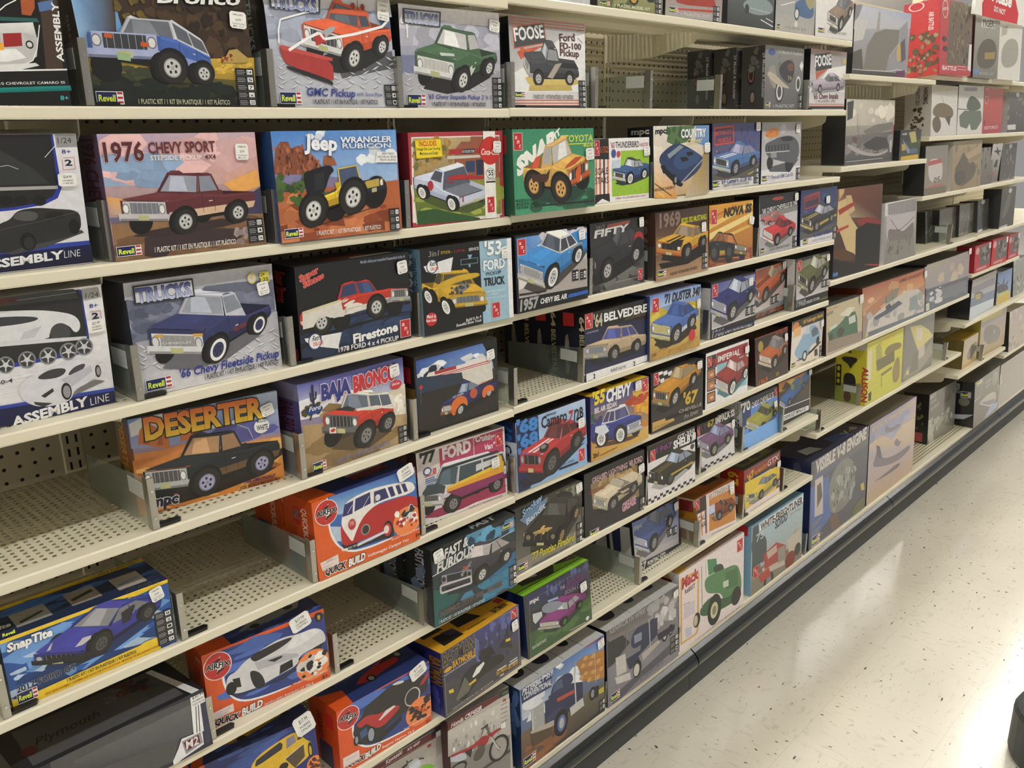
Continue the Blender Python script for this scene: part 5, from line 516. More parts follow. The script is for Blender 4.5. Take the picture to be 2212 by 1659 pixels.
kit_box('E_van',(1.0139,0.0356,0.9075),-0.0780,0.0460,(2329,1561,850),('888280', 'b8b0ae', 'ddd'),'pink and white kit box with a striped cruising van',
'G eae6e4 0 1561 eae6e4 2330 1561 eae6e4 2330 0 eae6e4 0 0|P b83f68 572 1510 2283 1537 2284 60 541 120|P d8d4d4 28 1432 571 1496 491 136 -7 124|P cfc8c8 1462 1507 1484 1516 1467 984 1446 989|C van 843 52 2042 147 -630 141 989 0.13 body=c8c8cc top=d4d4d8 glass=4a5a64 low=7a2c5a grille=444 bump=c8c8cc rim=888 bars=9 shadow=9a3054|P 8a3060 694 537 1073 540 2239 561 2269 431 1024 350|P e0a030 699 607 2249 709 2258 556 694 537|P e8c840 703 649 2255 798 2256 701 699 604|P 3c4a50 75 694 217 821 479 801 672 687 627 557 134 620|P 2a3a40 526 958 666 1032 1392 1033 2157 1034 2086 1083 1290 1090 638 1097|P e0b030 2080 995 2207 931 2260 585 2126 563|P d0d0d4 1491 919 2038 932 2068 819 1480 775|T 1c1c1e 65 1306 397 8 211 0.1 2.6 - 1.0 \'77|T f0e8ec 635 1267 756 -2 227 0 3 - 1.0 FORD|T f0e8ec 1449 1424 573 -58 130 0.2 1.6 - 1.0 "Cruising|T f0e8ec 1725 1177 299 -4 115 0.2 1.6 - 1.0 Van"|A 2077 1188 188 268|E 3a4a8a 243 1122 105 0 0 87|E e8e4e8 243 1122 72 0 0 60|A 380 1042 80 104|L c44 19 169 1018 465 1027|L 36a 19 180 959 411 969|L 36a 19 176 918 423 925|L 36a 19 172 874 470 889|L 36a 19 185 825 366 834|T 8a5060 1215 -5 957 6 46 0 0.3 - 1.0 1_PLASTIC_KIT_/_1_TROUSSE_EN_PLASTIQUE',side='P 4a4a4c 510 1561 850 1561 850 1218 510 1218|T 333 595 1093 0 -625 221 0 1.4 - 0 77_FORD',topops='P 5a5048 233 85 2097 85 2097 765 233 765|P 8a3050 466 170 1048 213 932 595 582 553',stick=(1905, 715, 219, 229, 0.06, 'a', '26.99', '1307984'))
kit_box('F_muscle',(0.2389,-0.0029,0.7055),-0.0061,0.1118,(2763,1021,1500),('1a1a22', '26262c', '333'),'dark window box with a black and silver model muscle car inside',
'G 2a2a38 0 1021 2a2a38 2764 1021 2a2a38 2764 0 2a2a38 0 0|P 505052 422 1093 2565 953 2488 369 2261 402 2085 66 1726 92 393 827|G 5a5a5c 711 867 6a6a6a 2517 853 55565a 2456 356 3a3a3e 683 596|P f0f0f2 2538 967 2758 962 2683 294 2483 341|P 3a3c54 2681 862 2828 848 2734 74 2641 62|L 15151c 14 2613 897 2537 311|L 15151c 14 2656 890 2585 316|P e8e8ec 2085 66 2199 219 2282 359 2628 324 2614 78 2220 19 2083 -26|P 9a9aa0 2275 316 2596 310 2606 114 2302 66|P 6a2430 2297 282 2556 285 2565 137 2325 115|T eee 2323 141 211 -3 133 0.1 1 - 1.0 M2|P f0f0f2 2559 956 2787 957 2765 786 2558 786|T 333 2564 921 194 0 46 0 0.8 - 1.0 $30.99|T 333 2559 862 194 -1 34 0 0.5 - 1.0 HOBBIES|T 333 2561 805 189 0 34 0 0.5 - 1.0 1027572',topops='G 24242e 0 0 24242e 2764 0 1c1c22 2764 1500 1c1c22 0 1500|P 555558 221 120 2487 120 2432 1350 276 1350|P e8e8ea 2570 0 2708 0 2487 1350 2377 1350|P 4a4a50 1769 1200 2100 1200 2377 750 2349 675|T 181818 415 630 940 0 225 .3 .6 - 0 Plymouth|E 5a2024 304 570 111 0 0 150|B 5a2420 9 8 1769 825 2211 1275 60 165 1|B 222 10 8 1824 900 2266 1275 45 105 1|B 66666a 11 8 1548 840 1824 1200 30 90 1',name='display_box')
kit_box('F_silver',(0.5309,0.0304,0.7055),-0.1100,0.0255,(2251,1418,850),('c84c1c', '24356e', 'c84c1c'),'orange kit box with a silver wedge supercar',
'G e0581f 0 1419 e0581f 2251 1419 e0581f 2251 0 e0581f 0 0|P 2a3f88 290 1379 2280 1313 2248 215 1486 180 993 186 561 264 361 525 288 848 356 1138|B 4a6ab8 121 14 357 310 2178 1439 53 176 4|Q f0f0f0 275 1386 317 1084 275 818 344 515 543 254 990 165 1482 151 1486 180 994 200 563 288 379 534 318 834 363 1064 311 1370|P 232a50 335 573 879 389 1517 469 2122 658 2115 584 1361 351 477 396|Q d8d8dc 341 752 403 866 535 878 681 993 819 1040 1170 1142 1451 1170 1728 1108 2020 1118 2194 1008 2248 795 2185 726 1685 696 1666 516 1233 467 1021 434 814 420 452 463 359 635|Q 28282a 788 1054 1028 1094 1376 1128 1656 1102 1431 993 939 914 857 933|P b8b8c0 871 908 1416 851 1689 732 1683 678 919 740|Q 26262a 755 778 855 769 976 641 1033 391 909 357 802 462|E 1a1a1a 420 605 95 0 0 124|P 222226 1323 650 1557 677 1559 526 1287 480|P 222 1102 842 1378 831 1375 795 1231 766|P 222226 457 770 585 747 596 559 500 586|P 222 1677 624 1979 719 2207 755 2122 658 1671 570|P e8e8ea 1658 1119 2018 1100 2157 1005 1704 876 1420 887|E f08a4c 1945 389 335 0 0 302|B e8e4e0 122 10 1733 196 2195 527 36 110 1.4|B 1a1a1c 123 12 1704 196 2237 637 22 81 1|E f0e8e4 242 1125 245 0 0 257|E c4302c 242 1125 231 0 0 243|P f0f0f0 133 1136 307 1287 259 1169 358 1150 199 953 235 1065|P 222 50 1174 317 1270 261 1181 228 1183|P 222 451 1083 189 965 244 1048 300 1048|T 1a1a1c 35 1111 412 -53 101 0 2 f2f2f2 1.6 AIRFIX|T 151517 50 50 436 -65 110 0.2 2.4 f4f4f4 3 QUICK|T f4f4f4 536 5 386 19 127 0.2 2.4 151517 3 BUILD|T f4e8e0 955 15 943 -10 46 0.2 0.8 - 1.0 Lamborghini_Aventador_LP_700-4|T f4e8e0 1526 160 675 -21 36 0.2 0.5 - 1.0 No_glue!_No_paint!_Just_BUILD!|T 222 2088 22 113 -1 67 0.1 1.2 - 1.0 5+|P e8d8d4 49 295 418 315 416 168 58 163|L 99908c 6 101 251 362 261|L 99908c 6 96 210 323 207|Q 28262a 2053 1367 2139 1388 2234 1339 2216 1226 2128 1167 2064 1258|Q c8a040 2107 1326 2160 1331 2173 1243 2123 1226',side='P e0a080 544 1277 765 1277 765 1220 544 1220|P c22c32 425 1064 680 1064 680 851 425 851',topops='P e0581f 0 0 518 0 518 357 0 357|P 8a8a8c 743 281 991 187 1914 357 2094 646 2026 731 1801 680 946 425|E 1a1a1c 1058 281 90 0 0 77|E 1a1a1c 1779 476 90 0 0 77|P 4a4a4c 1171 425 1711 510 1666 578 1216 510|B 3a5aa8 8 10 518 0 2251 255 26 68 3',stick=(1619, 1154, 388, 303, 0.26, 'b', '$17.99', '1707981'))
kit_box('F_charger',(0.9932,-0.0166,0.7055),-0.0249,0.0074,(2341,1733,850),('1c2024', '24282a', '444'),'black and blue kit box with a black muscle car and slanted grey title',
"G 1a1e20 0 1733 1a1e20 2342 1733 1a1e20 2342 0 1a1e20 0 0|P 2f6a94 -6 919 753 1383 1302 1417 2317 1697 2351 712 1638 237|B 5a9ac0 131 30 1125 1022 2302 1778 36 150 1.8|B 1c3c58 132 20 748 479 2289 1541 60 181 1|P 2a3a40 29 1506 2367 1329 2333 19 7 -25|P 1f5a58 8 872 709 489 150 32 -8 12|B 2a6a98 133 20 1460 93 2319 874 62 218 1.5|B 3a7a98 134 14 895 70 2230 535 37 124 2|C muscle 1340 504 2067 685 -836 176 802 0.2 body=3c3a42 glass=b8b0b0 low=26242a grille=25232a bump=none rim=ccc bars=0 shadow=1c2830 rwk=0.95 lamp=25232a|L c8c4c8 46 186 798 198 882 1015 775 1026 617 206 715 186 798|P b04040 792 1085 954 1051 968 961 824 994|B 888 135 12 737 899 1059 1107 23 47 1|P ddd -26 1164 2267 1364 2268 1380 -24 1184|T d8d8d8 325 1442 649 79 189 0.25 2 - 1.0 FAST_&|T d8d8d8 112 1204 998 72 189 0.25 2 - 1.0 FURIOUS|T 5a4a48 124 209 1788 -8 106 0.1 2.2 8a8078 0.8 DOMINIC'S_1970_DODGE_CHARGER|T d0dce0 116 53 1263 -19 65 0.1 1 - 1.0 1_PLASTIC_KIT_/_1_KIT_EN_PLASTIQUE_/_1_KIT_PLÁSTICO|I 2129 69 225 478 3 12,4,x|R 1954 1478 308 127",side='T aab 340 1647 0 -971 255 0 1.4 - 0 FAST_FURIOUS|B 5a6a80 7 12 128 173 723 1213 52 208 1|P 555 442 728 680 728 663 572 459 572|R 298 52 255 208',topops='T 9a9a9a 1124 425 984 0 170 .2 2 - 0 FURIOUS|T 9a9a9a 1218 128 703 0 170 .2 2 - 0 FAST',stick=(57, 1422, 257, 270, 0.15, 'a', '26.99', '1587778'))
kit_box('G_beetle',(0.4957,0.0470,0.4760),-0.1499,0.0799,(2289,1497,850),('c84c1c', '24356e', 'c84c1c'),'orange and navy kit box with a yellow beetle car',
'G d8561c 0 1497 d8561c 2290 1497 d8561c 2290 0 d8561c 0 0|P 26357c 216 1589 2307 1483 2315 304 1116 189 300 886|B 3c5aa8 141 16 300 1005 2277 1630 36 145 5|Q e0b82a 998 1045 1108 1179 1306 1260 1599 1323 1797 1357 1941 1340 2042 1161 2106 1077 2174 1018 2176 831 2063 727 1906 673 1649 592 963 791|P 30303c 1095 1083 1127 1144 1347 1214 1594 1286 1635 1228 1611 1135 1230 1041 1087 1023|P 8a8498 1690 1096 1715 1292 1864 1312 1893 1154|P 333 1908 1173 1955 1255 2019 1172|P 5a4a3c 1642 911 2026 1037 2019 776 1804 645|L e8e0d0 14 1629 905 2028 1049|E 222 2140 848 47 0 0 176|E c8a830 2140 848 26 0 0 101|E 222 1600 775 91 0 0 74|E f08a4c 2189 529 160 0 0 178|B 5a3020 142 14 2098 453 2290 681 20 56 1',side='P c22c32 425 1348 680 1348 680 1168 425 1168',topops='P d8561c 0 0 206 0 343 425 137 425|P b08a24 687 298 916 221 2061 527 2129 680 1878 731 1465 697 1099 544|E 2a2422 1007 281 92 0 0 94|E 2a2422 1901 544 92 0 0 94|P 3a3020 1191 476 1603 595 1511 663 1236 578|T 4a5a8a 298 255 458 0 60 0 1 - 0 QUICKBUILD|B 3c5aa8 8 10 458 0 2290 255 26 68 3',stick=(1937, 1211, 387, 410, 0.25, 'b', '$17.99', '1376287'))
kit_box('G_black',(0.7615,0.0073,0.4760),-0.0234,-0.0043,(2275,1467,1000),('c84c1c', '24356e', 'c84c1c'),'orange kit box with a black and red supercar',
'G e0581f 0 1468 e0581f 2275 1468 e0581f 2275 0 e0581f 0 0|P 28408c 283 1436 2286 1452 2264 288 1694 171 904 233 549 345 347 654 310 989 480 1142|B 4a70c0 151 14 350 581 2218 1417 46 154 4|Q f0f0f0 268 1444 389 1193 302 962 330 633 531 330 901 201 1692 138 1694 171 904 245 557 366 372 646 344 938 450 1159 321 1446|P 1c1e30 343 594 814 382 1507 573 1499 446 938 245 460 461|Q 2b2b2c 329 822 401 937 537 1048 647 1237 978 1309 1284 1400 1622 1336 1968 1239 2217 1177 2217 815 1942 762 1718 587 1230 564 878 345 746 357 463 492 337 723|Q b82c30 401 937 565 1001 696 1022 982 880 1287 920 1503 803 1377 710 1026 550 801 662 652 858 519 807|P e0e0e0 940 760 1116 886 1320 902 1369 860 1178 804 972 742|E 222 742 536 116 0 0 184|E 9aa0b0 742 536 73 0 0 147|E 222 390 597 63 0 0 121|E 9aa0b0 400 606 35 0 0 84|E c8c8cc 1804 852 203 0 0 209|E 2e2e30 1797 855 175 0 0 184|P b82c30 1992 1015 2106 1135 2221 1241 2244 1130 2100 1008|Q d8d8d8 1283 1385 1421 1408 1589 1353 1621 1305 1483 1312|P 3a5a8a 481 734 645 767 665 597 500 565|E f08a4c 1966 417 361 0 0 323|B 222 152 16 1716 193 2208 645 25 97 1.4|B c05030 153 8 1787 323 2138 582 19 58 1|E f0e8e4 249 1208 261 0 0 250|E c4302c 249 1208 246 0 0 236|P f0f0f0 139 1233 306 1362 264 1250 363 1220 213 1043 244 1150|P 222 55 1281 316 1344 264 1262 231 1268|P 222 459 1141 203 1057 254 1132 310 1125|T 1a1a1c 43 1221 414 -103 98 0 2 f2f2f2 1.6 AIRFIX|T 151517 147 123 388 -44 115 0.2 2.4 f4f4f4 3 QUICK|T f4f4f4 559 54 394 43 124 0.2 2.4 151517 3 BUILD|T f4e8e0 976 65 809 -47 53 0.2 0.9 - 1.0 Bugatti_Veyron_16.4|T f4e8e0 1536 194 703 -27 32 0.2 0.5 - 1.0 No_glue!_No_paint!_Just_BUILD!|T 222 2120 12 111 5 72 0.1 1.2 - 1.0 5+|P e8d8d4 58 384 437 363 437 155 55 158|L 99908c 9 129 294 383 284',side='P c22c32 600 1262 860 1262 860 939 600 939|P 28305c 300 528 760 528 760 0 300 0|T 5a2010 300 1174 0 -587 160 0 1 - 0 QUICKBUILD',topops='P e0581f 0 0 387 0 455 480 0 640|P b82c30 751 420 956 330 1820 460 2002 720 1820 820 956 560|P 1c1c1e 1456 640 2048 640 2184 860 1820 880|E 222 1092 380 102 0 0 110|E aaa 1092 380 57 0 0 70|E 222 1957 660 102 0 0 110|E aaa 1957 660 57 0 0 70|T 5a6a9a 410 700 455 0 90 0 1 - 0 QUICKBUILD|P 222 114 760 432 640 432 700 137 820',stick=(1796, 1198, 417, 298, 0.3, 'b', '$17.99', '1707982'))
kit_box('G_bat',(1.0139,-0.0141,0.4760),0.0494,0.0413,(2490,1556,1200),('1e2a78', 'e0a82c', '222'),'dark kit box with yellow lid edges and a black finned car at night',
'G 45444c 0 1556 45444c 2490 1556 45444c 2490 0 45444c 0 0|G 2e3470 -7 1535 4a4e8a 2498 1580 45444e 2479 534 3c3c44 -11 808|B 5a62a0 161 26 1026 711 2392 1526 53 177 0.5|B 3a3a5c 162 20 1097 401 2375 1328 42 142 0.5|L b0a488 10 54 948 40 51 2435 37 2464 1465|L b0a488 10 1089 1656 2465 1483|P 222226 1094 864 1176 1004 1415 1028 1552 923 1634 734 1298 759|Q 232326 550 681 835 818 1204 771 1488 735 1872 613 1958 418 1560 401 1128 408 785 227 592 116 376 237 486 465|P e8e8e4 868 547 1010 690 1248 730 1267 665 1091 538 902 511|P 68645c 640 669 819 355 741 252 375 220 337 296 486 465|P e0c030 747 431 967 457 985 393 775 379|P e0c030 143 600 282 577 291 482 158 520|P 2a2a2e 1787 805 2000 996 2096 1284 2136 930 2224 585|P e0c030 1994 907 2153 877 2148 812 1999 841|T 37342e 36 1229 968 -31 292 0 1.6 a8946a 1.8 BATMAN|T d8a030 307 1059 705 -44 141 0 1.6 222 1 BATMOBILE|T ddd 48 985 966 -8 33 0 0.5 - 1.0 PLASTIC_MODEL_KIT_AND_MODEL_EN_PLASTIQUE|E d8a030 167 1097 121 0 0 53|T d8a030 1630 168 358 -23 94 0 1 - 1.0 BATMAN|T d8a030 2027 116 343 -19 95 0 1 - 1.0 BATMAN|L ccc 36 1659 281 1972 260|L ccc 36 2045 214 2363 202|L ccc 36 2090 275 2357 267|L ccc 36 1735 102 1874 92|T ccc 228 86 1282 -3 31 0 0.3 - 1.0 1/25_SCALE_MODEL_KIT_/_MAQUETTE|A 2223 1305 195 223',side='T 8a6a30 840 1401 0 -654 360 0 1.6 222 1 BATMAN|B 3a4aa0 8 14 120 0 1080 778 62 218 .6',topops='P 1a1a1c 249 144 847 144 822 504 299 576|P 3a3a6a 598 360 847 240 847 504 548 576|P 1c1c1e 946 420 1619 360 1494 744 996 768|Q 151517 822 840 1494 768 2241 600 2440 744 2241 1080 996 1176|P 1a1a1c 149 672 697 648 647 1032 100 1080|T 222 1892 192 448 0 156 0 1.6 - 0 BATMAN|P b83a30 2241 396 2440 396 2440 600 2241 600|L 7a5a14 36 996 192 1594 192',stick=(2211, 987, 208, 261, 0.1, 'a', '29.99', '778096'))
kit_box('H_green',(0.8520,0.0571,0.1665),-0.0490,0.0305,(2101,2361,1000),('8a8684', '999', '888'),'grey kit box with a white and green dirt bike',
'G c4bfba 0 2362 c4bfba 2102 2362 c4bfba 2102 0 c4bfba 0 0|P 6a2028 -15 2278 1844 2281 2071 2317 2087 2194 1902 2067 -33 2094|P 1c1c1e 1769 2277 2119 2280 2127 2218 1771 2140|P 1c1c1e -7 2360 2124 2346 2124 2288 -13 2299|L e8e0dc 6 -27 2156 2129 2068|T f0e8e8 1108 2163 335 12 64 0.3 1.2 - 1.0 KX_450F|T f0e8e8 540 2158 428 28 92 0.2 1.2 - 1.0 Kawasaki|P a8a4a2 1890 2073 2129 2068 2110 1627 1866 1581|P ececec 1900 2205 2114 2207 2117 2074 1897 2069|P b84040 1638 2020 1749 2015 1748 1936 1640 1944|Q dce4f0 1108 1882 1227 1881 1392 1831 1449 1638 1300 1589 1116 1697|Q 8ac848 1421 1586 1591 1567 1755 1448 1823 1350 1674 1368 1437 1485|L 333 30 1067 1952 1084 1874 1227 1881|L 333 34 1390 1809 1531 1739|L 3a3a3c 64 795 1797 1082 1853')
kit_box('H_red',(1.0534,0.0150,0.1665),-0.0470,0.0489,(1855,2542,1000),('4a2024', 'aaa', '666'),'grey kit box with a red dirt bike',
'G b8b4ae 0 2543 b8b4ae 1856 2543 b8b4ae 1856 0 b8b4ae 0 0|P 6a2430 -27 2573 1531 2492 1527 2365 -11 2330|P 2c322e 1531 2492 1880 2480 1880 2344 1527 2365|P 141414 -24 2616 1883 2525 1883 2478 -27 2573|T f0e4e4 86 2355 915 2 103 0.3 1.4 - 1.0 Honda_CRF450R|T 8ab08a 1657 2399 150 -19 63 0.2 0.4 - 1.0 1/12|G c8c4be -12 2320 cfcbc4 1870 2202 b8b4ae 1812 1253 a8a49e -54 1688|B a09c96 171 40 -4 1391 1473 2015 33 111 0.6|B dedad4 172 24 6 1525 1483 2147 26 88 0.5|P 8a8884 -65 1558 1818 1250 1765 336 -107 1077|P 4a4a48 887 848 1792 876 1794 777 1018 772|E 222 1444 1083 323 0 0 335|E 8a8784 1444 1083 254 0 0 277|E a8a4a0 1444 1083 230 0 0 254|E 555 1444 1083 43 0 0 46|E 222 175 1233 285 0 0 166|E 8a8784 174 1222 228 0 0 121|L 6a6462 67 1098 1832 1272 1407 1454 1018|L c8c4c0 45 1176 1601 1380 1156 1456 1042|Q a82c34 1084 1652 1245 1599 1357 1621 1523 1591 1658 1505 1519 1545 1322 1522 1236 1474|Q a82c34 -66 1695 186 1666 545 1601 811 1615 951 1678 1135 1600 1183 1504 1007 1342 854 1474 590 1506 180 1600 -20 1646|Q c4c8d4 -46 1638 180 1600 385 1576 498 1349 266 1389 -29 1537|Q 5a544c 619 1209 743 1420 937 1499 1034 1350 965 1153 771 1098|P 2a2a2c 410 1561 644 1522 574 1306|L 8a8680 49 572 1283 777 1518|L 8a8680 35 460 1207 668 1157|L 222 35 939 1871 1100 1854 1128 1874|E 222 1114 1869 47 0 0 31|L 333 26 1003 1836 941 1730|L 777 13 1577 2164 1801 2143|L 777 13 1569 2051 1793 2029|L 777 13 1561 1937 1785 1914|L 777 13 1553 1823 1777 1799|L 777 13 1545 1709 1770 1684|P c04040 1655 2277 1745 2271 1746 2207 1656 2217|P eee 1543 1686 1683 1671 1681 1517 1542 1544')
kit_box('T_grey',(1.2366,0.0244,1.9195),-0.0514,0.0330,(2707,553,750),('333', '333', '333'),'pale grey box end on the topmost shelf, first above the custom pickup',
'G dddde0 0 554 dddde0 2707 554 c8c8cc 2707 0 c8c8cc 0 0|L 888 9 978 -44 2644 -2',wrap=1)
kit_box('T_jeep',(1.5421,0.0185,1.9195),-0.0493,0.0200,(2222,897,750),('333', '333', '333'),'topmost shelf box with tyres on grass, beside a dark red one',
'G b8b890 0 898 b8b890 2222 898 8a8a58 2222 0 8a8a58 0 0|B 5a6030 201 20 27 -47 2177 374 31 105 2|E 222 1197 224 163 0 0 95|E c8a040 1197 224 99 0 0 63|E 222 1771 296 141 0 0 80|T e8e8d8 557 44 1219 4 57 0 0.8 - 1.0 1_PLASTIC_MODEL_KIT|R 68 46 319 86|I 1944 -2 238 327 3 8,3,4',wrap=1)
kit_box('T_red',(1.7804,0.0113,1.9195),-0.0382,-0.0074,(2302,1200,750),('333', '333', '333'),'topmost shelf box with a red vehicle on grey ground',
'G 8a4a40 0 1201 8a4a40 2302 1201 b0aca8 2302 0 b0aca8 0 0|P a83a2c 329 431 1153 528 1920 534 2056 310 857 278 440 302|P c04838 449 190 2062 252 2068 193 452 149|R 142 84 331 110|T d8c8c8 614 47 1184 14 67 0 0.6 - 1.0 1_PLASTIC_KIT|I 1919 -8 281 354 3 8,3,4',wrap=1)
kit_box('T_teal',(2.0547,0.0126,1.9195),-0.0391,0.0193,(2225,1612,750),('333', '333', '333'),'topmost shelf box with a pale teal sports car on dark ground',
'G 6a7478 0 1613 6a7478 2225 1613 3a3d3e 2225 0 3a3d3e 0 0|Q 8a9a9c 662 547 1146 709 1654 751 2164 600 2154 373 1375 287 800 372|L c0c8c8 15 1043 452 2018 396|L e8e8e8 25 1577 206 2220 69|L e8e8e8 19 1834 255 2208 183|E 333 890 409 99 0 0 123',wrap=1)
kit_box('T_blue',(2.3045,0.0133,1.9195),-0.0086,0.0277,(2308,1796,750),('333', '333', '333'),'topmost shelf box with a blue roadster',
'G 8a98a4 0 1796 8a98a4 2309 1796 b8b4ac 2309 0 b8b4ac 0 0|Q 4a6a94 1052 787 1501 925 1985 863 2253 676 2122 423 1401 442 1075 587|E 3a4a5a 1198 511 154 0 0 168|E ddd 1198 511 100 0 0 114|E ddd 1190 239 92 0 0 81|L eee 26 280 658 1050 804|Q a8a070 1575 965 2209 1019 2163 739 1931 652|R 97 68 247 112|T 888 596 99 1202 -10 67 0 0.6 - 1.0 1_PLASTIC_KIT',wrap=1)
kit_box('T_white',(2.5357,0.0084,1.9195),-0.0132,0.0568,(2505,1690,750),('333', '333', '333'),'topmost shelf white box with a bronze muscle car, at the shelf end',
'G f0eeee 0 1691 f0eeee 2505 1691 e4e2e0 2505 0 e4e2e0 0 0|C muscle 1659 237 2253 665 -636 120 757 0.3 body=8a7468 glass=6a7078 low=5a4a44 shadow=444|R 191 111 396 127|T 888 794 130 1280 1 64 0 0.6 - 1.0 1_PLASTIC_KIT',wrap=1)
kit_box('A_custom',(1.2861,0.0209,1.7165),0.0022,0.0559,(2268,1688,750),('17181c', 'c87858', '222'),'shrink-wrapped kit box with a dark custom pickup sketch and orange stripes',
'G a8a8ac 0 1688 a8a8ac 2268 1688 e8e6e6 2268 0 e8e6e6 0 0|G 8a8a8c -31 1684 b8b8ba 2303 1684 f4f4f4 2265 811 c8c8ca -39 683|P f2f2f2 1027 1117 1446 1339 2301 1490 2248 334 41 297 31 637 538 849 940 1014|L d07050 21 -26 1656 2302 1666|L d07050 21 -31 1605 2299 1609|L d07050 21 -35 1553 2296 1552|L d06848 24 29 138 2239 161|L d06848 24 24 84 2236 102|L d06848 24 21 39 2233 53|P 2a2a2c 28 39 2233 53 2229 -19 23 -27|P c8704c 63 1498 1003 1633 1055 1243 85 1084|P 4a4a4c 91 1481 982 1612 1029 1261 113 1111|T f0f0f0 122 1236 872 114 230 0 1.4 - 1.0 FOOSE|P c86040 232 1067 953 1200 670 1076 786 1056 316 938 276 900 173 1028|B c86040 211 10 173 922 904 1167 19 53 2|C oldpick 759 409 1733 442 -152 186 745 0.1 body=44464c glass=a8acb0 low=333 grille=888 bump=bbb rim=ccc bars=3 shadow=d8c070|P c8b060 488 429 1768 457 1805 353 461 329|P b0a898 1292 853 1500 886 1192 571 1031 592|T 5a3038 1451 1301 495 34 141 0 1.2 - 1.0 Ford|T 5a3038 1454 1158 689 13 116 0 1.4 - 1.0 FD-100|T 5a3038 1454 1024 612 0 127 0 1.2 - 1.0 Pickup|L 444 10 2022 1525 2175 1560|L 555 10 2036 1398 2204 1304|R 48 199 284 98|T 444 574 175 1254 6 75 0 0.7 - 1.0 1_PLASTIC_KIT_/_1_KIT_EN_PLASTIQUE_/_1_KIT_PLÁSTICO|I 2010 12 228 546 5 12,4,5,x,25',side='P 26282c 112 1654 525 1654 525 844 112 844|T bbb 188 1587 0 -675 248 0 1 - 0 FOOSE',wrap=1)
kit_box('A_hotrod',(2.2820,0.0191,1.7165),-0.0006,0.0398,(2284,1677,700),('3a3b3e', '888', '333'),'shrink-wrapped grey kit box with an old hot rod',
'G 8e8e8e 0 1678 8e8e8e 2285 1678 5e5c5e 2285 0 5e5c5e 0 0|B 767472 221 16 24 694 2317 1459 52 139 1|E 4a5a9a 360 1509 207 0 0 87|T c0c0b8 736 1493 1462 -4 88 0 0.8 - 1.0 29_Model_A_Roadster|Q 9a948a 132 1078 567 1230 668 890 902 827 1151 623 697 509 308 674|Q 3a3a3e 728 1099 1248 1360 1648 1307 1749 1063 1543 666 979 829|Q 7a4a3a 1259 1222 1651 1271 1669 1060 1353 1032|E 2a2a2c 867 476 246 0 0 287|E d8d8d8 867 476 185 0 0 231|E 4a4a4a 867 476 115 0 0 154|E d8d8d8 1984 711 147 0 0 216|E 444 1984 711 90 0 0 144|Q c0b4a0 31 939 358 1018 826 825 1387 627 1473 558 686 648|T 9aa070 1333 795 237 6 112 0 1 - 1.0 74|R 96 67 266 131|T ccc 539 52 1257 13 77 0 0.5 - 1.0 1_PLASTIC_KIT|I 2005 23 231 403 2 12,4|P e8e8e4 2020 1214 2147 1344 2266 1223 2157 1058',side='E 151518 350 336 84 0 0 185|E 8a7a74 350 336 63 0 0 143|E 151518 294 939 119 0 0 285|E 9a5a5a 294 939 84 0 0 201|E 222 294 939 63 0 0 151|T bbb 630 1476 0 -1174 84 0 .8 - 0 29_Model_A_Roadster|B 666a6c 7 14 245 1007 560 1594 25 101 1',wrap=1)
kit_box('A_lilac',(2.5530,0.0187,1.7165),-0.0074,0.0406,(2434,1718,700),('1d1e22', 'b88', '333'),'shrink-wrapped kit box with a lilac coupe, at the end of the shelf',
"G a09a9c 0 1718 a09a9c 2434 1718 e8e4e6 2434 0 e8e4e6 0 0|P f2f0f0 66 693 731 894 1226 1209 2408 1326 2366 547 0 508|L c88068 21 18 1682 2414 1719|L c07858 29 17 156 2414 173|L c88068 21 23 1631 2421 1666|L c07858 29 22 104 2421 118|P 3a3a3c 232 1558 1308 1661 1423 1215 365 1087|T f0f0f0 309 1214 1063 112 293 0 1.6 - 1.0 FOOSE|P c86844 350 1068 1226 1209 554 927 437 812|C muscle 688 481 1922 558 -180 106 464 0.05 body=b0a4b4 glass=666a70 low=8a7e90 bump=aaa rim=bbb bars=4 shadow=999|T 6a3038 274 307 1694 30 157 0 1 - 1.0 '65_Chevy_Impala|T 888 456 208 1340 11 67 0 0.6 - 1.0 1_PLASTIC_KIT|P 2a2a2c 24 93 2423 106 2432 35 13 26|P c8b878 2103 1507 2403 1511 2403 1365 2122 1354",side='T bbb 140 1581 0 -773 231 0 1 - 0 FOOSE',wrap=1)
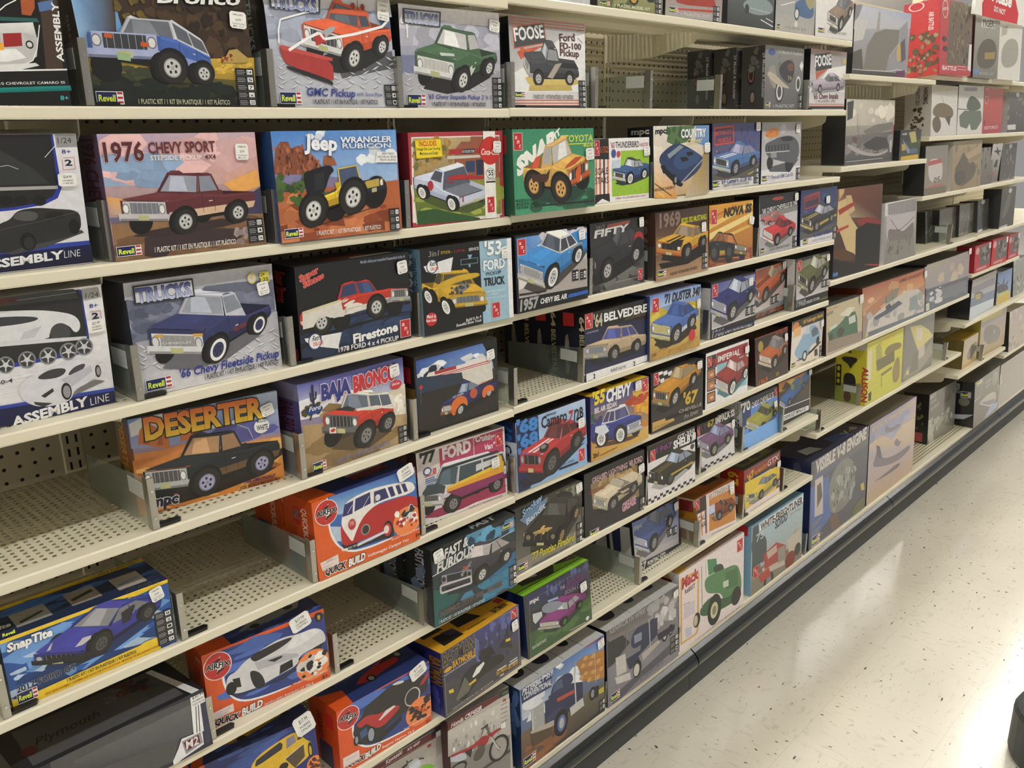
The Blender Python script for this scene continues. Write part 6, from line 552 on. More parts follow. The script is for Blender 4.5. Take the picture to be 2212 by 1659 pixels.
kit_box('B_snapgreen',(1.2444,-0.0191,1.5135),-0.0090,0.0379,(2466,1624,800),('2a5a48', '4a8a6c', '4a8a6c'),'green kit box with a yellow pickup and diagonal white lettering',
'G 3f8f6c 0 1624 3f8f6c 2467 1624 4a9a74 2467 0 4a9a74 0 0|B 2f5a44 231 20 554 73 2414 339 53 133 2.4|T f4f4f0 90 742 1149 546 278 0.45 3.4 - 1.0 SNAP|T f4f4f0 1154 1347 268 186 112 0.2 2 - 1.0 FIT|T d0d850 1509 1360 930 -1 129 0.1 1.2 - 1.0 TOYOTA|L d0d850 22 1152 1309 2447 1319|T d0d850 2098 1241 337 -3 74 0.1 1 - 1.0 4x4|A 38 1238 225 313|C pickup 1365 152 555 285 671 225 1112 0.1 body=d0a858 top=d8b068 glass=c0c0c0 low=c09048 grille=3a3030 bump=c05a2c rim=d8a860 bars=3 rwk=1.2 shadow=28443a|P 4a3028 503 760 929 753 1052 838 1004 659 921 586 515 620|P d85a3c 471 863 635 1083 791 1129 701 878|P c0502c 1496 819 1832 911 2092 1061 1837 1043 1561 895|Q d8602c 1828 778 2045 929 1989 529 1861 536|P 2a2a2a 763 155 2437 134 2436 106 761 124|T 1c3a2c 24 252 528 -5 50 0 1 - 1.0 MOLDED_IN_COLOR|T 1c3a2c 39 183 646 -2 50 0 1 - 1.0 MOULÉ_DE_EN_COULEUR|T 1c3a2c 16 116 724 3 50 0 1 - 1.0 1/25_SCALE_/_ÉCHELLE',side='P b83a3a 240 1527 640 1527 640 1169 240 1169|T d8e0d8 160 910 0 -650 336 0 2 - 0 SNAP',stick=(2167, 973, 268, 241, 0.05, 'a', '28.99', '1682657'))
kit_box('B_sixty',(1.5316,0.0099,1.5135),0.0002,0.0306,(2047,1394,750),('d8d4d0', 'ddd', 'ccc'),'small white and lime kit box with a blue hardtop and striped side panel',
"G f4f2f2 0 1395 f4f2f2 2048 1395 f4f2f2 2048 0 f4f2f2 0 0|P 2a2624 2 1385 503 1395 517 944 3 962|A 13 1045 156 304|T c8703c 217 1094 267 6 128 0 0.6 - 1.0 1/32|P e0906c 17 962 86 962 83 213 13 212|P f4f0ee 86 960 155 960 153 209 82 207|P c87850 155 957 225 957 223 204 153 203|P f4f0ee 225 955 295 955 294 200 223 199|P 6a3040 295 952 366 953 365 195 294 194|P f4f0ee 366 950 437 950 437 191 365 190|P d8906a 437 947 508 948 509 186 437 185|T 2a2020 20 626 460 6 140 0 0.6 - 1.0 SCALE|T 2a2020 16 429 470 2 140 0 0.6 - 1.0 STARS|P 222 3 204 523 200 536 11 -1 -9|P f4f2f2 -1 -9 259 102 536 11 535 -33|P 9cc63c 944 1116 2038 1114 2063 119 619 121 601 728 942 728|T a8506a 567 1183 158 1 123 0 1.2 - 1.0 '60|T 2a2024 749 1183 896 0 130 0 0.8 - 1.0 THUNDERBIRD|T b8506a 1672 1189 338 3 82 0 0.6 - 1.0 HARDTOP|C finned 1300 359 1858 463 -442 78 535 0.2 body=3a5a8c top=3a3a40 glass=b8c0c8 low=2a3a6a bump=c8c8c8 rim=ccc ww=1 shadow=2a3a2c|E 4a5aa0 676 1066 86 0 0 96|E c44 855 1047 68 0 0 74|P c8d8e8 627 912 918 930 917 743 625 741|T c06a6a 740 54 1173 -2 40 0 0.6 - 1.0 1960_AUTHENTIC_KIT",stick=(1803, 973, 235, 213, 0.05, 'a', '17.99', '755'))
kit_box('B_country',(1.7438,-0.0001,1.5135),-0.0111,0.0546,(2395,1643,750),('2c2c30', '555', 'ccc'),'kit box with a dark blue muscle car seen from above on a streaked road',
'G e8e4dc 0 1643 e8e4dc 2396 1643 c8a878 2396 0 c8a878 0 0|P 5a7a4a 645 1625 1772 1645 1423 1261 859 1182 531 1281|B 3a5a34 241 16 587 1207 1539 1620 45 122 1|P 6a94c8 1772 1645 2417 1655 2402 1112 1772 1223|G f0ece4 -3 1203 e8d8c0 475 1131 d89440 956 -65 e0a84c 24 -4|G b89a5c 1771 557 8a7a54 2401 1241 b0a080 2377 -26 c8b8a0 1300 -56|L f0c878 36 29 209 456 -32|L 6a5030 30 31 331 844 -58|L f0d890 24 36 543 298 316|Q 2c3e66 203 928 420 1072 859 1243 1252 1203 2009 931 2129 831 1949 550 1187 268 961 343 253 745|Q 38507c 1251 1172 2009 931 1949 774 1133 554 688 789|Q 16181f 254 806 1074 337 1245 265 1129 177 848 287 304 621|P 8a9aa0 554 977 1082 1192 1251 1141 634 883|P 1a1c24 1079 899 1364 905 1479 822 1192 786|P 1a1c24 1365 1014 1654 1021 1683 942 1422 918|L aaa 31 1130 287 2099 816|E 151515 848 380 89 0 0 130|E 999 893 371 44 0 0 74|E 151515 412 647 75 0 0 103|T 1c1c20 65 1462 441 14 124 0.1 2.4 - 1.0 mpc|T f4f4f4 1139 1359 1108 11 190 0 1.8 6a7a9a 1.6 COUNTRY|T d8cc8c 1365 1169 702 62 142 0.4 1 - 1.0 Charger|T 2a2420 16 143 858 32 66 0 1 - 1.0 1969_DODGE_CHARGER_R/T',side='T eee 112 1479 525 0 131 0 2 - 0 mpc',topops='T ddd 240 150 479 0 225 0 2 - 0 mpc',stick=(2141, 975, 254, 237, 0.05, 'a', '31.99', '1671'))
kit_box('B_motor',(2.0391,0.0223,1.5135),0.0038,0.0496,(2529,1687,750),('23243a', '445', '445'),'kit box with a blue striped coupe in a blue neon street',
"G 46487a 0 1688 46487a 2529 1688 6a6a7c 2529 0 6a6a7c 0 0|B 38489a 251 18 1145 770 2513 1638 52 138 0.6|B 5a3a8a 252 18 15 475 1087 1216 33 101 1|B b8a0e0 253 12 81 510 951 983 13 30 1|P c8463c 69 1588 1065 1628 1112 1171 108 1121|P 4a3a5c 121 1538 1018 1585 1049 1213 153 1166|T c8463c 149 1373 865 52 98 0 1.6 - 1.0 MOTOR-CITY|T c8463c 270 1189 668 45 99 0 1.6 - 1.0 MUSCLE|P e4e2e4 24 264 2479 283 2491 11 42 -6|P 5a584c 22 399 2504 569 2495 246 25 231|L d8c050 28 1885 311 2472 445|C muscle 1206 308 2170 511 -783 127 786 0.25 body=4a72a8 glass=9a98b8 low=3a5484 grille=333 bump=b8c0c8 rim=aab stripe=e8e8f0 shadow=34343a bars=3|R -5 57 380 155|T 3a4a8a 436 123 1637 27 116 0.1 1 - 1.0 '69_Camaro_Z/28_RS|T 555 559 48 1371 10 61 0 0.5 - 1.0 1_PLASTIC_KIT_/_1_KIT_EN_PLASTIQUE_/_1_KIT_PLÁSTICO|I 2189 45 269 432 3 12,4,5",stick=(2242, 1468, 251, 224, 0.02, 'a'),wrap=1)
kit_box('B_greyfront',(2.3049,0.0252,1.5135),0.0025,0.0458,(2408,1692,750),('2a2a2c', '777', '777'),'kit box with a grey muscle car seen head on, at the shelf end',
"G a8a6a8 0 1692 a8a6a8 2408 1692 d0ced4 2408 0 d0ced4 0 0|B b8b6ba 261 14 77 1071 2329 1658 73 183 1|P e8e6ea -21 383 2404 431 2422 4 -16 2|P 5a5a5e 359 440 2302 627 1737 268 521 323|E 1a1a1c 505 579 187 0 0 183|E 1a1a1c 1678 497 250 0 0 235|Q 5a5c62 169 1096 472 1161 1093 1295 1826 1319 2263 1123 2336 740 2055 521 1551 540 265 734|Q 2a2a30 1015 1259 1744 1302 2005 1166 1264 1144|P 3a3c42 210 1041 1636 1080 1690 911 257 878|L ccc 25 143 864 1693 873|L aaa 14 325 1039 334 883|L aaa 14 510 1041 519 885|L aaa 14 697 1044 707 887|L aaa 14 886 1047 896 889|L aaa 14 1077 1049 1088 891|L aaa 14 1270 1052 1281 893|L aaa 14 1465 1055 1477 894|P 999 529 852 882 860 907 712 561 706|Q d88a3c 153 1382 451 1521 918 1534 1074 1331 699 1265 235 1274|B b86a2c 262 6 227 1303 927 1483 28 57 1|T 5a5a9a 416 99 1539 43 110 0.1 0.8 - 1.0 '71_Plymouth_HEMI_Cuda_426|R 56 71 322 146|I 2136 19 258 349 2 12,4",stick=(2005, 1384, 236, 233, 0, 'a'),wrap=1)
kit_box('C_belair',(1.2546,-0.0124,1.3130),-0.0062,0.0324,(2254,1586,800),('151517', '222', '555'),'black framed kit box with a light blue finned car',
'G 17171a 0 1586 17171a 2254 1586 17171a 2254 0 17171a 0 0|G 3a8ad8 41 1537 c8d8ec 2247 1547 b8b0ac 2239 270 c8c0bc 55 328|B dcdce8 271 16 839 1185 2196 1570 82 192 2|P b0a8a4 66 916 2254 877 2239 270 54 315|P e0dcda 73 915 817 933 399 551 63 489|C finned 1105 397 1952 826 -685 263 932 0.3 body=3f86c8 top=e8e4e0 glass=4a5260 low=2f6ca8 grille=999 bump=c8c4c0 rim=ccc ww=1 shadow=4a4644 lamp=bbb|P 8a9aa8 1664 1169 2061 1268 2105 1235 1663 1113|A 72 1193 222 309|T a8a8a8 60 56 557 8 211 0.15 2.4 - 1.0 1957|T eee 680 111 863 -8 105 0.15 1.6 - 1.0 CHEVY_BEL_AIR|P 2f62b8 1590 182 2260 194 2268 113 1566 105|I 1720 441 220 242 1 2|I 1985 434 216 230 1 6|P 2a2a2e 59 409 876 374 875 341 64 368',stick=(1952, 1307, 212, 210, 0.08, 'a', '28.99', '763'))
kit_box('C_fifty',(1.5189,0.0067,1.3130),0.0161,0.0475,(2092,1577,800),('1a1a1c', '2a2a2c', '333'),'dark grey kit box with a black modern coupe and a slanted title',
'G 232427 0 1577 232427 2093 1577 5a5a5c 2093 0 5a5a5c 0 0|B 3a3a3e 281 20 25 -107 2037 690 61 184 2|B 6a6866 282 14 411 -73 2035 422 46 154 3|C muscle 609 211 1758 513 -267 260 1041 0.2 body=2c2d31 top=34353a glass=4a4c52 low=18191b grille=1a1a1a bump=26272a rim=b8b8b8 bars=3 lamp=999 shadow=1c1c1e|T 888 211 1419 332 19 81 0 0.4 - 1.0 2017|P 8a4a38 630 1514 1526 1541 1498 1468 602 1428|T d0d0d0 132 1252 1308 52 151 0.3 2.2 - 1.0 FIFTY|E a83034 1863 1095 196 0 0 148|E 222 1860 971 185 0 0 149|A 1825 93 165 253|L 999 15 913 155 2037 161|T 888 202 -3 1445 -5 36 0 0.4 - 1.0 1/25_SCALE_MODEL_KIT',side='T 8a4a38 320 1420 0 -789 160 0 .6 - 0 FIFTY',stick=(1869, 1343, 185, 222, 0.05, 'a'))
kit_box('C_boss',(1.7586,-0.0033,1.3130),0.0015,0.0513,(2387,1637,800),('4a342c', '5a4438', '7a6250'),'brown kit box with a yellow fastback with black hood',
'G 3a2a24 0 1637 3a2a24 2387 1637 b08a68 2387 0 b08a68 0 0|G 3a2a26 17 1630 4a3a34 2367 1647 5a4438 2385 1057 6a4a38 7 1052|G 6a5040 -1 609 8a6a50 2395 750 b89470 2416 -11 b08a64 -12 -15|P 1c1614 119 403 1405 383 2280 659 2282 419 1405 249 229 261|C muscle 1405 383 2152 604 -1027 189 737 0.25 body=c89a34 top=d0a840 glass=8a7a6a low=b8622c grille=1c1c1e bump=c06a34 rim=888 stripe=2a2420 bars=2 shadow=1c1614|P 26201c 407 789 811 908 1225 883 1105 715|T 8a7468 160 1273 917 5 314 0 2.2 - 1.0 1969|T c8c83c 1119 1294 1167 13 129 0 1.4 - 1.0 BOSS_302_MUSTANG|R 68 71 351 154|T 2a2420 599 50 1270 23 65 0 0.6 - 1.0 1_PLASTIC_KIT_/_1_KIT_EN_PLASTIQUE_/_1_KIT_PLÁSTICO|I 2079 31 257 429 3 12,4,5',side='T 7a645c 264 1474 0 -819 288 0 2 - 0 1969|T c8b83c 264 786 0 -655 160 0 1.4 - 0 BOSS_302',stick=(2023, 995, 215, 242, 0.05, 'a'))
kit_box('C_nova',(2.0190,0.0060,1.3130),-0.0043,0.0615,(2287,1621,800),('3a3634', 'a8842c', 'b88a30'),'orange and yellow streaked kit box with a black drag coupe',
'G e0a030 0 1622 e0a030 2288 1622 a86430 2288 0 a86430 0 0|P f0d070 -3 1134 2294 1588 2296 1480 -4 997|P f4dc90 -5 894 2299 1298 2302 1152 -6 722|P c87828 -2 1304 1228 1538 1436 1541 -3 1219|P e8c060 222 699 2231 976 2233 903 353 617|P 8a4a2c 37 232 2243 313 2249 -3 36 -19|B b8683c 291 16 89 -40 2211 320 36 144 3|C muscle 995 122 220 158 706 -147 712 -0.1 body=24282a glass=a86c3c low=b8a03c grille=888 bump=8a7a3c rim=555 bars=3 shadow=5a3420 rwk=1.1|T 1d1b18 719 1262 1469 44 215 0.2 2.6 - 1.0 NOVA_SS|A 93 1125 273 376',stick=(2012, 995, 263, 218, -0.25, 'a'),wrap=1)
kit_box('C_red68',(2.2814,0.0036,1.3130),-0.0050,0.0609,(2319,1696,800),('2a2a2c', '444', '777'),'silver and black kit box with two red coupes',
"G c0bec2 0 1697 c0bec2 2320 1697 cccace 2320 0 cccace 0 0|P 2e2e32 8 1693 2317 1700 2328 1291 20 1181|P 8a8888 65 1177 2328 1291 2319 1136 69 1029|P b0aeb2 36 532 2345 584 2340 -12 3 -8|C muscle 624 832 1254 911 -326 133 249 0.2 body=b06060 glass=8a7a7a low=8a4a4a bump=999 bars=0 shadow=aaa|C muscle 1079 199 1888 409 -535 194 676 0.25 body=b83a40 glass=6a3034 low=8a2a30 grille=c8c8c8 bump=ddd rim=999 shadow=777 bars=2|E a04a44 1071 1568 358 0 0 52|T e8e8e8 155 1195 2113 107 125 0 0.8 - 1.0 '68_CHEVY_CHEVELLE_SS_396|R 76 78 291 135|I 2030 40 273 338 2 12,4|T 555 607 95 1252 14 61 0 0.5 - 1.0 1_PLASTIC_KIT_/_1_KIT_EN_PLASTIQUE_/_1_KIT_PLÁSTICO",stick=(2086, 1425, 219, 225, 0.05, 'a'))
kit_box('C_shelby',(2.5458,0.0090,1.3130),-0.0077,0.0522,(2509,1686,800),('1c2240', '334', '334'),'dark blue kit box with a black striped fastback, at the shelf end',
"G 2e3c70 0 1686 2e3c70 2510 1686 4a4a5c 2510 0 4a4a5c 0 0|B 26607a 301 10 1367 1002 2507 1500 41 125 0.6|B 4a3a9a 302 14 144 692 1218 1138 32 97 1|B c8b8f0 303 10 234 692 1129 1057 12 28 1|P a03c38 177 1490 1232 1604 1303 1173 266 1088|P 3a2c44 250 1430 1165 1523 1208 1221 323 1139|T a83c38 309 1323 866 69 103 0 1.4 - 1.0 MOTOR_CITY|P 5a5a54 8 432 2528 495 2507 199 24 190|C muscle 1123 348 2162 568 -667 174 708 0.2 body=2c2f34 top=3a4048 glass=b0b0c0 low=b8a050 grille=222 bump=bba860 rim=999 stripe=b8a050 shadow=26262a bars=2|P e4e2e8 24 190 2484 235 2479 -20 38 -13|T 3a4a9a 909 175 1227 36 124 0.1 1 - 1.0 '66_Shelby_GT350H|R 191 31 354 163|T 555 827 60 1351 8 62 0 0.5 - 1.0 1_PLASTIC_KIT_/_1_KIT_EN_PLASTIQUE_/_1_KIT_PLÁSTICO|I 2252 10 255 409 2 12,4",stick=(1672, 1188, 264, 228, 0.03, 'a'),wrap=1)
kit_box('D_belv',(1.4949,0.0019,1.1110),0.0105,0.0379,(2520,1591,850),('1a1d2c', '26262a', '444'),'black and navy kit box with a beige sedan',
"G 1c2248 0 1591 1c2248 2521 1591 1c2248 2521 0 1c2248 0 0|P 18181a -1 1614 2526 1563 2525 1102 5 1219|P ecebec 30 194 2512 167 2511 15 32 -42|P 1e1e22 11 510 586 265 1100 287 198 597|C sedan 1126 281 2043 310 -815 102 809 0.12 body=b8a486 glass=4a549a low=9a8868 grille=777c84 bump=999 rim=999 shadow=12152c bars=9 lamp=ccd|A 34 1250 242 339|T c8bca0 324 1239 336 -5 281 0 1.6 - 1.0 '64|T f4f4f4 722 1309 1734 -37 186 0 1.8 - 1.0 BELVEDERE|T 6a6450 757 1505 521 -5 55 0 0.6 - 1.0 PLYMOUTH|T 7a6a50 1536 1203 875 -16 83 0 0.6 - 1.0 2-DOOR_HARDTOP|T 555 949 43 597 -12 70 0 0.4 - 1.0 SLANT_6_&_V-8|T 222 280 29 79 -1 107 0 1.2 - 1.0 2|T 222 1874 -5 83 0 113 0 1.2 - 1.0 2|L 99a 9 83 25 255 19|L 99a 9 1628 -20 1847 -26|L 99a 10 1985 -12 2408 -22|T ccd 59 1132 448 -3 30 0 0.4 - 1.0 ALL_NEW!_RETOOLED!",side='P 18181a 0 1591 850 1591 850 1257 0 1257|P c03034 221 1591 544 1591 544 1289 221 1273|T c8b8a0 706 1528 0 -350 136 0 1.4 - 0 64|T b8ac80 706 1114 0 -1018 128 0 1 - 0 BELVEDERE|Q 8a8474 255 1018 357 1114 374 955 425 668 408 382 357 127 281 127 255 398|P 3a4a8a 374 891 459 668 400 541|P 3a4a8a 374 509 408 414 374 350|T 99a 544 605 0 -95 85 0 .8 - 0 2')
kit_box('D_duster',(1.7426,-0.0030,1.1110),-0.0149,0.0317,(2251,1646,800),('3a4a7a', '88a', '667'),'yellow ground kit box with a blue coupe under a pale sky',
"G 6a9ae0 0 1646 6a9ae0 2252 1646 c8a848 2252 0 c8a848 0 0|G 5a8ad8 8 1645 8ab0e8 2251 1650 d0dcf0 2261 1386 a8c4ec 11 1284|P c8b030 11 1284 482 1310 769 1165 1650 1268 2268 1210 2262 -19 -5 2|B e0cc50 311 22 67 692 2222 1140 51 154 1.6|G d8c070 16 754 d0b468 2253 753 c09848 2262 -19 a87c3c -5 2|B b08a40 312 14 47 -137 2190 283 42 175 3|P 3a3020 270 372 1196 269 2039 611 2105 494 1316 246 441 238|C muscle 1166 256 1886 531 -803 224 925 0.25 body=4a6ab0 glass=34508c low=c8d0e0 grille=c0b878 bump=c8c090 rim=bbb shadow=2a2418 bars=5 stripe=5a7ac0|T 1c1c20 582 1377 1616 0 220 0.2 1.6 - 1.0 '71_DUSTER_340|A 105 1219 256 347|E c8323c 1873 356 152 0 0 156|T 4a4030 76 110 184 -2 61 0 0.8 - 1.0 1/25",stick=(2056, 1032, 165, 247, 0.05, 'a'))
kit_box('D_nova66',(2.0359,0.0029,1.1110),-0.0129,0.0385,(2385,1586,850),('d8d6d8', '2a2a2c', '444'),'black framed kit box with a dark blue two-door',
'G 16161a 0 1586 16161a 2386 1586 16161a 2386 0 16161a 0 0|G 3a4a94 25 1524 8a90c0 2345 1532 c8c4c8 2381 316 dcd8da 86 266|P b8b4b8 108 610 2360 669 2364 358 118 297|C muscle 1176 359 2132 741 -759 290 984 0.3 body=262c6a glass=b0b8c8 low=1a1e4c grille=99a bump=aab rim=bbb shadow=5a585c bars=4|Q 262c6a 625 1114 828 1158 1040 1054 836 973|A 89 1174 240 332|T 9a9a9e 93 43 609 -8 193 0.15 2 - 1.0 1966|T ccc 750 56 1497 -22 105 0.15 1.4 - 1.0 CHEVY_NOVA_PRO_STREET|I 1858 361 239 271 1 2|I 2139 355 228 281 1 6|P 1a2a5a 156 180 2354 145 2357 86 157 124',side='P 3a5a8a 170 1015 306 1206 357 984 306 476 221 412|P 1c1c1e 0 1586 850 1586 850 1428 0 1428',stick=(1972, 1222, 224, 229, 0.06, 'a'))
kit_box('D_copper',(2.3390,0.0358,1.1110),0.0253,0.0394,(2007,1531,850),('18181a', '333', '444'),'kit box with a copper orange coupe with black stripes',
'G 8a8a8c 0 1531 8a8a8c 2007 1531 8a8a8c 2007 0 8a8a8c 0 0|G a8442c -2 1467 c89070 2005 1558 b8b4b4 1980 337 c8c4c4 -6 202|B c86040 321 10 0 1092 2020 1498 81 203 1|C muscle 696 452 1813 903 -401 243 853 0.3 body=b0552c top=b85c30 glass=b8a898 low=8a3a20 grille=333 bump=999 rim=888 stripe=26201e shadow=4a4644 bars=3|P 17171a -4 162 1993 188 1979 22 -7 -59|T b8745c 88 25 1657 46 122 0.15 1.4 - 1.0 1970_CHEVY_CAMARO_Z/28|P 8a4030 1469 125 1968 150 1977 43 1477 32|I 1029 298 288 266 1 2|I 1320 314 274 276 1 6',stick=(1735, 1304, 240, 241, 0.06, 'a'))
kit_box('D_olive',(2.5386,0.0069,1.1110),-0.0111,0.0543,(2363,1628,850),('d4d2d4', '2a2a2c', '333'),'black framed kit box with an olive green fastback',
'G 16161a 0 1629 16161a 2364 1629 16161a 2364 0 16161a 0 0|G 6a6c4a 57 1521 a8a890 2328 1556 c4c0c4 2382 332 d0ccd0 129 315|C muscle 1195 413 2053 812 -631 280 972 0.3 body=585a3a glass=b0b0a4 low=3a3c26 grille=222 bump=998 rim=aaa shadow=4a4846 bars=2|A 177 1240 211 315|T 9a9a9e 141 104 621 -10 177 0.15 2 - 1.0 1968|T ccc 806 107 921 12 86 0.15 1.2 - 1.0 SHELBY_GT-500|P 5a6030 1775 135 2397 154 2394 75 1761 72|I 1843 472 271 263 1 2|I 2110 466 255 265 1 6',side='P 222 255 1238 595 1401 595 489 255 326',stick=(2136, 1320, 214, 218, 0.06, 'a'))
kit_box('E_striped',(1.2608,-0.0031,0.9115),-0.0120,0.0516,(2333,1599,850),('1c2c58', '26242a', '445'),'pale blue kit box with a red coupe with two white stripes',
"G a8c4e8 0 1600 a8c4e8 2334 1600 8ab4e0 2334 0 8ab4e0 0 0|P 1c2250 15 1593 720 1603 721 632 359 -3 -9 6|G a0bce4 728 1601 bcd0ee 2314 1611 8ab0dc 2357 491 a8c8ec 725 693|P 16162c 9 261 379 301 1150 98 2144 549 2288 558 1244 165 706 45 112 75|T 3a84d0 7 1373 684 -74 262 0 2.6 - 1.0 '68|T 3a84d0 15 1029 672 -49 264 0 2.6 - 1.0 '68|T 3a84d0 24 711 660 -31 266 0 2.6 - 1.0 '68|C muscle 1106 127 1998 476 -647 208 1064 0.3 body=b03034 glass=5a2c30 low=842428 grille=26262a bump=b03034 rim=666 stripe=e8dce0 shadow=1a1c30 bars=2 lamp=999|E 26242a 862 808 159 0 0 103|E 888 842 844 88 0 0 48|T 17181c 804 1269 862 -20 258 0 1.2 - 1.0 Camaro|T b8303c 1717 1157 174 -6 279 0 2 - 1.0 Z|T 17181c 1901 1157 349 32 256 0 1.4 - 1.0 /28|T 222 949 1506 363 -7 48 0 1 - 1.0 CHEVROLET|A 2038 140 205 289|T 334 1450 215 416 -2 44 0 0.4 - 1.0 1/25_SCALE|P 17181c 1335 186 2006 166 2004 115 1332 133",side='T 2a5a9c 281 1520 0 -384 425 0 2.4 - 0 68|P c0d0e4 298 1120 850 1152 850 0 298 0|T 17181c 468 1056 0 -896 221 0 1.2 - 0 Camaro',stick=(2031, 949, 221, 234, 0.06, 'a', '28.99'))
kit_box('E_fiftyfive',(1.5047,-0.0091,0.9115),-0.0011,0.0254,(2332,1621,850),('2c2c5a', 'd8b428', '8a7430'),'kit box with a blue and white fifties sedan by a yellow drive-in',
"G 2c3a8c 0 1622 2c3a8c 2332 1622 c8a040 2332 0 c8a040 0 0|P c8822c 14 802 2324 468 2331 6 4 14|P e0b840 1643 1392 2336 1439 2350 637 1757 889|B e8a030 331 24 1645 659 2316 1315 34 103 1|B c04a2c 332 12 1535 984 2314 1259 27 102 3|B 2c5a3a 333 10 40 538 488 1159 49 98 1|B 3a3a6a 334 12 40 610 437 1068 32 98 1|G c89858 10 476 d8b070 2326 327 d8b050 2331 6 c8983c 4 -2|B a85a2c 335 10 61 373 691 639 49 132 2|C finned 1137 178 383 288 635 3 900 0.02 body=2c3a8c top=dcdce8 glass=4a4a78 low=24306e grille=9aa0b0 bump=c0c4d0 rim=ccc ww=1 shadow=5a3a24 bars=6|P d8dce8 163 860 540 828 692 621 436 557 137 736|T e8d030 46 1408 471 15 288 0.1 2.6 - 1.0 '55|T f4f4f4 568 1363 993 -19 293 0.05 2.4 - 1.0 CHEVY|T f0f0f0 132 1193 846 -12 122 0 1.4 - 1.0 BEL_AIR_SEDAN|T 3a2a20 69 88 220 9 112 0 1.4 - 1.0 2in1|L 5a4030 16 331 86 1004 113|A 2029 1285 241 315",side='T c8b030 340 1459 0 -681 255 0 2 - 0 55|A 213 1297 255 259',topops='P d8b428 0 0 2332 0 2332 850 0 850|E 2a2a1c 466 425 257 0 0 221|P 3a3a1c 1166 255 1866 255 1772 595 1213 595',stick=(1725, 1373, 248, 244, 0.05, 'a', '31.99'))
kit_box('E_gold',(1.7629,-0.0014,0.9115),-0.0662,0.0441,(2232,1597,850),('1c1a1c', '333', '666'),'black kit box with chequered flag and a gold coupe',
"G 262428 0 1598 262428 2233 1598 3a3634 2233 0 3a3634 0 0|P e8e8ec -19 2095 139 2114 159 2011 1 1993|P e8e8ec 298 2228 458 2248 480 2144 319 2125|P e8e8ec 620 2364 783 2384 805 2279 642 2260|P e8e8ec 947 2501 1113 2522 1136 2417 970 2396|P e8e8ec 170 2053 330 2072 351 1968 191 1950|P e8e8ec 491 2187 653 2206 675 2101 512 2083|P e8e8ec 816 2322 981 2342 1004 2237 838 2218|P e8e8ec 1147 2460 1315 2481 1338 2375 1170 2355|P e8e8ec 43 1879 201 1896 222 1792 63 1775|P e8e8ec 362 2011 523 2029 545 1924 383 1906|P e8e8ec 686 2145 850 2164 872 2058 708 2040|P e8e8ec 1015 2281 1182 2301 1205 2195 1038 2175|P e8e8ec 233 1835 394 1852 415 1748 254 1731|P e8e8ec 556 1967 719 1986 741 1880 577 1863|P e8e8ec 883 2102 1049 2121 1072 2015 906 1996|P e8e8ec 1216 2239 1385 2258 1408 2152 1239 2133|P e8e8ec 105 1660 265 1677 286 1572 126 1556|P e8e8ec 426 1791 588 1808 610 1703 447 1686|P e8e8ec 752 1924 917 1942 940 1836 774 1818|P e8e8ec 1083 2059 1251 2078 1274 1971 1106 1952|P e8e8ec 297 1615 458 1631 480 1526 318 1510|P e8e8ec 621 1746 785 1763 808 1657 643 1640|P e8e8ec 950 1879 1118 1897 1141 1791 973 1773|P e8e8ec 1285 2015 1455 2034 1479 1926 1309 1908|P e8e8ec 168 1439 329 1455 350 1350 189 1334|P e8e8ec 491 1569 654 1586 676 1479 512 1463|P e8e8ec 819 1701 985 1718 1008 1611 841 1594|P e8e8ec 1152 1835 1321 1853 1344 1745 1175 1727|P e8e8ec 361 1393 523 1408 545 1302 382 1287|P e8e8ec 687 1523 852 1539 875 1432 709 1416|P e8e8ec 1019 1655 1187 1672 1210 1564 1042 1548|P e8e8ec 1355 1789 1526 1807 1551 1699 1379 1681|P e8e8ec 232 1217 393 1232 415 1125 253 1111|P e8e8ec 556 1345 721 1361 743 1254 578 1239|P e8e8ec 886 1476 1053 1492 1076 1384 909 1369|P e8e8ec 1221 1608 1391 1625 1415 1517 1245 1500|C muscle 997 542 1799 949 -602 199 878 0.3 body=b8822c glass=a89878 low=8a5c1c grille=333 bump=8a7a5a rim=bbb shadow=1a181a bars=4|P c8a058 35 303 858 303 971 148 34 53|T c8a834 1310 489 655 -19 307 0.1 2.4 - 1.0 '67|P 17171a 579 315 2198 298 2200 223 579 225|T b8b0a8 1152 295 1015 -12 87 0 0.8 - 1.0 CHEVELLE|T b0a8a0 1372 70 618 39 125 0.4 0.4 - 1.0 Pro_Street|T 4a3a20 87 118 658 11 42 0 0.4 - 1.0 1/25_SCALE_MODEL_KIT|A 103 1289 184 298",stick=(1928, 1349, 217, 219, 0.05, 'a'))
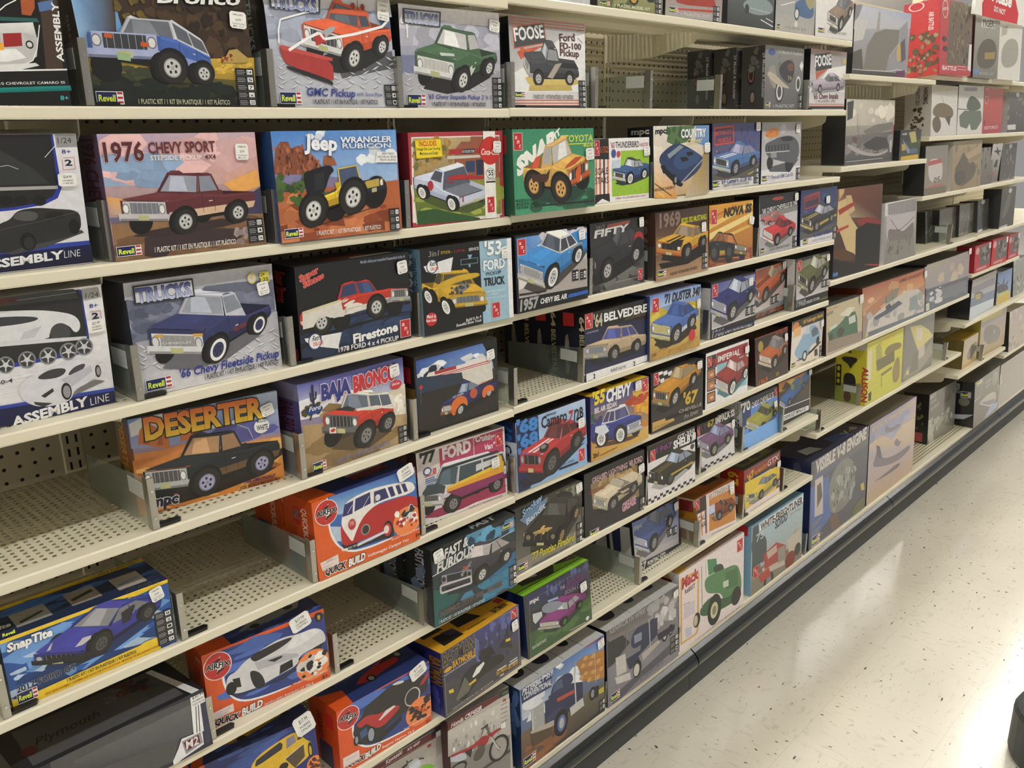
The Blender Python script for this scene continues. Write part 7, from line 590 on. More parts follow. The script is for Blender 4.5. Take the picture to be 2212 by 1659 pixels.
kit_box('E_imperial',(2.0280,0.0020,0.9115),-0.0065,0.0395,(2325,1607,850),('26262a', '444', 'ccc'),'white kit box with a dark red luxury car and three small photos',
"G ecebec 0 1608 ecebec 2325 1608 ecebec 2325 0 ecebec 0 0|P 8cc0cc 588 1179 2220 1163 2270 229 619 288|P 26262a 52 1513 542 1511 569 1126 77 1134|P 9a3038 555 1519 2276 1528 2281 1151 567 1176|T f4f0f0 634 1245 1206 -8 168 0 1 - 1.0 IMPERIAL|T c8303c 347 1152 192 5 213 0 1.2 - 1.0 '59|A 114 1219 180 249|P 222 63 1131 500 1123 510 807 72 819|P b8784c 105 1092 459 1093 468 847 112 848|Q d8b8a0 183 973 352 1013 423 941 288 894|P 222 73 808 511 796 522 478 82 494|P b8784c 114 768 470 766 479 519 122 523|Q d8b8a0 193 648 363 687 434 613 298 567|P 222 83 463 523 447 534 126 92 147|P b8784c 125 423 482 417 490 168 132 176|Q d8b8a0 203 301 374 338 445 264 309 219|C finned 1464 130 2181 450 -673 334 814 0.25 body=8a2c2c glass=c8b8b8 low=6a2020 grille=bbb bump=ccc rim=ccc ww=1 shadow=4a7a84 bars=8",stick=(2081, 1210, 233, 216, 0.06, 'a'))
kit_box('E_brown69',(2.3205,0.0049,0.9115),0.0011,0.0945,(2088,1493,800),('2a1a18', '4a302a', '5a3028'),'dark brown kit box with an orange hardtop',
'G 2c2422 0 1494 2c2422 2089 1494 4a3834 2089 0 4a3834 0 0|L 8a3a2c 31 -48 1482 2130 1464|L 8a3a2c 31 -48 1482 91 -29|L 8a3a2c 25 2113 1467 2040 8|E c87830 -132 1337 127 0 0 159|E a88a3c 341 1187 164 0 0 169|P 3a2e2c 157 613 2019 571 2015 443 191 442|C muscle 1227 328 1887 639 -723 262 755 0.25 body=a8592c top=8a8484 glass=777078 low=6a3018 grille=c0b8b0 bump=c8c0b8 rim=aaa shadow=1c1614 bars=3|T a8442c 1259 1366 824 20 123 0 1.2 - 1.0 SATELLITE|T b86430 172 -6 552 10 163 0.1 1.2 - 1.0 1969|T c8a838 1261 68 198 0 100 0.1 1 - 1.0 GTX',stick=(1838, 1073, 196, 235, 0.05, 'a'))
kit_box('E_beetle',(2.5515,0.0101,0.9115),0.0062,0.0279,(2281,1602,800),('1c1a1c', '333', '554'),'cream and black kit box with a light blue beetle',
"G e8e0d0 0 1602 e8e0d0 2281 1602 e8e0d0 2281 0 e8e0d0 0 0|P 2a2826 20 1601 2268 1600 2262 1286 29 1279|G e0dcdc 52 1318 c8c4cc 2258 1309 e8dcc8 2287 6 e8dcc4 0 -15|E d8883c 272 1386 228 0 0 176|P e8b878 140 1345 643 1386 632 1084 126 1068|Q 2a2824 303 317 1072 205 2216 524 2203 618 1435 402 697 148|Q 8fb2d0 235 505 309 665 611 870 862 1130 1324 1268 1718 1245 2054 962 2144 674 1803 602 1411 586 1258 257 590 258|P c8ccd4 825 1049 1040 1230 1231 1241 1309 1006|P 5a6a80 1397 1079 1629 1171 1888 1081 1964 888 1526 833|E 222 1011 306 180 0 0 184|E ddd 1011 306 100 0 0 119|E 222 1947 642 125 0 0 149|L ddd 27 300 339 886 154|T d8a838 752 1410 1458 18 125 0.1 1 - 1.0 '68_Volkswagen_Beetle|R 71 79 327 144|T 5a5040 693 15 1193 -43 64 0 0.6 - 1.0 1_PLASTIC_KIT|P 3a3a3a 1715 370 1954 369 2007 131 1766 133|I 2099 43 212 380 2 12,4",stick=(2059, 1074, 209, 251, 0.05, 'a'))
kit_box('F_eagle',(1.2568,0.0053,0.7080),0.0029,0.0020,(2329,1569,800),('2a2a28', '5a5a54', '444'),'dark kit box with a black eagle-hood coupe in grass',
"G 2c2c2a 0 1569 2c2c2a 2330 1569 7c7870 2330 0 7c7870 0 0|P 4a4a3a 937 1506 2308 1590 2342 686 1872 851|B 6a6a44 401 40 846 783 2314 1621 26 100 0.7|B 8a8a78 402 20 1677 1284 2309 1655 33 101 1|B a89c78 403 20 222 634 1021 1027 19 65 0.5|P 8a867e 16 373 2321 344 2325 -45 9 30|Q 1a1a1c 1349 1533 1583 1555 1869 1461 2015 1329 1870 1310 1395 1434|C muscle 1583 235 2118 660 -1039 362 788 0.2 body=2a2826 glass=4a4a48 low=1a1a18 grille=222 bump=1c1c1c rim=a8885a bars=3 lamp=8a7a50 shadow=3a3834|Q b89a5a 483 882 931 850 1300 750 1113 717 704 768|B c8a860 404 10 571 690 1252 889 13 39 2|P 6a86a8 122 1337 1073 1591 1027 1443 313 1172|T 8ab0d8 229 1362 662 207 159 0.2 1.8 223 1 Smokey|T b8cce0 355 1124 647 228 141 0.2 1.8 223 1 Bandit|T d0c83c 472 175 1550 -53 185 0.2 1.4 222 1 '77_Pontiac_Firebird|T 444 523 20 1351 -17 53 0 0.6 - 1.0 1_PLASTIC_KIT_/_1_KIT_EN_PLASTIQUE_/_1_KIT_PLÁSTICO|R 52 62 307 170|I 2123 -3 214 529 3 12,4,x",stick=(2088, 1322, 228, 238, 0.1, 'a'))
kit_box('F_grease',(1.5051,0.0067,0.7080),-0.0292,0.0337,(2375,1662,850),('17181a', '26262a', '444'),'black kit box with a cream open roadster with jagged flames',
"G 1c1a1c 0 1663 1c1a1c 2375 1663 2c2a2c 2375 0 2c2a2c 0 0|P 8a7650 230 1346 2102 1312 2158 420 1234 429 314 662|P c8a878 1348 1249 1883 1268 1937 928 1371 922|B b09060 411 14 430 1430 1992 1078 42 140 1|P 26242a 411 490 2327 366 2271 12 916 140|C conv 1102 382 1936 564 -483 260 604 0.12 body=c8bca4 glass=b8b0a0 low=a89a80 grille=8a8a88 bump=a8a49c rim=888 bars=8 shadow=1a1a1c|P 4a3a34 1239 857 1665 903 2102 914 1773 797 1450 790|P 4a3a34 1396 700 1773 761 1992 766 1718 670|P 4a3a34 1133 783 1344 824 1449 719 1237 715|T b8a0a8 279 1347 1387 19 143 0 1.6 6a2a3a 1.6 GREASED_LIGHTNING|T b8a0a8 1721 1369 575 -4 149 0 1.6 6a2a3a 1.6 '48_FORD|T c0a0b0 1445 213 573 66 210 0.1 2.2 a03a5a 2 GREASE|L a05040 17 153 1181 827 1127|L a05040 17 176 1123 776 1090|R 174 -45 336 161|I 2186 -109 202 485 2 12,4|L 777 17 708 33 1991 -6",stick=(2114, 1056, 243, 239, 0.1, 'a'))
kit_box('F_chequer',(1.7674,0.0050,0.7080),-0.0243,0.0531,(2226,1637,850),('2a1c1e', '2a2424', '555'),'black and white kit box with a black gold-striped fastback and chequered edge',
'G e4e0e2 0 1638 e4e0e2 2226 1638 e4e0e2 2226 0 e4e0e2 0 0|P 1a181a -9 1634 2239 1636 2252 1169 38 1166|P 26242a 17 153 145 153 143 79 15 79|P 26242a 143 79 278 76 277 1 142 4|P 26242a 280 151 410 151 409 76 278 76|P 26242a 409 76 546 74 545 -2 407 1|P 26242a 547 150 679 150 678 74 546 74|P 26242a 678 74 811 73 810 -3 677 -2|P 26242a 812 150 952 148 952 71 811 73|P 26242a 952 71 1087 75 1086 -2 951 -5|P 26242a 1088 151 1224 151 1223 74 1087 75|P 26242a 1223 74 1367 72 1366 -5 1223 -3|P 26242a 1368 150 1506 150 1506 72 1367 72|P 26242a 1506 72 1645 72 1645 -7 1505 -6|P 26242a 1646 150 1793 148 1792 69 1645 72|P 26242a 1792 69 1934 69 1934 -10 1792 -9|P 26242a 1934 148 2084 146 2084 67 1934 69|P 26242a 2084 67 2228 66 2228 -13 2084 -13|C muscle 1045 264 1947 457 -639 269 738 0.2 body=26241e glass=9aa8c0 low=1a1814 grille=222 bump=2a2820 rim=555 stripe=6a5a28 bars=2 shadow=aaa|P b8a038 1037 573 2110 644 2110 586 1098 517|T e4e0e0 1364 1465 822 11 112 0 1.4 - 1.0 GT-350|T f0eef0 1166 1255 1008 -7 210 0 2.2 - 1.0 SHELBY|T 7a3a7a 377 1355 758 -9 146 0 1.8 - 1.0 1967|A 142 1190 191 284|E 444 2077 1081 93 0 0 77',stick=(2032, 1267, 173, 215, 0.05, 'a'))
kit_box('F_purple',(2.0512,0.0281,0.7080),-0.0266,0.0880,(1974,1409,850),('2a2426', '333', '555'),'black and white kit box with a purple hardtop and chequered edge',
'G dcd8dc 0 1409 dcd8dc 1975 1409 dcd8dc 1975 0 dcd8dc 0 0|P 1a181a -48 1406 2021 1411 2009 1062 -45 1063|P 26242a 35 123 191 122 188 59 32 60|P 26242a 188 59 339 59 336 -5 185 -5|P 26242a 342 123 494 124 491 60 339 59|P 26242a 491 60 651 59 648 -6 488 -4|P 26242a 654 123 815 123 812 58 651 59|P 26242a 812 58 968 63 965 -3 809 -7|P 26242a 971 128 1128 129 1125 63 968 63|P 26242a 1125 63 1290 62 1288 -4 1122 -2|P 26242a 1293 128 1460 127 1457 61 1290 62|P 26242a 1457 61 1618 62 1616 -5 1455 -5|P 26242a 1621 128 1783 129 1781 62 1618 62|P 26242a 1781 62 1952 61 1949 -6 1778 -4|C muscle 870 270 1632 433 -565 308 758 0.2 body=6a4a70 glass=8a94b8 low=4a3450 grille=99a bump=99a rim=998 bars=5 shadow=777|T d0c83c 530 1230 360 0 173 0 2 - 1.0 67|T 5a3a6a 190 1218 305 1 156 0 1.8 - 1.0 19|T f0eef0 960 1222 1054 24 183 0 1.8 - 1.0 IMPALA_SS|T d8d4d8 1058 1379 901 4 79 0 0.8 - 1.0 CHEVROLET|A -30 1098 163 249',stick=(1810, 884, 166, 246, 0.05, 'a'))
kit_box('F_chevelle70',(2.2961,0.0195,0.7080),0.0006,0.1087,(2282,1563,850),('e8e8e8', '445', '667'),'blue kit box with a yellow-green coupe',
"G 5a86d0 0 1563 5a86d0 2282 1563 6a98e0 2282 0 6a98e0 0 0|P 1c2244 -264 1623 2333 1556 2314 1230 -288 1298|P 2a3a70 -167 1351 554 1344 508 677 -101 625|C muscle 1320 292 2080 580 -778 360 533 0.25 body=8c8c3c glass=3a3a30 low=6a6a2c grille=aaa bump=c8c49c rim=998 bars=6 shadow=3a5a9a|T f0f0f0 -59 1199 580 25 270 0 2.2 - 1.0 '70|T f0f0f0 602 1213 1429 38 166 0 1.2 - 1.0 CHEVY_CHEVELLE_SS|P 7ab0f0 -32 480 2165 515 2225 9 96 21|A 2101 1235 179 259",side='T f0f0f0 298 1470 0 -375 391 0 2.2 222 1 70|T 222 510 1001 0 -938 221 0 1.4 - 0 CHEVY_CHEVELLE',stick=(1992, 889, 197, 208, 0.05, 'a'))
kit_box('F_sunset',(2.5630,0.0389,0.7080),0.0079,0.0788,(2357,1490,850),('2a2624', '444', '777'),'kit box with a blue convertible at sunset among dark rocks, at the shelf end',
'G a8602c 0 1491 a8602c 2358 1491 3a3a40 2358 0 3a3a40 0 0|G b86a34 -26 1521 c8743c 2398 1450 c88038 2352 1178 d8a040 20 1198|E e8b84c 863 1344 334 0 0 118|P 3a2824 205 1245 484 1452 768 1343 961 1117|P 3a2824 1643 1333 1791 1416 2043 1339 2148 1176|G 4a4038 20 1198 5a4a40 2352 1178 3a3a40 2316 381 2c2c30 20 613|C finned 772 588 1847 961 -327 206 456 0.2 body=2a5a98 top=3a6aa0 glass=6a8a7a low=24487a grille=889 bump=ccc rim=889 bars=4 shadow=2a2420|P 26262a 20 613 2314 452 2322 45 20 -22|P e8e8ea 253 351 2216 238 2219 70 253 145|T 444 319 183 1642 -49 109 0 1.4 - 1.0 CHEVROLET_IMPALA_SS|L ddd 27 20 591 2325 464|L ddd 23 2305 1470 2290 100',stick=(2165, 1312, 230, 188, 0.03, 'a'))
kit_box('G_goons',(1.2821,-0.0068,0.4815),0.0007,0.0907,(2379,1618,1100),('1c2a54', '8ac830', '333'),'dark kit box with lime lid and a purple car at night',
'G 33353a 0 1619 33353a 2380 1619 3a3f3c 2380 0 3a3f3c 0 0|G 2c3466 94 1553 44486a 2379 1518 3c4450 2352 958 3a3f44 115 1144|B 5a6498 421 20 710 1573 2316 1341 33 133 0.5|P 3a5a34 1562 722 2379 696 2367 11 54 -14 79 622|B 4a6a3c 422 20 250 726 2314 222 50 168 2|P c8ccd0 256 1065 570 996 575 874 325 781 253 881|C sedan 1344 288 1943 486 -707 254 477 0.1 body=7a3470 glass=a8b0b0 low=5a2452 grille=b8b8a8 bump=b0b0a8 rim=4a8a3a bars=9 shadow=2a3a2c lamp=ddd|Q 8a90a0 543 1092 736 1145 1107 1056 1379 870 983 798 618 923|P a0b0e0 788 1191 1163 1136 1167 1079 805 1133|L 8a8060 9 169 1421 2324 1486 2291 45 54 -14 169 1421|T ddd 182 1348 316 -17 102 0 2 - 1.0 mpc|T b8a8b8 1248 1255 194 -11 86 0 1 - 1.0 THE|T 5a3a5a 1413 1203 778 -19 234 0.2 2.4 8a5a8a 1 Joker|T 99889a 1399 1070 750 -47 100 0 1.2 - 1.0 GOON_CAR|T ddd 146 199 487 -5 71 0 0.6 - 1.0 BUILD_ONE_OF_3_WAYS!|L ccc 17 1497 77 2107 36|E ddd 2191 107 66 0 0 55',side='B 3a50a0 7 14 110 162 990 1457 97 259 .6|P 4a2448 330 421 880 421 880 97 330 97',topops='P 8ac830 0 0 2380 0 2380 1100 0 1100|P 26262a 357 374 1333 220 1666 550 1190 990 476 946|P ccc 524 616 999 462 1047 616 714 770|P 3a5a1c 0 220 2380 220 2380 253 0 253|P 3a5a1c 0 132 2380 132 2380 154 0 154|P 26262a 1713 495 2332 330 2332 880 1904 990|P 8a4a80 2047 462 2285 396 2261 572',stick=(1982, 879, 245, 247, 0.1, 'a', '31.99'))
kit_box('G_bluegto',(1.7861,0.0448,0.4815),0.0341,0.1330,(2322,1479,850),('d0ced0', '2a2a2c', '333'),'black framed kit box with a slate blue coupe, set back from the edge',
'G 2a2a2e 0 1480 2a2a2e 2322 1480 2a2a2e 2322 0 2a2a2e 0 0|G 5a74b8 -52 1511 6a84c0 2342 1333 b0a8a8 2177 73 c0bcbc -53 449|P b8b4b8 -42 522 1276 373 2205 270 2172 33 -14 277|C muscle 926 344 1822 738 -673 401 883 0.25 body=40528a glass=5a6070 low=30406e grille=aab bump=b8bcc8 rim=999 bars=4 shadow=6a6668|P 2e2e32 47 253 2164 78 2147 -248 75 6|T ccc 108 11 330 5 187 0.2 2.2 - 1.0 67|T eee 508 29 922 -40 114 0.15 1.6 - 1.0 PONTIAC_GTO|P 2c3c7a 1506 21 2163 -26 2147 -144 1489 -96|T aab 8 1278 397 -27 125 0.1 2.2 - 1.0 mpc|I 1606 471 258 234 1 2|I 1884 421 248 259 1 6',side='P 16161a 0 1480 850 1480 850 1332 0 1332|P 2c3460 85 1272 391 1272 357 592 170 296 102 444|P 16161a 714 1480 850 1480 850 0 714 0',stick=(2058, 1124, 219, 243, 0.06, 'a'))
kit_box('G_roadster',(2.0525,0.0162,0.4815),-0.0377,0.1204,(2071,1375,1000),('b8842c', 'b0642c', '888'),'small orange and white kit box with a dark orange roadster and striped panel',
"G e4dcdc 0 1376 e4dcdc 2072 1376 e4dcdc 2072 0 e4dcdc 0 0|P dcd4d4 -83 1360 596 1353 513 86 64 75|P 3a2a24 -83 1360 529 1374 521 920 -58 923|A -12 1051 178 287|P c8744c -45 919 49 917 62 200 -20 196|P ecdcd8 70 918 164 916 164 198 82 193|P d8986a 185 918 280 916 267 196 184 191|P ecdcd8 301 917 396 915 370 194 287 189|P 8a4a44 417 917 514 915 474 192 390 187|T 3a2a24 -15 662 512 -4 160 0 0.8 - 1.0 SCALE|T 3a2a24 -4 430 500 -2 161 0 0.8 - 1.0 STARS|P c8843c 684 1181 2087 1150 2012 92 592 185|C conv 1176 369 1803 442 -275 249 479 0.2 body=7a3a20 glass=5a3a2a low=5a2a18 grille=555 bump=888 rim=888 bars=2 shadow=8a5424|T c86a5a 636 1195 188 3 129 0 1 - 1.0 '63|T a8988a 872 1183 919 -9 154 0 0.8 - 1.0 STINGRAY|P c8d0e8 630 969 945 973 942 700 641 715|L a08080 20 686 68 1989 -9",side='P d8c0a8 0 1376 1000 1376 1000 1128 0 1128|P 8a2a2c 400 1321 900 1321 900 963 400 963|P c88a2c 0 881 1000 881 1000 523 0 523|P d89a6a 0 523 1000 523 1000 0 0 0|P e8dcd0 200 523 300 523 300 0 200 0|P e8dcd0 600 523 700 523 700 0 600 0',topops='P b0642c 0 0 2072 0 2072 1000 0 1000|P 3a2c24 1077 500 2031 500 2031 1000 1243 1000|Q d8742c 207 700 622 200 1243 300 1160 800',stick=(1776, 988, 226, 334, 0.05, 'a'))
kit_box('G_gtx',(2.3156,0.0143,0.4815),0.0099,0.0574,(2435,1523,850),('a83028', '26221c', '555'),'black and red banded kit box with a yellow coupe',
"G 2a2422 0 1523 2a2422 2435 1523 2a2422 2435 0 2a2422 0 0|P e0c840 79 415 2391 491 2453 141 1118 296 81 325|P e4c83c 65 1087 2416 998 2453 141 84 189|P ecdcdc 126 175 2451 189 2430 6 88 -37|P 8a3434 15 1498 2489 1464 2505 1111 21 1189|C muscle 1166 188 2115 342 -621 164 601 0.15 body=c8b03c glass=6a7080 low=9a8428 grille=555 bump=aaa rim=777 bars=5 shadow=8a8a8a|T e0a830 233 1055 423 112 223 0.1 2.2 - 1.0 '67|T d88a2c 700 1154 789 52 126 0 1.2 - 1.0 PLYMOUTH|T e0c8c0 1535 1193 776 44 184 0.1 0.8 - 1.0 GTX|L ccc 27 790 1037 1812 1041|L 999 22 428 3 2223 2|I 2214 217 239 286 1 12",side='T e0b030 298 1417 0 -457 340 0 2 - 0 67|T c8a030 298 883 0 -762 187 0 1.2 - 0 PLYMOUTH',topops='P 6a6428 244 170 2192 170 2192 765 244 765|E 26221c 731 425 292 0 0 170|E 26221c 1461 425 292 0 0 170',stick=(2184, 951, 237, 226, 0.03, 'a'))
kit_box('H_logs',(1.2678,0.0031,0.1665),-0.0061,0.0281,(3211,2307,1300),('24406a', 'c8c8c8', '889'),'large kit box with a blue truck hauling logs under blue sky',
'G 6a86b8 0 2307 6a86b8 3212 2307 5a5450 3212 0 5a5450 0 0|G 3a5a9a 18 2288 5a86c8 3197 2318 a8c0dc 3214 1285 d0d8e4 47 1436|B e4e8f0 431 24 55 2586 2635 1294 55 220 1.6|P 2a3a6a 31 2263 1167 2204 1105 1827 46 1912|G 7a6450 -14 1103 6a6a58 3210 886 4a4844 3229 -20 5a4a44 -35 145|B 8a5a3c 432 26 13 -55 1342 695 37 168 2|P 34343a 449 -153 2288 58 3231 143 3226 -349 1223 -629|P a8743c 2067 2015 2435 2063 3191 1772 3212 1046 2315 1349 2216 1672|P b8803c 2435 2048 3219 1782 3218 1672 2432 1926|E d0a060 2433 1986 82 0 0 64|P b8803c 2755 1969 3220 1861 3219 1751 2753 1845|E d0a060 2753 1907 83 0 0 65|P b8803c 2325 1871 3217 1546 3216 1435 2323 1749|E d0a060 2324 1810 81 0 0 64|P b8803c 2644 1790 3217 1625 3216 1514 2642 1667|E d0a060 2642 1728 83 0 0 65|P b8803c 2969 1708 3218 1704 3217 1593 2967 1583|E d0a060 2968 1645 85 0 0 66|P b8803c 2426 1588 3214 1309 3213 1197 2423 1465|E d0a060 2424 1526 83 0 0 65|P b8803c 2747 1485 3215 1368 3214 1257 2745 1360|E d0a060 2746 1422 84 0 0 66|P b8803c 3076 1418 3216 1467 3215 1356 3074 1291|E d0a060 3075 1354 86 0 0 67|P b8803c 2266 1553 3213 1189 3212 1078 2263 1430|E d0a060 2264 1491 82 0 0 65|P b8803c 2582 1333 3212 1130 3211 1018 2580 1208|E d0a060 2580 1270 84 0 0 66|P b8803c 2935 1231 3213 1209 3212 1098 2934 1105|E d0a060 2934 1167 86 0 0 67|L ccc 15 2808 1920 2850 1033|P 2c3258 1000 1620 1900 1526 2315 1349 2304 806 1579 1042 1177 1032 991 1362|Q 2c3258 1048 1594 1205 1887 1605 1944 1908 1828 1951 1499 1192 1480|P 4a5a7a 1123 1630 1254 1861 1502 1865 1545 1596|P 2c3258 852 1550 1948 1385 1985 743 1269 789 875 857|P b84a3c 1288 1390 1946 1309 1970 1200 1334 1271|P a8a8a8 355 1579 804 1557 828 884 372 880|B d0d0d0 433 10 375 984 810 1387 14 44 0.4|P c8c8c8 377 1566 424 1559 442 858 372 873|Q 3a4066 833 1033 1280 1128 1578 1004 1672 681 1468 716 1275 978 970 766|E 1c1c1e 1439 615 275 0 0 381|E 5a70b0 1454 588 160 0 0 237|E bbb 1454 588 91 0 0 152|E 222 2708 787 135 0 0 197|E 99a 2708 787 73 0 0 118|E 222 2873 760 112 0 0 174|P c8c8c8 1779 855 2305 884 2354 621 1825 596|L ccc 45 1984 1789 2037 714|L aaa 30 2017 2078 2009 1739|P b8b0a8 306 993 1171 844 1166 693 389 720|P 5a4a3a 303 920 1116 683 1108 456 380 498|P c8b83c 2957 777 3181 760 3179 599 2966 631|T d8dce4 70 2134 1094 15 155 0.15 1.8 22305a 1.2 PETERBILT_359|T d8dce4 95 1993 1011 -94 155 0.15 1.8 22305a 1.2 CONVENTIONAL|R 33 118 427 229|T 222 845 28 1175 -18 53 0 0.4 - 1.0 1_PLASTIC_KIT_/_1_KIT_EN_PLASTIQUE_/_1_KIT_PLÁSTICO|I 2975 78 254 324 2 12,4|P b04a3c 2440 2310 3141 2286 3141 2259 2450 2279',side='T 8a94a8 338 1984 0 -923 260 0 1.2 - 0 CONVENTIONAL_359|Q 16203a 130 969 910 969 988 231 390 138|B 5a7ab0 7 10 910 923 1300 2076 69 277 .6',topops='P c8c8c8 0 0 3212 0 3212 1300 0 1300|L 888 26 771 78 771 1248|L 888 26 1670 78 1670 1248|L 888 26 2441 78 2441 1248|Q 24243a 193 390 578 338 707 650 514 1040 257 988|Q 2a2a4a 963 390 1477 260 1542 780 1156 1118|Q 6a6440 1349 780 1606 728 1670 1040 1413 1170|Q 1c1c22 1927 520 2312 338 2377 910 2055 1170',stick=(2929, 1978, 266, 271, 0.12, 'a'))
kit_box('H_snow',(1.6021,-0.0003,0.1665),-0.0116,0.0442,(3334,2313,1300),('26262e', 'c4c4c4', '888'),'large grey kit box with a dark blue truck on a snowy road',
'G 6a686c 0 2313 6a686c 3334 2313 8e8c96 3334 0 8e8c96 0 0|P 2e2e34 30 2032 664 1934 1008 1533 302 1228 18 1208|G 5a585c 21 2309 6a686a 3314 2314 8a8488 3317 1657 7a787c 95 1962|B a8a4a4 441 26 1864 2226 3284 1391 62 208 1|B c8c4c8 442 12 2238 1925 3150 1337 83 209 1|G 8a8890 73 1181 7a7882 3321 881 8e8c98 3360 -11 7e7c88 -17 -5|P 5a5864 47 227 1228 357 3323 620 3325 270 1533 202 269 -56|P 2c3052 822 1095 1483 1063 1551 1607 2049 1793 2301 1722 2299 1180 1854 1052 1419 927 933 753|Q 2c3052 1006 1453 1191 1813 1615 1823 2048 1711 1982 1326 1241 1178|P 8a94a8 1189 1652 1551 1607 1548 1362 1214 1395|P c8c4c0 362 1358 796 1290 843 716 405 773|B ddd 443 8 385 878 818 1199 16 40 0.4|P d0ccc8 319 776 990 601 1046 366 399 531|Q 2c3052 878 945 1298 986 1479 815 1234 769 991 642|E 1a1a1c 1322 559 203 0 0 281|E d0ccc4 1291 533 135 0 0 190|E 1a1a1c 2654 973 144 0 0 187|E c8c4c0 2654 973 79 0 0 119|E 1a1a1c 2951 1028 131 0 0 171|E c8c4c0 2951 1028 73 0 0 111|P b8b0a8 1542 910 1979 951 2426 994 2426 867 1601 673|L bbb 40 1893 1863 1947 925|L 999 15 897 1907 829 1456|P 26283a 2299 1180 3151 1131 3152 959 2362 940|T a8a8ac 129 2181 2494 -79 162 0.1 1.2 - 1.0 KENWORTH_W900_WRECKER|L 8a5a48 23 155 2091 782 2039|R 128 101 385 225|T 6a6870 1407 97 1212 33 108 0.1 1 - 1.0 AUTHENTIC_LIMITED|I 2918 202 462 565 3 12,4,1',topops='P c4c4c4 0 0 3334 0 3334 1300 0 1300|Q 26263a 267 390 867 260 1000 910 400 1040|Q 8a7434 734 650 1000 624 1034 988 767 1040|Q 2c3058 1400 520 1867 390 1934 910 1534 1170|Q 2a3460 2334 520 2867 442 2867 910 2401 1040|L 999 26 1200 78 1200 1248|L 999 26 2134 78 2134 1248',stick=(3069, 1975, 246, 236, 0.1, 'a'))
kit_box('H_green_truck',(1.9523,0.0006,0.1665),-0.0040,0.0567,(3726,2549,1300),('e8e4e4', '8a4a40', 'ccc'),'large white kit box with a green truck tractor and yellow outlined panel',
'G ecdfe0 0 2550 ecdfe0 3726 2550 ecdfe0 3726 0 ecdfe0 0 0|P d8b060 67 2372 873 2324 1088 2173 1046 296 935 168 40 210|P ecdcdc 155 2272 872 2238 980 2174 950 385 862 246 131 276|T b8303a 131 2006 920 30 338 0.1 2.4 - 1.0 Mack|T 3a2a2c 302 1785 552 6 145 0 1.4 - 1.0 R685ST|L 9a9ab8 17 228 1365 831 1344|L 9a9ab8 17 228 1314 831 1291|L 9a9ab8 17 227 1262 831 1239|L 9a9ab8 17 226 1210 831 1186|L 9a9ab8 17 226 1159 830 1134|L 9a9ab8 17 225 1107 830 1081|L 9a9ab8 17 225 1055 830 1028|L 9a9ab8 17 224 1003 829 976|T 777 228 1429 352 -35 51 0 0.8 - 1.0 FEATURES|P 4a8a5c 1528 2435 2055 2275 2095 1949 1905 1847 1604 1879|Q 3a4a3c 1829 2010 2056 2075 2443 1946 2524 1644 2058 1696|Q 5a8a5c 1344 1765 1604 1879 2523 1735 3244 1633 3496 1303 3633 687 3430 443 2537 452 2374 980 1756 1195 1455 1366|P 4a744c 2604 1567 3329 1462 3381 838 2650 956|P c8d8c8 2449 1312 2782 1268 2785 1037 2467 1101|Q 3c6440 1085 992 1908 1130 2376 705 3510 597 3641 306 2538 359 1157 604|E 222a26 1949 569 405 0 0 524|E d0cca8 1934 553 219 0 0 273|E 8a866a 1934 553 118 0 0 154|E 2a302c 3263 489 306 0 0 320|E 2a2a2a 936 657 192 0 0 248|E c8c0a0 878 661 111 0 0 177|L 999 43 1198 2347 1247 921|L 999 21 1440 2426 1455 1895|P c8c8d8 291 642 646 589 644 302 358 302|A 3303 1989 333 404|T a06a6a 860 -21 2661 0 44 0 0.4 - 1.0 1/25_SCALE_PLASTIC_MODEL_KIT',side='P d8b060 260 2550 910 2550 1040 2040 1040 510 260 510|P 8a2a30 390 2295 1040 2295 1040 1938 390 1938',topops='P c8b8b0 0 0 3726 0 3726 1300 0 1300|P 8a3034 373 260 3354 260 3354 1040 373 1040|P d8b060 0 0 522 0 522 1300 0 1300')
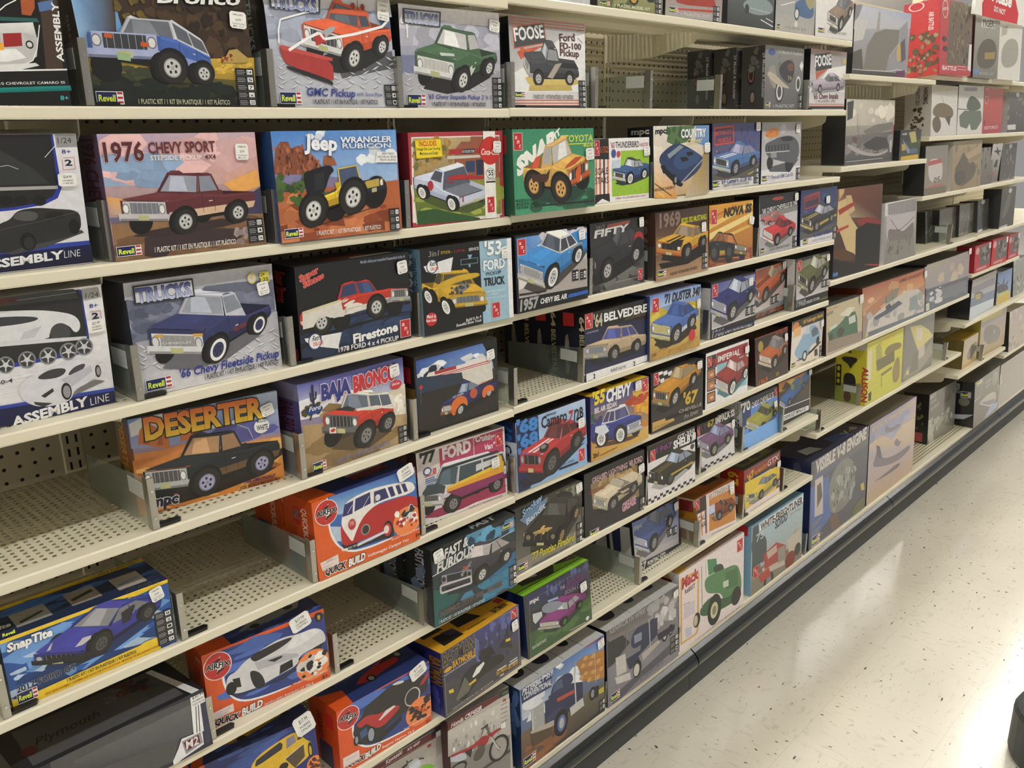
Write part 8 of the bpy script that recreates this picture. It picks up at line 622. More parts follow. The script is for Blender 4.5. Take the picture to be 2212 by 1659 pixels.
kit_box('H_redcab',(2.3793,0.0035,0.1665),0.0053,0.0481,(3719,2502,1300),('8ab4d0', '7aa0b8', 'aaa'),'large pale blue kit box with a red flat-fronted truck cab',
'G a8c8d8 0 2502 a8c8d8 3720 2502 b0a898 3720 0 b0a898 0 0|P 4a545a 44 2482 456 2474 683 527 239 419 67 302|P ecebec 501 2449 3703 2430 3723 2173 531 2189|P 8a7a6a 669 824 3580 699 3674 146 521 111|P 8a8474 49 724 3725 164 3742 -50 -8 -23|T 3a3a3e 585 2169 3067 -23 249 0 2 - 1.0 WHITE-FREIGHTLINER|T 3a3a3e 1627 1864 908 43 297 0 2 - 1.0 SD/DD|T c06a6a 2678 1980 908 -38 81 0 0.8 - 1.0 TRIPLE_TRAILER!|T a8b0b4 262 1887 580 -16 239 0 0.6 - 1.0 75|Q 4a545a -14 2224 975 1957 1104 1235 849 849 22 1366|T c8ccd0 307 1861 536 0 249 0 0.6 - 1.0 75|P b04a44 876 1226 1753 1330 2451 969 2482 506 1798 573 952 613|P c8b0a8 1060 1203 1759 1230 1822 960 1167 919|P 9a9488 1865 1042 2401 988 2468 410 1948 464|P c8c0b0 2542 1085 3539 1225 3703 446 2788 387|P a8a090 3028 1258 3434 1263 3487 836 3078 835|E 3a3a3a 1257 95 352 0 0 304|E 888 1257 95 186 0 0 182|E 3a3a3a 3391 461 249 0 0 233|P b84a44 501 553 1230 600 1438 220 697 228|P c8b8b0 763 737 2387 441 2451 214 869 451|E 8a3430 2846 261 378 0 0 315|T ddd 2641 342 405 -56 73 0 0.8 - 1.0 INSIDE|P b04a44 876 1226 1753 1330 2451 969 2482 506 1798 573 952 613|P c8b0a8 1060 1203 1759 1230 1822 960 1167 919|P 9a9488 1865 1042 2401 988 2468 410 1948 464|P c8c0b0 2542 1085 3539 1225 3703 446 2788 387|E 3a3a3a 1257 95 352 0 0 304|E 888 1257 95 186 0 0 182|E 3a3a3a 3391 461 249 0 0 233|P b84a44 501 553 1230 600 1438 220 697 228|E 8a3430 2846 261 378 0 0 315|A 187 584 351 392',side='P c03034 390 2502 1170 2502 1170 2152 390 2152|E 2a2a2c 650 751 260 0 0 300|E 2a2a2c 780 300 234 0 0 225',topops='P 7aa0b8 0 0 3720 0 3720 1300 0 1300|P 6a3034 1116 390 1562 260 1637 780 1190 1040|P 3a5a7a 2083 390 2604 390 2604 910 2083 910|P 26262a 595 780 3348 1040 3348 1170 595 1170')
kit_box('3_liner',(2.8410,0.0210,1.8245),-0.0217,0.0425,(4346,2085,800),('333', '333', '444'),'tall shrink-wrapped kit box with a grey ocean liner seen from its bow',
'G b8bcc8 0 2086 b8bcc8 4347 2086 8a8680 4347 0 8a8680 0 0|G c8ccd8 12 2052 a8b4d0 4395 2104 c0c0c8 4371 1616 c8c8cc -36 1345|P d0ccc8 -70 1610 969 1680 665 1075 -79 958|P 807c72 838 172 983 895 1518 1321 2313 1481 3488 1520 3450 1101 2758 693 2520 185|P a8a294 1615 1347 1723 1970 1873 1981 1864 1382|P 5a564e -40 650 606 797 789 170 20 185|P 9a98a0 3481 1561 4099 1852 4525 161 2629 167 2871 656 3567 1065|L e4e0d8 19 25 146 2843 174 3485 258 4283 219|P 4a4844 25 146 3283 145 4261 23 45 -11|P 6a2a5a 3386 191 4161 258 4204 21 3411 43|P c8b060 3337 802 3450 1101 3615 1109 3766 566 3442 511|P 5a565a 3615 1109 3974 1297 4152 624 3781 481|P 8a8890 -32 2030 522 2111 286 1749 -60 1534',wrap=1)
kit_box('3_storm',(2.8749,0.0329,1.5425),0.0069,0.0577,(4132,2098,800),('333', '333', '444'),'shrink-wrapped kit box with a grey ship in a stormy sea',
'G c8c2b4 0 2099 c8c2b4 4133 2099 5a5654 4133 0 5a5654 0 0|G d8d2c4 -16 2092 c4bca8 4136 2095 b8b0a0 4191 1262 d0c8bc 11 1255|B e0d8c8 501 12 182 1322 3893 1923 86 258 2|P 7a7670 1408 1072 2510 1276 4054 1354 4085 1127 1872 893|G 7a7674 42 925 6a6664 4160 1036 4a4644 4109 52 504c4a 70 69|B 8a8684 502 24 175 275 4045 845 52 176 2.4|P 3a3634 1455 643 2558 881 3514 820 3801 497 2617 394 1691 507|Q b0aaa8 62 717 811 573 1483 383 2866 275 3684 454 3702 317 2641 193 1271 303 394 499|L 8a807a 25 863 1624 1049 865|L c8a8a0 21 1091 1498 1208 904|P 6a4a4a 564 916 995 866 909 655 580 747|P 3a3a3a 45 1991 555 2057 506 1500 99 1419|L ddd 16 118 109 3241 128|P b06a6a 3949 1219 4129 1263 4104 991 3958 970|P c8c8c8 3832 723 3989 743 4011 308 3850 313',wrap=1)
kit_box('3_small',(3.3173,0.0226,1.5425),-0.0019,0.0408,(2026,1067,800),('333', '333', '444'),'small dark kit box with yellow foot band at the short shelf end',
'G 2a2a2c 0 1068 2a2a2c 2026 1068 3a3a34 2026 0 3a3a34 0 0|P 3a4a2c 159 615 2023 717 2147 137 184 152|P b8b070 786 973 1428 1011 1639 629 1120 594|P d8b030 189 129 1869 169 1910 -25 152 -9|T ddd 169 890 437 15 84 0 1 - 1.0 snap|P c8a030 168 569 543 583 589 349 212 337|P 8a9ab0 196 752 1187 262 805 226|E 5a6a8a 1375 303 399 0 0 97',wrap=1)
kit_box('3_pirate',(2.8168,0.0118,1.1735),-0.0182,0.0586,(3735,2947,900),('333', '333', '444'),'tall kit box with a pirate ship and a skull and crossbones flag',
'G 6a4a3c 0 2948 6a4a3c 3736 2948 2c2624 3736 0 2c2624 0 0|G 7a4a3c 168 2967 6a4234 3548 2931 5a3830 3629 1758 b8a888 245 2031|P c8ac7c 210 3042 654 2975 619 2806 294 2614|P d0b888 204 2535 783 2625 1031 2087 1801 1536 2063 1015 1681 602 1279 466 596 1338 165 1811|P c8b080 776 2711 1176 2707 1531 2181 1035 2043|P a84434 225 2278 1300 2460 1514 2358 336 2098|P b04838 179 1638 1062 1734 1070 1646 188 1529|P 5a3a24 -155 980 626 984 1567 705 1903 486 1279 466 60 695|P 8a3430 1565 1824 2509 1882 3521 1708 3709 1553 2662 1460 1893 1663|P 1a1818 1647 1506 2531 1676 3715 1506 3953 -35 1725 141 1690 510|P 9a3a2c -108 365 1716 233 2796 197 3942 62 3959 -84 -84 54|P 1c1a1a -135 717 1707 326 3953 -35 3965 -133 -81 10|P 4a7ab0 -116 212 373 208 383 83 -106 88')
kit_box('3_patrol',(3.2326,0.0035,1.1735),0.0100,0.0852,(3230,2232,700),('e4e0e0', '555', '666'),'grey and white kit box with horned animals, standing beside the pirate box',
'G b4aeb0 0 2232 b4aeb0 3230 2232 8a8684 3230 0 8a8684 0 0|P e4dfe0 -26 2269 3191 2234 3157 1796 4 1751|P 8a8688 254 2179 3080 2202 3118 1749 278 1776|L e0dce0 19 341 1781 382 2146|L e0dce0 19 506 1782 546 2148|L e0dce0 19 672 1783 712 2151|L e0dce0 19 839 1784 879 2153|L e0dce0 19 1007 1785 1048 2156|L e0dce0 19 1177 1786 1217 2158|L e0dce0 19 1348 1787 1388 2161|L e0dce0 19 1520 1788 1560 2163|L e0dce0 19 1693 1789 1733 2165|L e0dce0 19 1868 1790 1908 2168|L e0dce0 19 2044 1791 2083 2171|L e0dce0 19 2221 1793 2261 2173|L e0dce0 19 2400 1794 2439 2176|L e0dce0 20 2580 1795 2619 2178|L e0dce0 20 2761 1796 2800 2181|L e0dce0 20 2944 1797 2983 2183|P c4bcc0 155 1739 3094 1701 3006 1053 200 975|Q 7a746c 307 1299 955 1192 1348 1204 1762 1019 2568 1243 2981 1358 2900 607 2355 411 1259 577 336 818|L 6a645c 33 542 1612 1355 1106 2285 1318 2968 1510|P 8a847c 208 831 3035 695 3023 -18 65 30|B 6a645c 511 14 347 245 2778 744 49 149 1',wrap=1)
kit_box('3_tank1',(3.9748,0.1527,1.1735),0.0269,0.0917,(1206,1189,600),('2c2c2a', '333', '444'),'dim olive war kit box, first after the horned animal box',
'G 6a6656 0 1189 6a6656 1206 1189 4a483e 1206 0 4a483e 0 0|B 8a8676 520 16 0 0 1206 1189 40 160 .7|B 4a463c 521 12 0 0 1206 1189 40 200 .8',wrap=1)
kit_box('3_tank2',(3.9095,0.0916,1.1735),0.0105,0.1146,(1665,1354,600),('2c2c2a', '333', '444'),'dim dark war kit box behind a grey label plate',
'G 4a4a44 0 1355 4a4a44 1666 1355 3a3a36 1666 0 3a3a36 0 0|B 8a8676 522 16 0 0 1665 1354 40 160 .7|B 4a463c 523 12 0 0 1665 1354 40 200 .8',wrap=1)
kit_box('3_tank3',(4.0034,0.0689,1.1735),0.0152,0.0838,(2506,1373,600),('2c2c2a', '333', '444'),'dim brown war kit box with soldiers, mid shelf',
'G 6e675a 0 1373 6e675a 2506 1373 54503f 2506 0 54503f 0 0|B 8a8676 524 16 0 0 2506 1373 40 160 .7|B 4a463c 525 12 0 0 2506 1373 40 200 .8',wrap=1)
kit_box('3_tank4',(4.2261,0.0581,1.1735),0.0052,0.0792,(2336,1419,600),('2c2c2a', '333', '444'),'dim brown war kit box with grey sky',
'G 79746a 0 1420 79746a 2336 1420 5a5648 2336 0 5a5648 0 0|B 8a8676 526 16 0 0 2336 1419 40 160 .7|B 4a463c 527 12 0 0 2336 1419 40 200 .8',wrap=1)
kit_box('4_pale',(3.5572,0.0025,1.4005),-0.0037,0.0712,(2454,1869,800),('333', '333', '444'),'shrink-wrapped kit box with a white round machine and red trim',
'G 8a8680 0 1870 8a8680 2455 1870 9a8e7c 2455 0 9a8e7c 0 0|Q d0c8c4 290 1294 950 1399 1852 1281 2017 610 1339 424 450 558|P b85a54 351 1292 1777 1349 1800 1195 374 1120|T 4a4a4a 1685 670 -691 -31 197 0 1.2 - 1.0 50|P b86a64 479 341 2116 382 2130 292 488 275|P 7a6e58 -58 285 2529 270 2507 -23 -19 -18',wrap=1)
kit_box('4_sand',(3.8740,0.0047,1.4005),-0.0057,0.0783,(3684,1976,800),('d8d4cc', '555', '666'),'shrink-wrapped sandy kit box with a brown tracked machine',
'G a89878 0 1976 a89878 3684 1976 a08c68 3684 0 a08c68 0 0|B 8a7a5c 530 20 0 0 3684 1976 60 220 1|Q 6a5e4c 200 817 839 1157 1334 1602 1677 1220 3033 1029 2969 503 1837 178 989 132|Q 5a5044 275 768 1454 809 1808 369 989 132 409 303|P b8a080 1648 1407 3660 1825 3572 1443 1967 1210|P 9a8a6a 1829 1168 3572 1443 3451 1254 2143 1015',wrap=1)
kit_box('4_grey1',(4.2948,0.0182,1.4005),0.0022,0.0776,(1709,1619,800),('333', '333', '444'),'small grey kit box between the sandy box and a white one',
'G 8a8680 0 1620 8a8680 1710 1620 6a6458 1710 0 6a6458 0 0|B 8a8676 532 16 0 0 1709 1619 40 160 .7|B 4a463c 533 12 0 0 1709 1619 40 200 .8',wrap=1)
kit_box('4_white',(4.4329,0.0286,1.4005),-0.0001,-0.0176,(1493,1753,800),('333', '333', '444'),'white kit box with black birds printed on its end',
'G d0ccc8 0 1753 d0ccc8 1494 1753 6a5a54 1494 0 6a5a54 0 0|P 26262a 210 1422 701 1458 591 1662 964 1451 1512 1410 1109 1345 1209 1163 771 1330|P 2a2a2c 595 701 778 999 1102 1039 1124 679|E b04a44 499 398 280 0 0 106',wrap=1)
kit_box('4_dark1',(4.6257,0.0307,1.4005),0.0086,0.0499,(2512,1693,800),('333', '333', '444'),'dark shrink-wrapped kit box with a white round seal',
'G 4a463e 0 1694 4a463e 2513 1694 5a564c 2513 0 5a564c 0 0|B 8a8474 534 14 0 0 2512 1693 60 180 .8|E ccc 1408 1570 273 0 0 101',wrap=1)
kit_box('3_dark2',(4.4283,0.0403,1.1735),0.0062,0.0960,(1659,1485,800),('333', '333', '444'),'dark kit box with a pale round seal, beside a steel divider',
'G 3a3832 0 1486 3a3832 1659 1486 33312c 1659 0 33312c 0 0|B 5a564a 536 10 0 0 1659 1485 60 180 .8|E ccc 776 1384 281 0 0 106|P ddd 149 121 749 145 761 38 161 14',wrap=1)
kit_box('3_dark3',(4.6360,0.0051,1.1735),-0.0012,0.0542,(2344,1905,800),('333', '333', '444'),'dark kit box with a long pale blade shape and round seal',
'G 4a463c 0 1906 4a463c 2344 1906 3a372e 2344 0 3a372e 0 0|Q 6a624e 124 416 921 1435 1391 1729 1686 1384 997 561|E ccc 1383 1756 269 0 0 115|P ccc -58 108 1306 151 1349 9 -19 -31',wrap=1)
kit_box('4_redwar',(3.5163,-0.0119,1.8445),-0.0433,0.0911,(3165,2622,1300),('b8343a', '555', '333'),'tall red game box with a crowded battle scene',
'G c03a40 0 2623 c03a40 3166 2623 b8383c 3166 0 b8383c 0 0|P 6a5a48 880 2585 3169 2632 3210 375 719 345|B 8a7658 540 50 1000 400 3165 2622 40 160 .6|B 3a3028 541 30 1000 400 3165 2622 30 130 .6|E e0c0c0 439 2266 281 0 0 318|E c03a40 439 2266 225 0 0 277|T e8d0d0 165 2195 557 61 102 0 1 - 1.0 AIRFIX|E 4a2a2a 470 1241 198 0 0 93|E 4a2a2a 555 909 199 0 0 94|T e8d8d8 331 199 1356 -27 137 0 1.8 - 1.0 H-BATTLES|P c03a40 13 320 3163 374 3194 84 -5 20|T e8d8d8 335 162 1353 9 137 0 1.8 - 1.0 BATTLE|L e0c0c0 21 1749 326 2665 329|L e0c0c0 21 1759 218 2676 219|P e8e4e4 2889 1167 3170 1180 3184 179 2832 224',side='E e0c0c0 455 2465 286 0 0 157|E b8343a 455 2465 234 0 0 131|T e8d8d8 910 2203 0 -629 169 0 .8 - 0 AIR_BATTLES|B 5a4a3c 7 40 0 105 1300 1469 52 157 1|B 8a7a60 9 30 0 105 1300 1469 39 105 1',wrap=1)
kit_box('4_tiger',(3.8865,-0.0171,1.8445),-0.0349,0.0746,(2800,2342,800),('1c1c1e', '555', '444'),'shrink-wrapped grey box with a tank seen from the front',
'G a8a498 0 2342 a8a498 2801 2342 7a766c 2801 0 7a766c 0 0|P e0dcd8 651 2255 2199 2333 2185 1929 712 1895|T 4a4a48 757 1925 1418 48 247 0 2 - 1.0 TIGER|Q 5a5242 298 860 724 1332 1547 1547 2460 1422 2681 726 1939 346 549 359|P a08a4c 1216 957 2440 1040 2400 774 1261 700|L 8a8474 45 1013 1631 2554 2357|P 6a8ac0 59 286 638 333 671 134 88 106|T aaa 760 107 1668 17 104 0 0.8 - 1.0 MODEL_KIT',wrap=1)
kit_box('4_bright',(4.1976,-0.0201,1.8445),-0.0253,0.0807,(2986,2399,800),('ddd', '777', '888'),'very pale shrink-wrapped box with a faint grey tank',
'G e8e4d8 0 2400 e8e4d8 2986 2400 e8e4dc 2986 0 e8e4dc 0 0|Q a8a698 401 1304 1309 1712 2547 1657 2629 725 1151 425 326 640|P b8b4a0 263 2069 1023 2177 894 1809 231 1712',wrap=1)
kit_box('4_half',(3.6140,0.0233,1.6225),-0.0055,0.0836,(2907,1895,1000),('c8c4bc', '444', '555'),'white kit box with an olive half-track on snow',
'G dcdad2 0 1895 dcdad2 2907 1895 e2deda 2907 0 e2deda 0 0|P c8c0a8 65 1843 2830 1924 2765 1738 86 1635|Q 7a6a4c 148 1029 773 1256 1784 1208 2506 981 2373 631 1166 693 177 751|Q 6a5c48 108 640 822 807 1204 351 736 71 228 248|P 5a5044 1503 692 2184 748 2059 342|L 6a5a48 28 1078 1484 1360 1204',side='T 3a3a38 700 1819 0 -606 160 0 1.8 - 0 HANOMAG|T 4a4a46 420 1819 0 -606 130 0 1 - 0 SDKFZ_251|B 5a4a38 7 24 250 284 800 1061 38 95 1',wrap=1)
kit_box('4_turret',(3.9256,0.0268,1.6225),0.0013,0.0746,(3279,1958,800),('333', '333', '444'),'white kit box with a green tank pointing its gun',
'G dcdad4 0 1958 dcdad4 3280 1958 e6e2de 3280 0 e6e2de 0 0|Q 5a6454 980 1106 1302 1468 1675 1563 2285 1480 2939 1240 2883 991 1396 926|P 6a7464 191 746 815 955 2991 961 3172 553 2521 183 1823 161 1578 439 1224 229 352 329|L 4a5448 35 -221 1029 1190 998|P 9a94a0 661 1874 2307 1907 2335 1756 686 1727',wrap=1)
kit_box('4_redmono',(4.2595,0.0288,1.6225),0.0066,0.0687,(2804,1924,800),('a83038', '444', '444'),'red kit box with a dark red crowd',
'G c85a40 0 1924 c85a40 2804 1924 b8383c 2804 0 b8383c 0 0|B 6a2420 545 30 300 500 252 173 30 120 .6|E d89a90 361 1559 258 0 0 345|E c03a3a 361 1559 194 0 0 294|T e0b0b0 161 1494 470 18 76 0 0.8 - 1.0 AIRFIX|P b83038 22 363 2705 373 2777 73 -18 47|T e0c0c0 277 169 2002 28 130 0 1.4 - 1.0 HISTORICS',wrap=1)
kit_box('4_eagle',(4.6191,0.0262,1.6225),0.0052,0.0910,(3519,1817,1000),('bbb', '444', '444'),'dark kit box with a pale seal and an eagle on its end',
'G 6a665c 0 1818 6a665c 3519 1818 3a3834 3519 0 3a3834 0 0|B 8a8678 546 12 0 600 3519 1817 60 180 1.4|E ddd 1529 1695 304 0 0 110|P ddd 33 333 1390 356 1433 113 69 116',wrap=1)
kit_box('3_battle',(3.1137,0.0072,0.9125),-0.0067,0.0888,(6177,1877,1400),('7a3a24', '6a6460', '888'),'wide kit box with a battleship before an orange burning sky',
'G c07a50 0 1877 c07a50 6178 1877 8a8884 6178 0 8a8884 0 0|G a8583c -71 1882 c06a40 6198 1876 d89a68 6107 1183 c8a080 18 858|B d8a878 551 14 452 1804 5685 874 77 309 2|P b87a58 244 1016 2658 1501 3314 1358 1678 990 492 584|P 8a8478 1674 1090 2917 1465 3441 1443 2948 897|P d0c8c0 490 634 2302 995 4261 1225 5386 1120 6142 742 6054 -14 277 30|B a8a8ac 552 24 483 852 6058 -94 78 262 1.6|P 4a5264 964 654 1937 748 3338 942 3747 776 2704 627 1210 514|L 3a4254 35 2192 657 2100 1278|L 3a4254 31 2823 814 2736 1236|P 3a4254 2056 881 2430 976 2695 782 2190 708|P 8a9a9c 4560 865 5258 924 5447 301 4456 349|P 5a6478 213 190 6045 98 6056 -42 219 16|T 7a4030 3430 1624 2641 -3 134 0 1.2 - 1.0 HMS_WARSPITE|P c8b070 213 190 505 212 511 38 219 16',stick=(5966, 1473, 298, 274, 0.05, 'a'),wrap=1)
kit_box('3_sea',(3.7397,0.0041,0.9125),-0.0068,0.0731,(5310,1982,1400),('2a2a3a', '4a4a4c', '666'),'wide shrink-wrapped kit box with a moonlit dark blue sea',
'G a8a0a0 0 1983 a8a0a0 5310 1983 5a6070 5310 0 5a6070 0 0|G b0a8a0 -267 1927 a89c9c 5115 2014 9a94a0 5347 674 a09aa0 -79 1009|B c8b8a0 561 10 372 1727 4849 795 88 293 2|P 4a5468 3 943 5315 858 5188 31 -29 12|B 5a6478 562 16 168 816 4994 110 71 237 2.4|B d0ccd0 563 16 642 870 2075 180 34 139 3|P 6a707c 1871 736 4891 734 4974 243 2100 247|L c8b840 27 329 1882 2507 1873|P c8d0b0 77 355 451 353 492 40 115 44',stick=(5092, 1839, 329, 269, 0.02, 'a'),wrap=1)
kit_box('3_gas',(2.7962,0.0008,0.9125),0.0001,0.0843,(2968,1684,1000),('3a2a24', '777', '888'),'beige kit box with a green tanker truck',
'G c8bc98 0 1684 c8bc98 2968 1684 b8a890 2968 0 b8a890 0 0|P 2a5a3c 98 786 1029 944 1777 1192 2332 1197 2511 931 2591 341 1808 244 206 493|Q 2c6444 100 694 199 813 1136 926 1559 1181 2108 1186 2507 1027 2533 351 1582 427 411 500|P c8ccc8 1782 1051 2336 1078 2403 806 1845 805|E 2a2622 1143 645 306 0 0 168|E 2a2622 357 602 168 0 0 137|P e0dcc8 1021 1268 1769 1427 2326 1340 1780 1098|P 8a7a6a 103 512 3052 356 3008 23 111 98|T 3a3a3a 36 1383 510 30 108 0 1.4 - 1.0 GAS_TRUCK|T c86a54 32 1563 927 -10 62 0 0.8 - 1.0 METAL_WHEELS|P c8dcc8 248 941 817 1003 872 902 301 841',stick=(2663, 1407, 302, 316, 0.02, 'a'),wrap=1)
kit_box('3_engine',(3.2012,0.0059,0.6335),-0.0002,0.0613,(3621,2459,1200),('d0c83c', 'd0c83c', '998'),'bright yellow kit box with an engine drawing',
'G d8d458 0 2460 d8d458 3622 2460 ccc84c 3622 0 ccc84c 0 0|P b0a860 841 2179 1337 2293 1587 1247 953 1169|Q 8a8054 1658 1761 2022 2008 3393 1912 3503 1619 2466 1657 1939 1600|L 6a6440 54 1504 840 1555 401|P 7a7450 906 1597 2737 1658 2793 1214 1083 1141|Q 9a8858 2570 827 2920 1297 3332 1324 3468 303 2781 234|P 8a7c50 1425 963 2542 1049 2556 938 1504 840|P 3a3a2c 279 428 587 462 563 98 312 105|P dcd4c0 105 2116 465 2200 472 959 103 936|T d8c04c 1236 2052 1430 154 235 0 1 - 1.0 ALLISON',side='P d8d4c8 120 2460 1200 2460 1200 2165 0 2165|Q 3a3a34 240 1870 840 1870 840 1722 672 1574 600 1378 504 1574 240 1722|P 5a5a50 480 2017 552 2214 624 2017|Q 26262a 312 1230 768 1230 840 738 720 492 360 541|P 2a2a22 36 1525 240 1525 240 689 36 689|E d0c83c 132 1378 60 0 0 98|E d0c83c 132 1107 60 0 0 98|E d0c83c 132 861 60 0 0 98|T c03a34 1056 1525 0 -1378 216 0 1.8 - 0 ALLISON|E 8a2a24 504 295 144 0 0 221')
kit_box('3_wings',(3.6065,0.0173,0.6335),0.0146,0.0602,(3642,2716,900),('d8d4d0', '555', '666'),'tall grey kit box with a yellow wing shape',
'G 6a6a64 0 2717 6a6a64 3642 2717 66645c 3642 0 66645c 0 0|P d0c468 623 2268 1893 2131 2938 1746 3601 1333 2699 1207 1751 1042 1188 1606|P d8ccb8 1427 2070 2250 1926 2172 1422 1521 1487|P bcb4a8 1815 1144 2539 1179 2652 513 1838 504|P 8a8474 431 512 2461 669 3370 1198 3657 549 1159 -219 31 147|P 5a584e 1128 993 1751 1042 1887 203 782 209|P c8b860 448 395 756 386 782 209 474 219',wrap=1)
kit_box('H_visible',(2.8157,0.0085,0.1665),0.0029,0.0520,(5125,3447,1600),('1c2450', '26284a', '556'),'tall blue kit box with a clear grey engine and pale title',
'G 40465c 0 3448 40465c 5126 3448 3a3e58 5126 0 3a3e58 0 0|G 5a6080 336 3413 5a5c64 5124 3503 5a5a60 5118 2732 4a5484 293 2618|P 5a5a5c 348 3259 5139 3389 5171 2828 382 2844|T ccc8c8 355 2903 4528 141 458 0.05 2.2 - 1.0 VISIBLE_V-8_ENGINE|P 3c62b0 -13 2461 1509 2497 1895 780 162 179|P c8bcbc 344 2653 994 2656 1129 1098 407 1191|P 4a4648 526 2391 848 2444 1011 1821 600 1489|Q 7a7c7c 1548 2066 1956 2570 2632 2791 3361 2685 3908 2198 3999 1398 3688 832 2849 671 2135 697 1638 1083|B 9a9c9a 571 26 1782 2546 3883 754 78 252 1|B 4a4c50 572 16 1782 2546 3883 754 56 168 0.6|B b8bcbc 573 10 2231 2311 3465 1531 33 100 0.5|P 6a4c44 1668 751 2367 726 2794 27 1958 107|Q 5a5a34 3752 251 4476 571 5071 489 5062 32 4166 -62|P c8b85a 4533 1173 4855 1185 4966 809 4632 888|L a8a858 26 206 1001 1083 982|L a8a858 26 214 894 920 933|L a8a858 26 223 786 759 884|L a8a858 27 231 678 1111 653|L a8a858 27 239 571 948 605|L a8a858 27 248 463 786 557|L a8a858 27 256 354 1139 323|L a8a858 27 265 246 976 275|L a8a858 27 273 137 813 228|L a8a858 27 282 28 1168 -10|R 223 76 667 338|L 889 33 1064 -106 2693 -158',side='B 4a4e68 7 14 320 345 1440 3103 138 414 .6|E 6a6a74 800 1724 320 0 0 276',topops='P 26284a 0 0 5126 0 5126 1600 0 1600|P b8bcc0 615 480 1640 320 1538 800 820 960|P 3a62a8 2563 320 3895 160 3588 640 2665 800|T c8c8d0 3588 320 1230 0 256 0 1.4 - 0 V-8',wrap=1)
kit_box('H_bomber',(3.3381,0.0090,0.1665),0.0033,0.0563,(5114,3477,1400),('3a3434', '5a5450', '889'),'tall pale kit box with grey bombers over clouds',
'G b8a8a8 0 3478 b8a8a8 5114 3478 c0a888 5114 0 c0a888 0 0|G 8a84b0 9 3447 a89cc0 5116 3504 c8b0b0 5113 2568 b0a4b8 32 2694|G d0b8a0 32 2694 d8c0a8 5123 2504 c8b4a0 5168 1265 a0a0b8 -22 2039|B 9aa0c0 581 10 93 3073 4885 2227 91 364 2.4|G b8aac0 -9 1922 c4b0b4 5146 1394 c8a888 5139 -38 c4a884 14 5|Q 7a7080 425 1624 780 2032 862 2463 1334 1987 1525 1585 3146 1350 4669 1403 4710 1146 3496 1008 2298 1122 853 1438|Q 6a6070 928 838 2190 859 3357 928 3692 707 2357 689 518 851|Q 7a7488 1514 2740 1740 3136 2073 2763 3238 2749 3412 2586 2387 2563|Q 7a7488 2615 1975 3029 2156 3375 1823 3662 1924 3256 1618|P 5a5262 729 2443 1160 2266 1380 1628 936 1872|T c8b878 243 3136 4688 51 184 0 1.4 - 1.0 B-17G_FLYING_FORTRESS',wrap=1)
kit_box('H_torn',(4.2316,0.0769,0.1665),-0.0346,0.0702,(3472,2520,1200),('1a1a1c', '3a3a38', '555'),'grey kit box in torn wrap leaning over the base edge',
'G 6a6864 0 2521 6a6864 3472 2521 7a766e 3472 0 7a766e 0 0|T b8b4b0 118 2246 736 64 162 0 1.8 - 1.0 BEST|T a8a4a0 155 1960 791 95 163 0 1.8 - 1.0 WAR|T a8a4a0 196 1648 1086 94 164 0 1.8 - 1.0 GAMES|B a8a498 591 24 132 1218 3356 522 75 250 1|B 4a4844 592 12 2259 2047 3540 1698 75 201 0.6|P b8b4a8 -154 1293 374 1162 903 -207 315 -144 -127 633',side='B 6a6440 7 16 240 756 1080 2017 50 151 .6|P b04a4a 240 555 960 555 960 101 240 101',wrap=1)
kit_box('H_moon',(4.6301,-0.0108,0.1665),0.0135,0.0842,(4389,2401,1500),('17181c', '1c1c20', '555'),'black sided kit box with a moon rocket over a cloudy globe',
'G 5a5a58 0 2401 5a5a58 4389 2401 6a6660 4389 0 6a6660 0 0|T a8a8a4 1820 1897 1064 12 156 0 1.6 - 1.0 SATURN_V|T a8a8a4 1858 1664 898 21 136 0 1.6 - 1.0 ROCKET|E 8a8a84 3568 1860 510 0 0 377|R 314 2139 820 223|Q b8b4ac 760 1081 1376 1180 2174 1241 3352 1169 3897 991 3975 558 2983 386 1762 787|Q 7a7890 907 1144 2570 844 3775 709 3644 482 2616 578|P 9ab0d8 1968 29 2964 493 4267 384 4236 78|P a8b0c4 4179 1339 4442 1332 4340 940|L c8c4c8 30 13 1409 1013 1465 1489 2440',side='R 840 1585 480 288|T ddd 630 2305 0 -528 165 0 1 - 0 APOLLO|T ccc 390 1537 0 -624 195 0 1.2 - 0 SATURN_V|E 6a6a60 1020 1345 270 0 0 216|P b8bcc8 0 576 1500 720 1050 432 450 384',wrap=1)
kit_box('H_grey',(5.0857,0.0007,0.1665),0.0038,0.0596,(6823,2338,1200),('222', '555', '777'),'pale grey kit box at the far end of the base',
'G 8e8a88 0 2338 8e8a88 6823 2338 a8a09c 6823 0 a8a09c 0 0|B b8b0ac 595 14 0 0 6823 2338 80 240 1',wrap=1)
kit_box('5_red1',(4.3280,0.0011,1.0005),-0.0036,0.0756,(2312,1244,800),('a82a34', '8a2a30', '555'),'small red plane box, first of three in a row',
'G b83038 0 1245 b83038 2312 1245 c0343a 2312 0 c0343a 0 0|P 6a6468 647 248 2265 248 2265 1182 647 1182|B 9a948c 600 14 832 348 2080 1070 50 160 1|B 4a4440 601 6 924 373 2080 995 60 160 1.4|E d8a8a4 346 995 254 0 0 161|T e0c0c0 277 74 1502 0 112 0 1.6 - 0 AIRFIX|P e8e4e4 2034 945 2312 945 2312 1219 2034 1219')
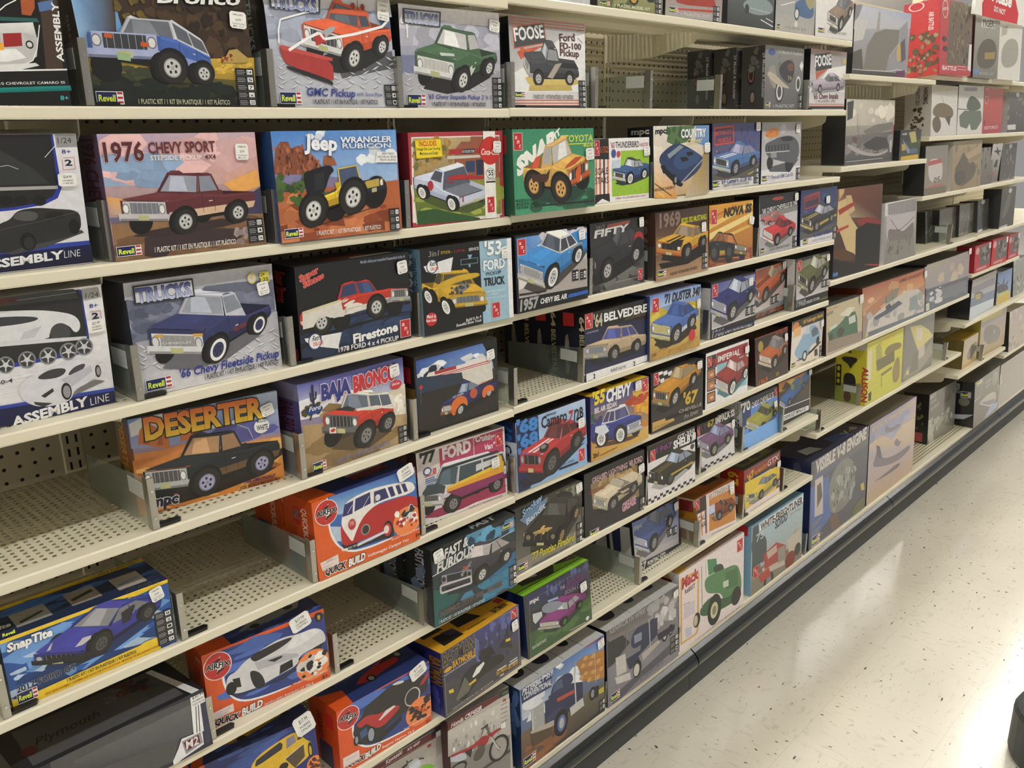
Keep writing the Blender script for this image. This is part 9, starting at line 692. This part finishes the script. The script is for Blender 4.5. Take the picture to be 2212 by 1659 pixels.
kit_box('5_red2',(4.5890,0.0049,1.0005),-0.0266,0.0445,(2296,1271,800),('a82a34', '8a2a30', '555'),'small red plane box, middle of three in a row',
'G b83038 0 1272 b83038 2297 1272 c0343a 2297 0 c0343a 0 0|P 6a6468 643 254 2250 254 2250 1207 643 1207|B 9a948c 602 14 826 356 2067 1093 50 160 1|B 4a4440 603 6 918 381 2067 1017 60 160 1.4|E d8a8a4 344 1017 252 0 0 165|T e0c0c0 275 76 1492 0 114 0 1.6 - 0 AIRFIX|P e8e4e4 2021 966 2296 966 2296 1246 2021 1246')
kit_box('5_red3',(4.8687,0.0065,1.0005),0.0080,0.0588,(1909,1208,800),('a82a34', '8a2a30', '555'),'small red plane box, last of three in a row',
'G b83038 0 1208 b83038 1910 1208 c0343a 1910 0 c0343a 0 0|P 6a6468 534 241 1871 241 1871 1147 534 1147|B 9a948c 604 14 687 338 1718 1039 50 160 1|B 4a4440 605 6 763 362 1718 966 60 160 1.4|E d8a8a4 286 966 210 0 0 157|T e0c0c0 229 72 1241 0 108 0 1.6 - 0 AIRFIX|P e8e4e4 1680 918 1909 918 1909 1184 1680 1184')
kit_box('5_galleon',(4.4185,0.0199,0.7635),0.0170,0.0427,(4006,1909,1000),('1c1c24', '444', '666'),'kit box with a golden galleon on a blue snowy sea',
'G a89c98 0 1909 a89c98 4006 1909 9ab0d0 4006 0 9ab0d0 0 0|P 7a7488 15 1558 3818 1581 3867 1200 111 1235|P 4a6a9a 30 1026 3968 903 4035 467 -105 514|P c8d4e8 -132 607 4035 467 4103 28 -103 23|Q 5a5440 470 1004 537 1261 1595 1198 2151 889 1761 672 833 769|P a89860 656 1110 1482 1078 1572 793 805 864|L c8b068 25 2350 1227 2542 877|L c8b068 20 3427 1308 3645 1137',wrap=1)
kit_box('5_statue',(4.8744,0.0297,0.7635),-0.0153,0.0692,(2391,1645,800),('555', '444', '666'),'blue and yellow kit box with a dark spiky crown',
'G 6a8ac0 0 1646 6a8ac0 2391 1646 8ab0e0 2391 0 8ab0e0 0 0|Q 2a2a44 -145 835 182 1028 1328 970 2029 630 1741 523 214 546|P 2a2a44 182 1028 -13 1244 396 1071|P 2a2a44 861 1008 1079 1388 1170 991|P 2a2a44 1413 934 1841 1096 1670 826|P d8b828 148 507 2228 455 2337 -6 32 21|T c8d848 400 374 1537 -26 183 0 1.6 - 1.0 LIBERTY',wrap=1)
kit_box('5_pale',(5.1661,0.0284,0.7635),0.0104,0.1108,(2792,1952,800),('333', '333', '444'),'tall pale green kit box with a misty scene, by the far shelf end',
'G a8aca4 0 1953 a8aca4 2792 1953 8a8e88 2792 0 8a8e88 0 0|B c0c4bc 610 14 0 0 2792 1952 80 240 1|B 6a6e68 611 8 0 0 2792 976 80 200 1',wrap=1)
kit_box('5_stuka',(4.7059,0.0299,0.5135),-0.0136,0.0636,(4128,2065,1000),('b8a850', 'a89440', '777'),'kit box with a grey aircraft over tan ground and yellow title',
'G 9a94a4 0 2065 9a94a4 4128 2065 b09868 4128 0 b09868 0 0|P c8b850 38 2072 3371 2073 3372 1750 86 1851|Q 6a6664 431 1244 802 1515 1835 1485 3139 1116 3416 617 2708 344 1486 422 669 816|P a88c5c 13 553 2695 396 3884 635 4140 -73 -27 79|L ddd 42 2141 1139 2346 906',wrap=1)
kit_box('5_tan',(4.4346,0.0267,0.5135),0.0227,0.0381,(2368,1439,1000),('6a5c2c', 'c8a038', '777'),'tan kit box with a dark aircraft nose, in front of the grey aircraft box',
'G a8988a 0 1440 a8988a 2368 1440 c8a868 2368 0 c8a868 0 0|Q 5a5650 607 592 1092 963 2297 1063 2280 637 1480 226 845 309|P c8a040 1 159 1480 226 1578 -80 -32 26',wrap=1)
kit_box('6_land',(5.1579,0.0067,0.4625),-0.0181,0.1009,(3223,2213,1000),('222', '444', '666'),'large pale landscape box at the far end',
'G b8aeb0 0 2214 b8aeb0 3223 2214 b0a494 3223 0 b0a494 0 0|B c8bcb4 615 16 0 0 3223 2213 80 260 1.4|B 8a8278 616 8 0 0 3223 885 80 200 1',wrap=1)

def divider(x, y, z, label, lean=.0, L=.24):
    """clear acrylic fin with a steel front strip, a paper plate and a black foot clip"""
    r = empty('shelf_divider', (x, y, z)); tag(r, label, 'shelf divider', 'clear acrylic shelf dividers')
    b = MB(); b.prism([(.004, .001), (L, .001), (L, .062), (.004, .082)], -.0008, .0008); b.build('acrylic_panel', M['acrylic'], r)
    b = MB(); b.box(-.001, 0, .0005, .009, .0025, .083); b.box(-.0015, 0, .0005, -.0008, .016, .083); b.build('metal_strip', M['steel'], r)
    for v in (.018, .062):
        b = MB(); b.disc((.004, -.0012, v), .0018, 10, 1, .0014); b.build('rivet', M['chrome'], r)
    b = MB(); b.box(-.0024, .018, .046, -.0016, .068, .072); b.build('label_plate', M['tag'], r)
    b = MB(); b.prism([(.009, .002), (.042, .002), (.046, .008), (.042, .014), (.009, .014)], .0005, .005, 2); b.build('foot_clip', M['dark'], r)

divider(0.4692,0.0060,1.7145,'clear divider with steel strip beside the blue wagon box')
divider(0.7401,0.0060,1.7145,'clear divider with steel strip beside the orange plow box')
divider(0.9879,0.0060,1.7145,'clear divider with steel strip beside the green stepside box')
divider(1.2656,0.0060,1.7165,'clear divider with steel strip beside the dark custom pickup box')
divider(1.5236,0.0060,1.7165,'clear divider with steel strip first in the empty top space')
divider(1.7248,0.0060,1.7165,'clear divider with steel strip second in the empty top space')
divider(2.0285,0.0060,1.7165,'clear divider with steel strip third in the empty top space, before the hot rod box')
divider(2.5138,0.0060,1.7165,'clear divider with steel strip beside the lilac coupe box')
divider(0.4732,0.0159,1.5105,'clear divider with steel strip beside the maroon pickup box')
divider(0.7254,0.0040,1.5105,'clear divider with steel strip beside the yellow open off-roader box')
divider(0.9896,0.0040,1.5105,'clear divider with steel strip beside the red soda box')
divider(1.2605,0.0040,1.5135,'clear divider with steel strip beside the green snap box')
divider(1.7422,0.0053,1.5135,'clear divider with steel strip beside the streaked road box')
divider(0.4798,0.0073,1.3085,'clear divider with steel strip beside the navy and white pickup box')
divider(0.7326,0.0040,1.3085,'clear divider with steel strip beside the flamed pickup box')
divider(1.0067,0.0040,1.3085,'clear divider with steel strip beside the mustard pickup box')
divider(1.5094,0.0040,1.3130,'clear divider with steel strip beside the dark grey coupe box')
divider(1.7574,0.0040,1.3130,'clear divider with steel strip beside the yellow fastback box')
divider(2.2690,0.0040,1.3130,'clear divider with steel strip beside the two red coupes box')
divider(0.4741,0.0040,1.1070,'clear divider with steel strip by the orange desert box')
divider(0.7341,0.0040,1.1070,'clear divider with steel strip beside the dusty red wagon box')
divider(0.9858,0.0080,1.1070,'clear divider with steel strip beside the petrol station box')
divider(1.2593,0.0040,1.1110,'clear divider with steel strip in the empty space at the shelf seam')
divider(1.4892,0.0040,1.1110,'clear divider with steel strip beside the beige sedan box')
divider(2.0322,0.0085,1.1110,'clear divider with steel strip beside the dark blue two-door box')
divider(2.5314,0.0091,1.1110,'clear divider with steel strip beside the olive fastback box')
divider(0.2363,0.0040,0.9075,'clear divider with steel strip at the yellow banded sports car box')
divider(0.4938,0.0044,0.9075,'clear divider with steel strip at the edge of the empty shelf space')
divider(0.7374,0.0040,0.9075,'clear divider with steel strip beside the red camper van box')
divider(0.9903,0.0040,0.9075,'clear divider with steel strip beside the striped cruising van box')
divider(1.2553,0.0040,0.9115,'clear divider with steel strip beside the white striped red car box')
divider(0.5175,0.0040,0.7055,'clear divider with steel strip beside the silver supercar box')
divider(0.7670,0.0040,0.7055,'clear divider with steel strip in the gap behind the silver supercar box')
divider(0.9857,0.0040,0.7055,'clear divider with steel strip beside the black and blue muscle box')
divider(1.5008,0.0118,0.7080,'clear divider with steel strip beside the jagged flame roadster box')
divider(1.7625,0.0081,0.7080,'clear divider with steel strip beside the black fastback box')
divider(2.0377,0.0164,0.7080,'clear divider with steel strip beside the purple hardtop box')
divider(2.2768,0.0144,0.7080,'clear divider with steel strip beside the yellow-green coupe box')
divider(2.5229,0.0085,0.7080,'clear divider with steel strip beside the sunset convertible box')
divider(1.7384,0.0042,0.4815,'clear divider with steel strip beside the slate blue coupe box')
divider(2.0333,0.0040,0.4815,'clear divider with steel strip beside the orange roadster box')
divider(2.2898,0.0047,0.4815,'clear divider with steel strip beside the yellow black-banded coupe box')
divider(2.5734,0.0128,0.4815,'clear divider with steel strip in the gap next to the yellow coupe box')
divider(1.5976,0.0040,0.1665,'clear divider with steel strip between the log truck and snow road boxes')
divider(1.9512,0.0040,0.1665,'clear divider with steel strip beside the green truck box')
divider(2.7779,0.0040,0.1665,'clear divider with steel strip beside the clear engine box')
divider(2.8079,0.0040,0.6335,'clear divider with steel strip at the corner of the empty perforated shelf')
divider(4.0922,0.0040,0.6335,'clear divider with steel strip near the grey wing box')
divider(3.1973,0.0240,0.6335,'clear divider with steel strip beside the yellow engine box')
divider(3.9576,0.0074,1.1735,'clear divider with steel strip by the dark boxes with round seals')
divider(4.6695,0.0040,0.5135,'clear divider with steel strip before the yellow ground aircraft box')

# copies of stock standing behind the front boxes
for key, n, gap, lab in (('E_camper', 1, .012, 'second orange camper van box behind the front one'), ('D_belv', 2, .004, 'beige sedan box in the row behind the front one'), ('A_hotrod', 2, .02, 'old hot rod box standing behind the front one'), ('G_bluegto', 1, .004, 'slate blue coupe box behind the front one'), ('F_charger', 1, .01, 'black muscle car box behind the front one')):
    s = BOXES[key]; dd = max(v.co.y for v in KIDS[s.name][0].data.vertices)
    for i in range(n):
        c = copy_tree(s); c['label'] = lab+(', hindmost' if i else ''); c['group'] = 'stock behind '+key.split('_')[1]
        c.location = (s.location.x+.003*(i+1), s.location.y+(dd+gap)*(i+1), s.location.z)
# a sign over the far shelves and a dark rounded end at the aisle's other side
r = empty('sign', (4.10, -.02, 2.07)); tag(r, 'white sign board with red octagon reading Please do not, over the far shelves', 'sign')
b = MB(); b.box(-.3, 0, 0, .42, .012, .34); b.build('board', M['white'], r)
b = MB(); b.prism([(-.2, .0), (-.22, .045), (-.1, .135), (.14, .125), (.26, .04), (.26, -.0)], -.003, 0, 1); b.build('octagon', mat('sign_red', 'd03038', .4), r)
a = Art(lambda x, y, k: (x*1e-4, -.004-k, y*1e-4)); a.text('Please', -1200, 620, 2600, -60, 430, 'f8f4f4', .2, 2); a.text('DO NOT', -800, 260, 1500, -50, 190, 'f8f4f4', 0, 1.2); kid(r, a.mb.build('lettering', M['sticker'], r))
b = MB(); b.prism([(.13*math.cos(6.2832*k/28), .13*math.sin(6.2832*k/28)) for k in range(28)], 0, .16, 2); o = b.build('floor_bumper', M['kick'], bevel=.02, loc=(2.425, -.915, 0)); tag(o, 'dark grey rounded bumper on the floor across the aisle', 'bumper')
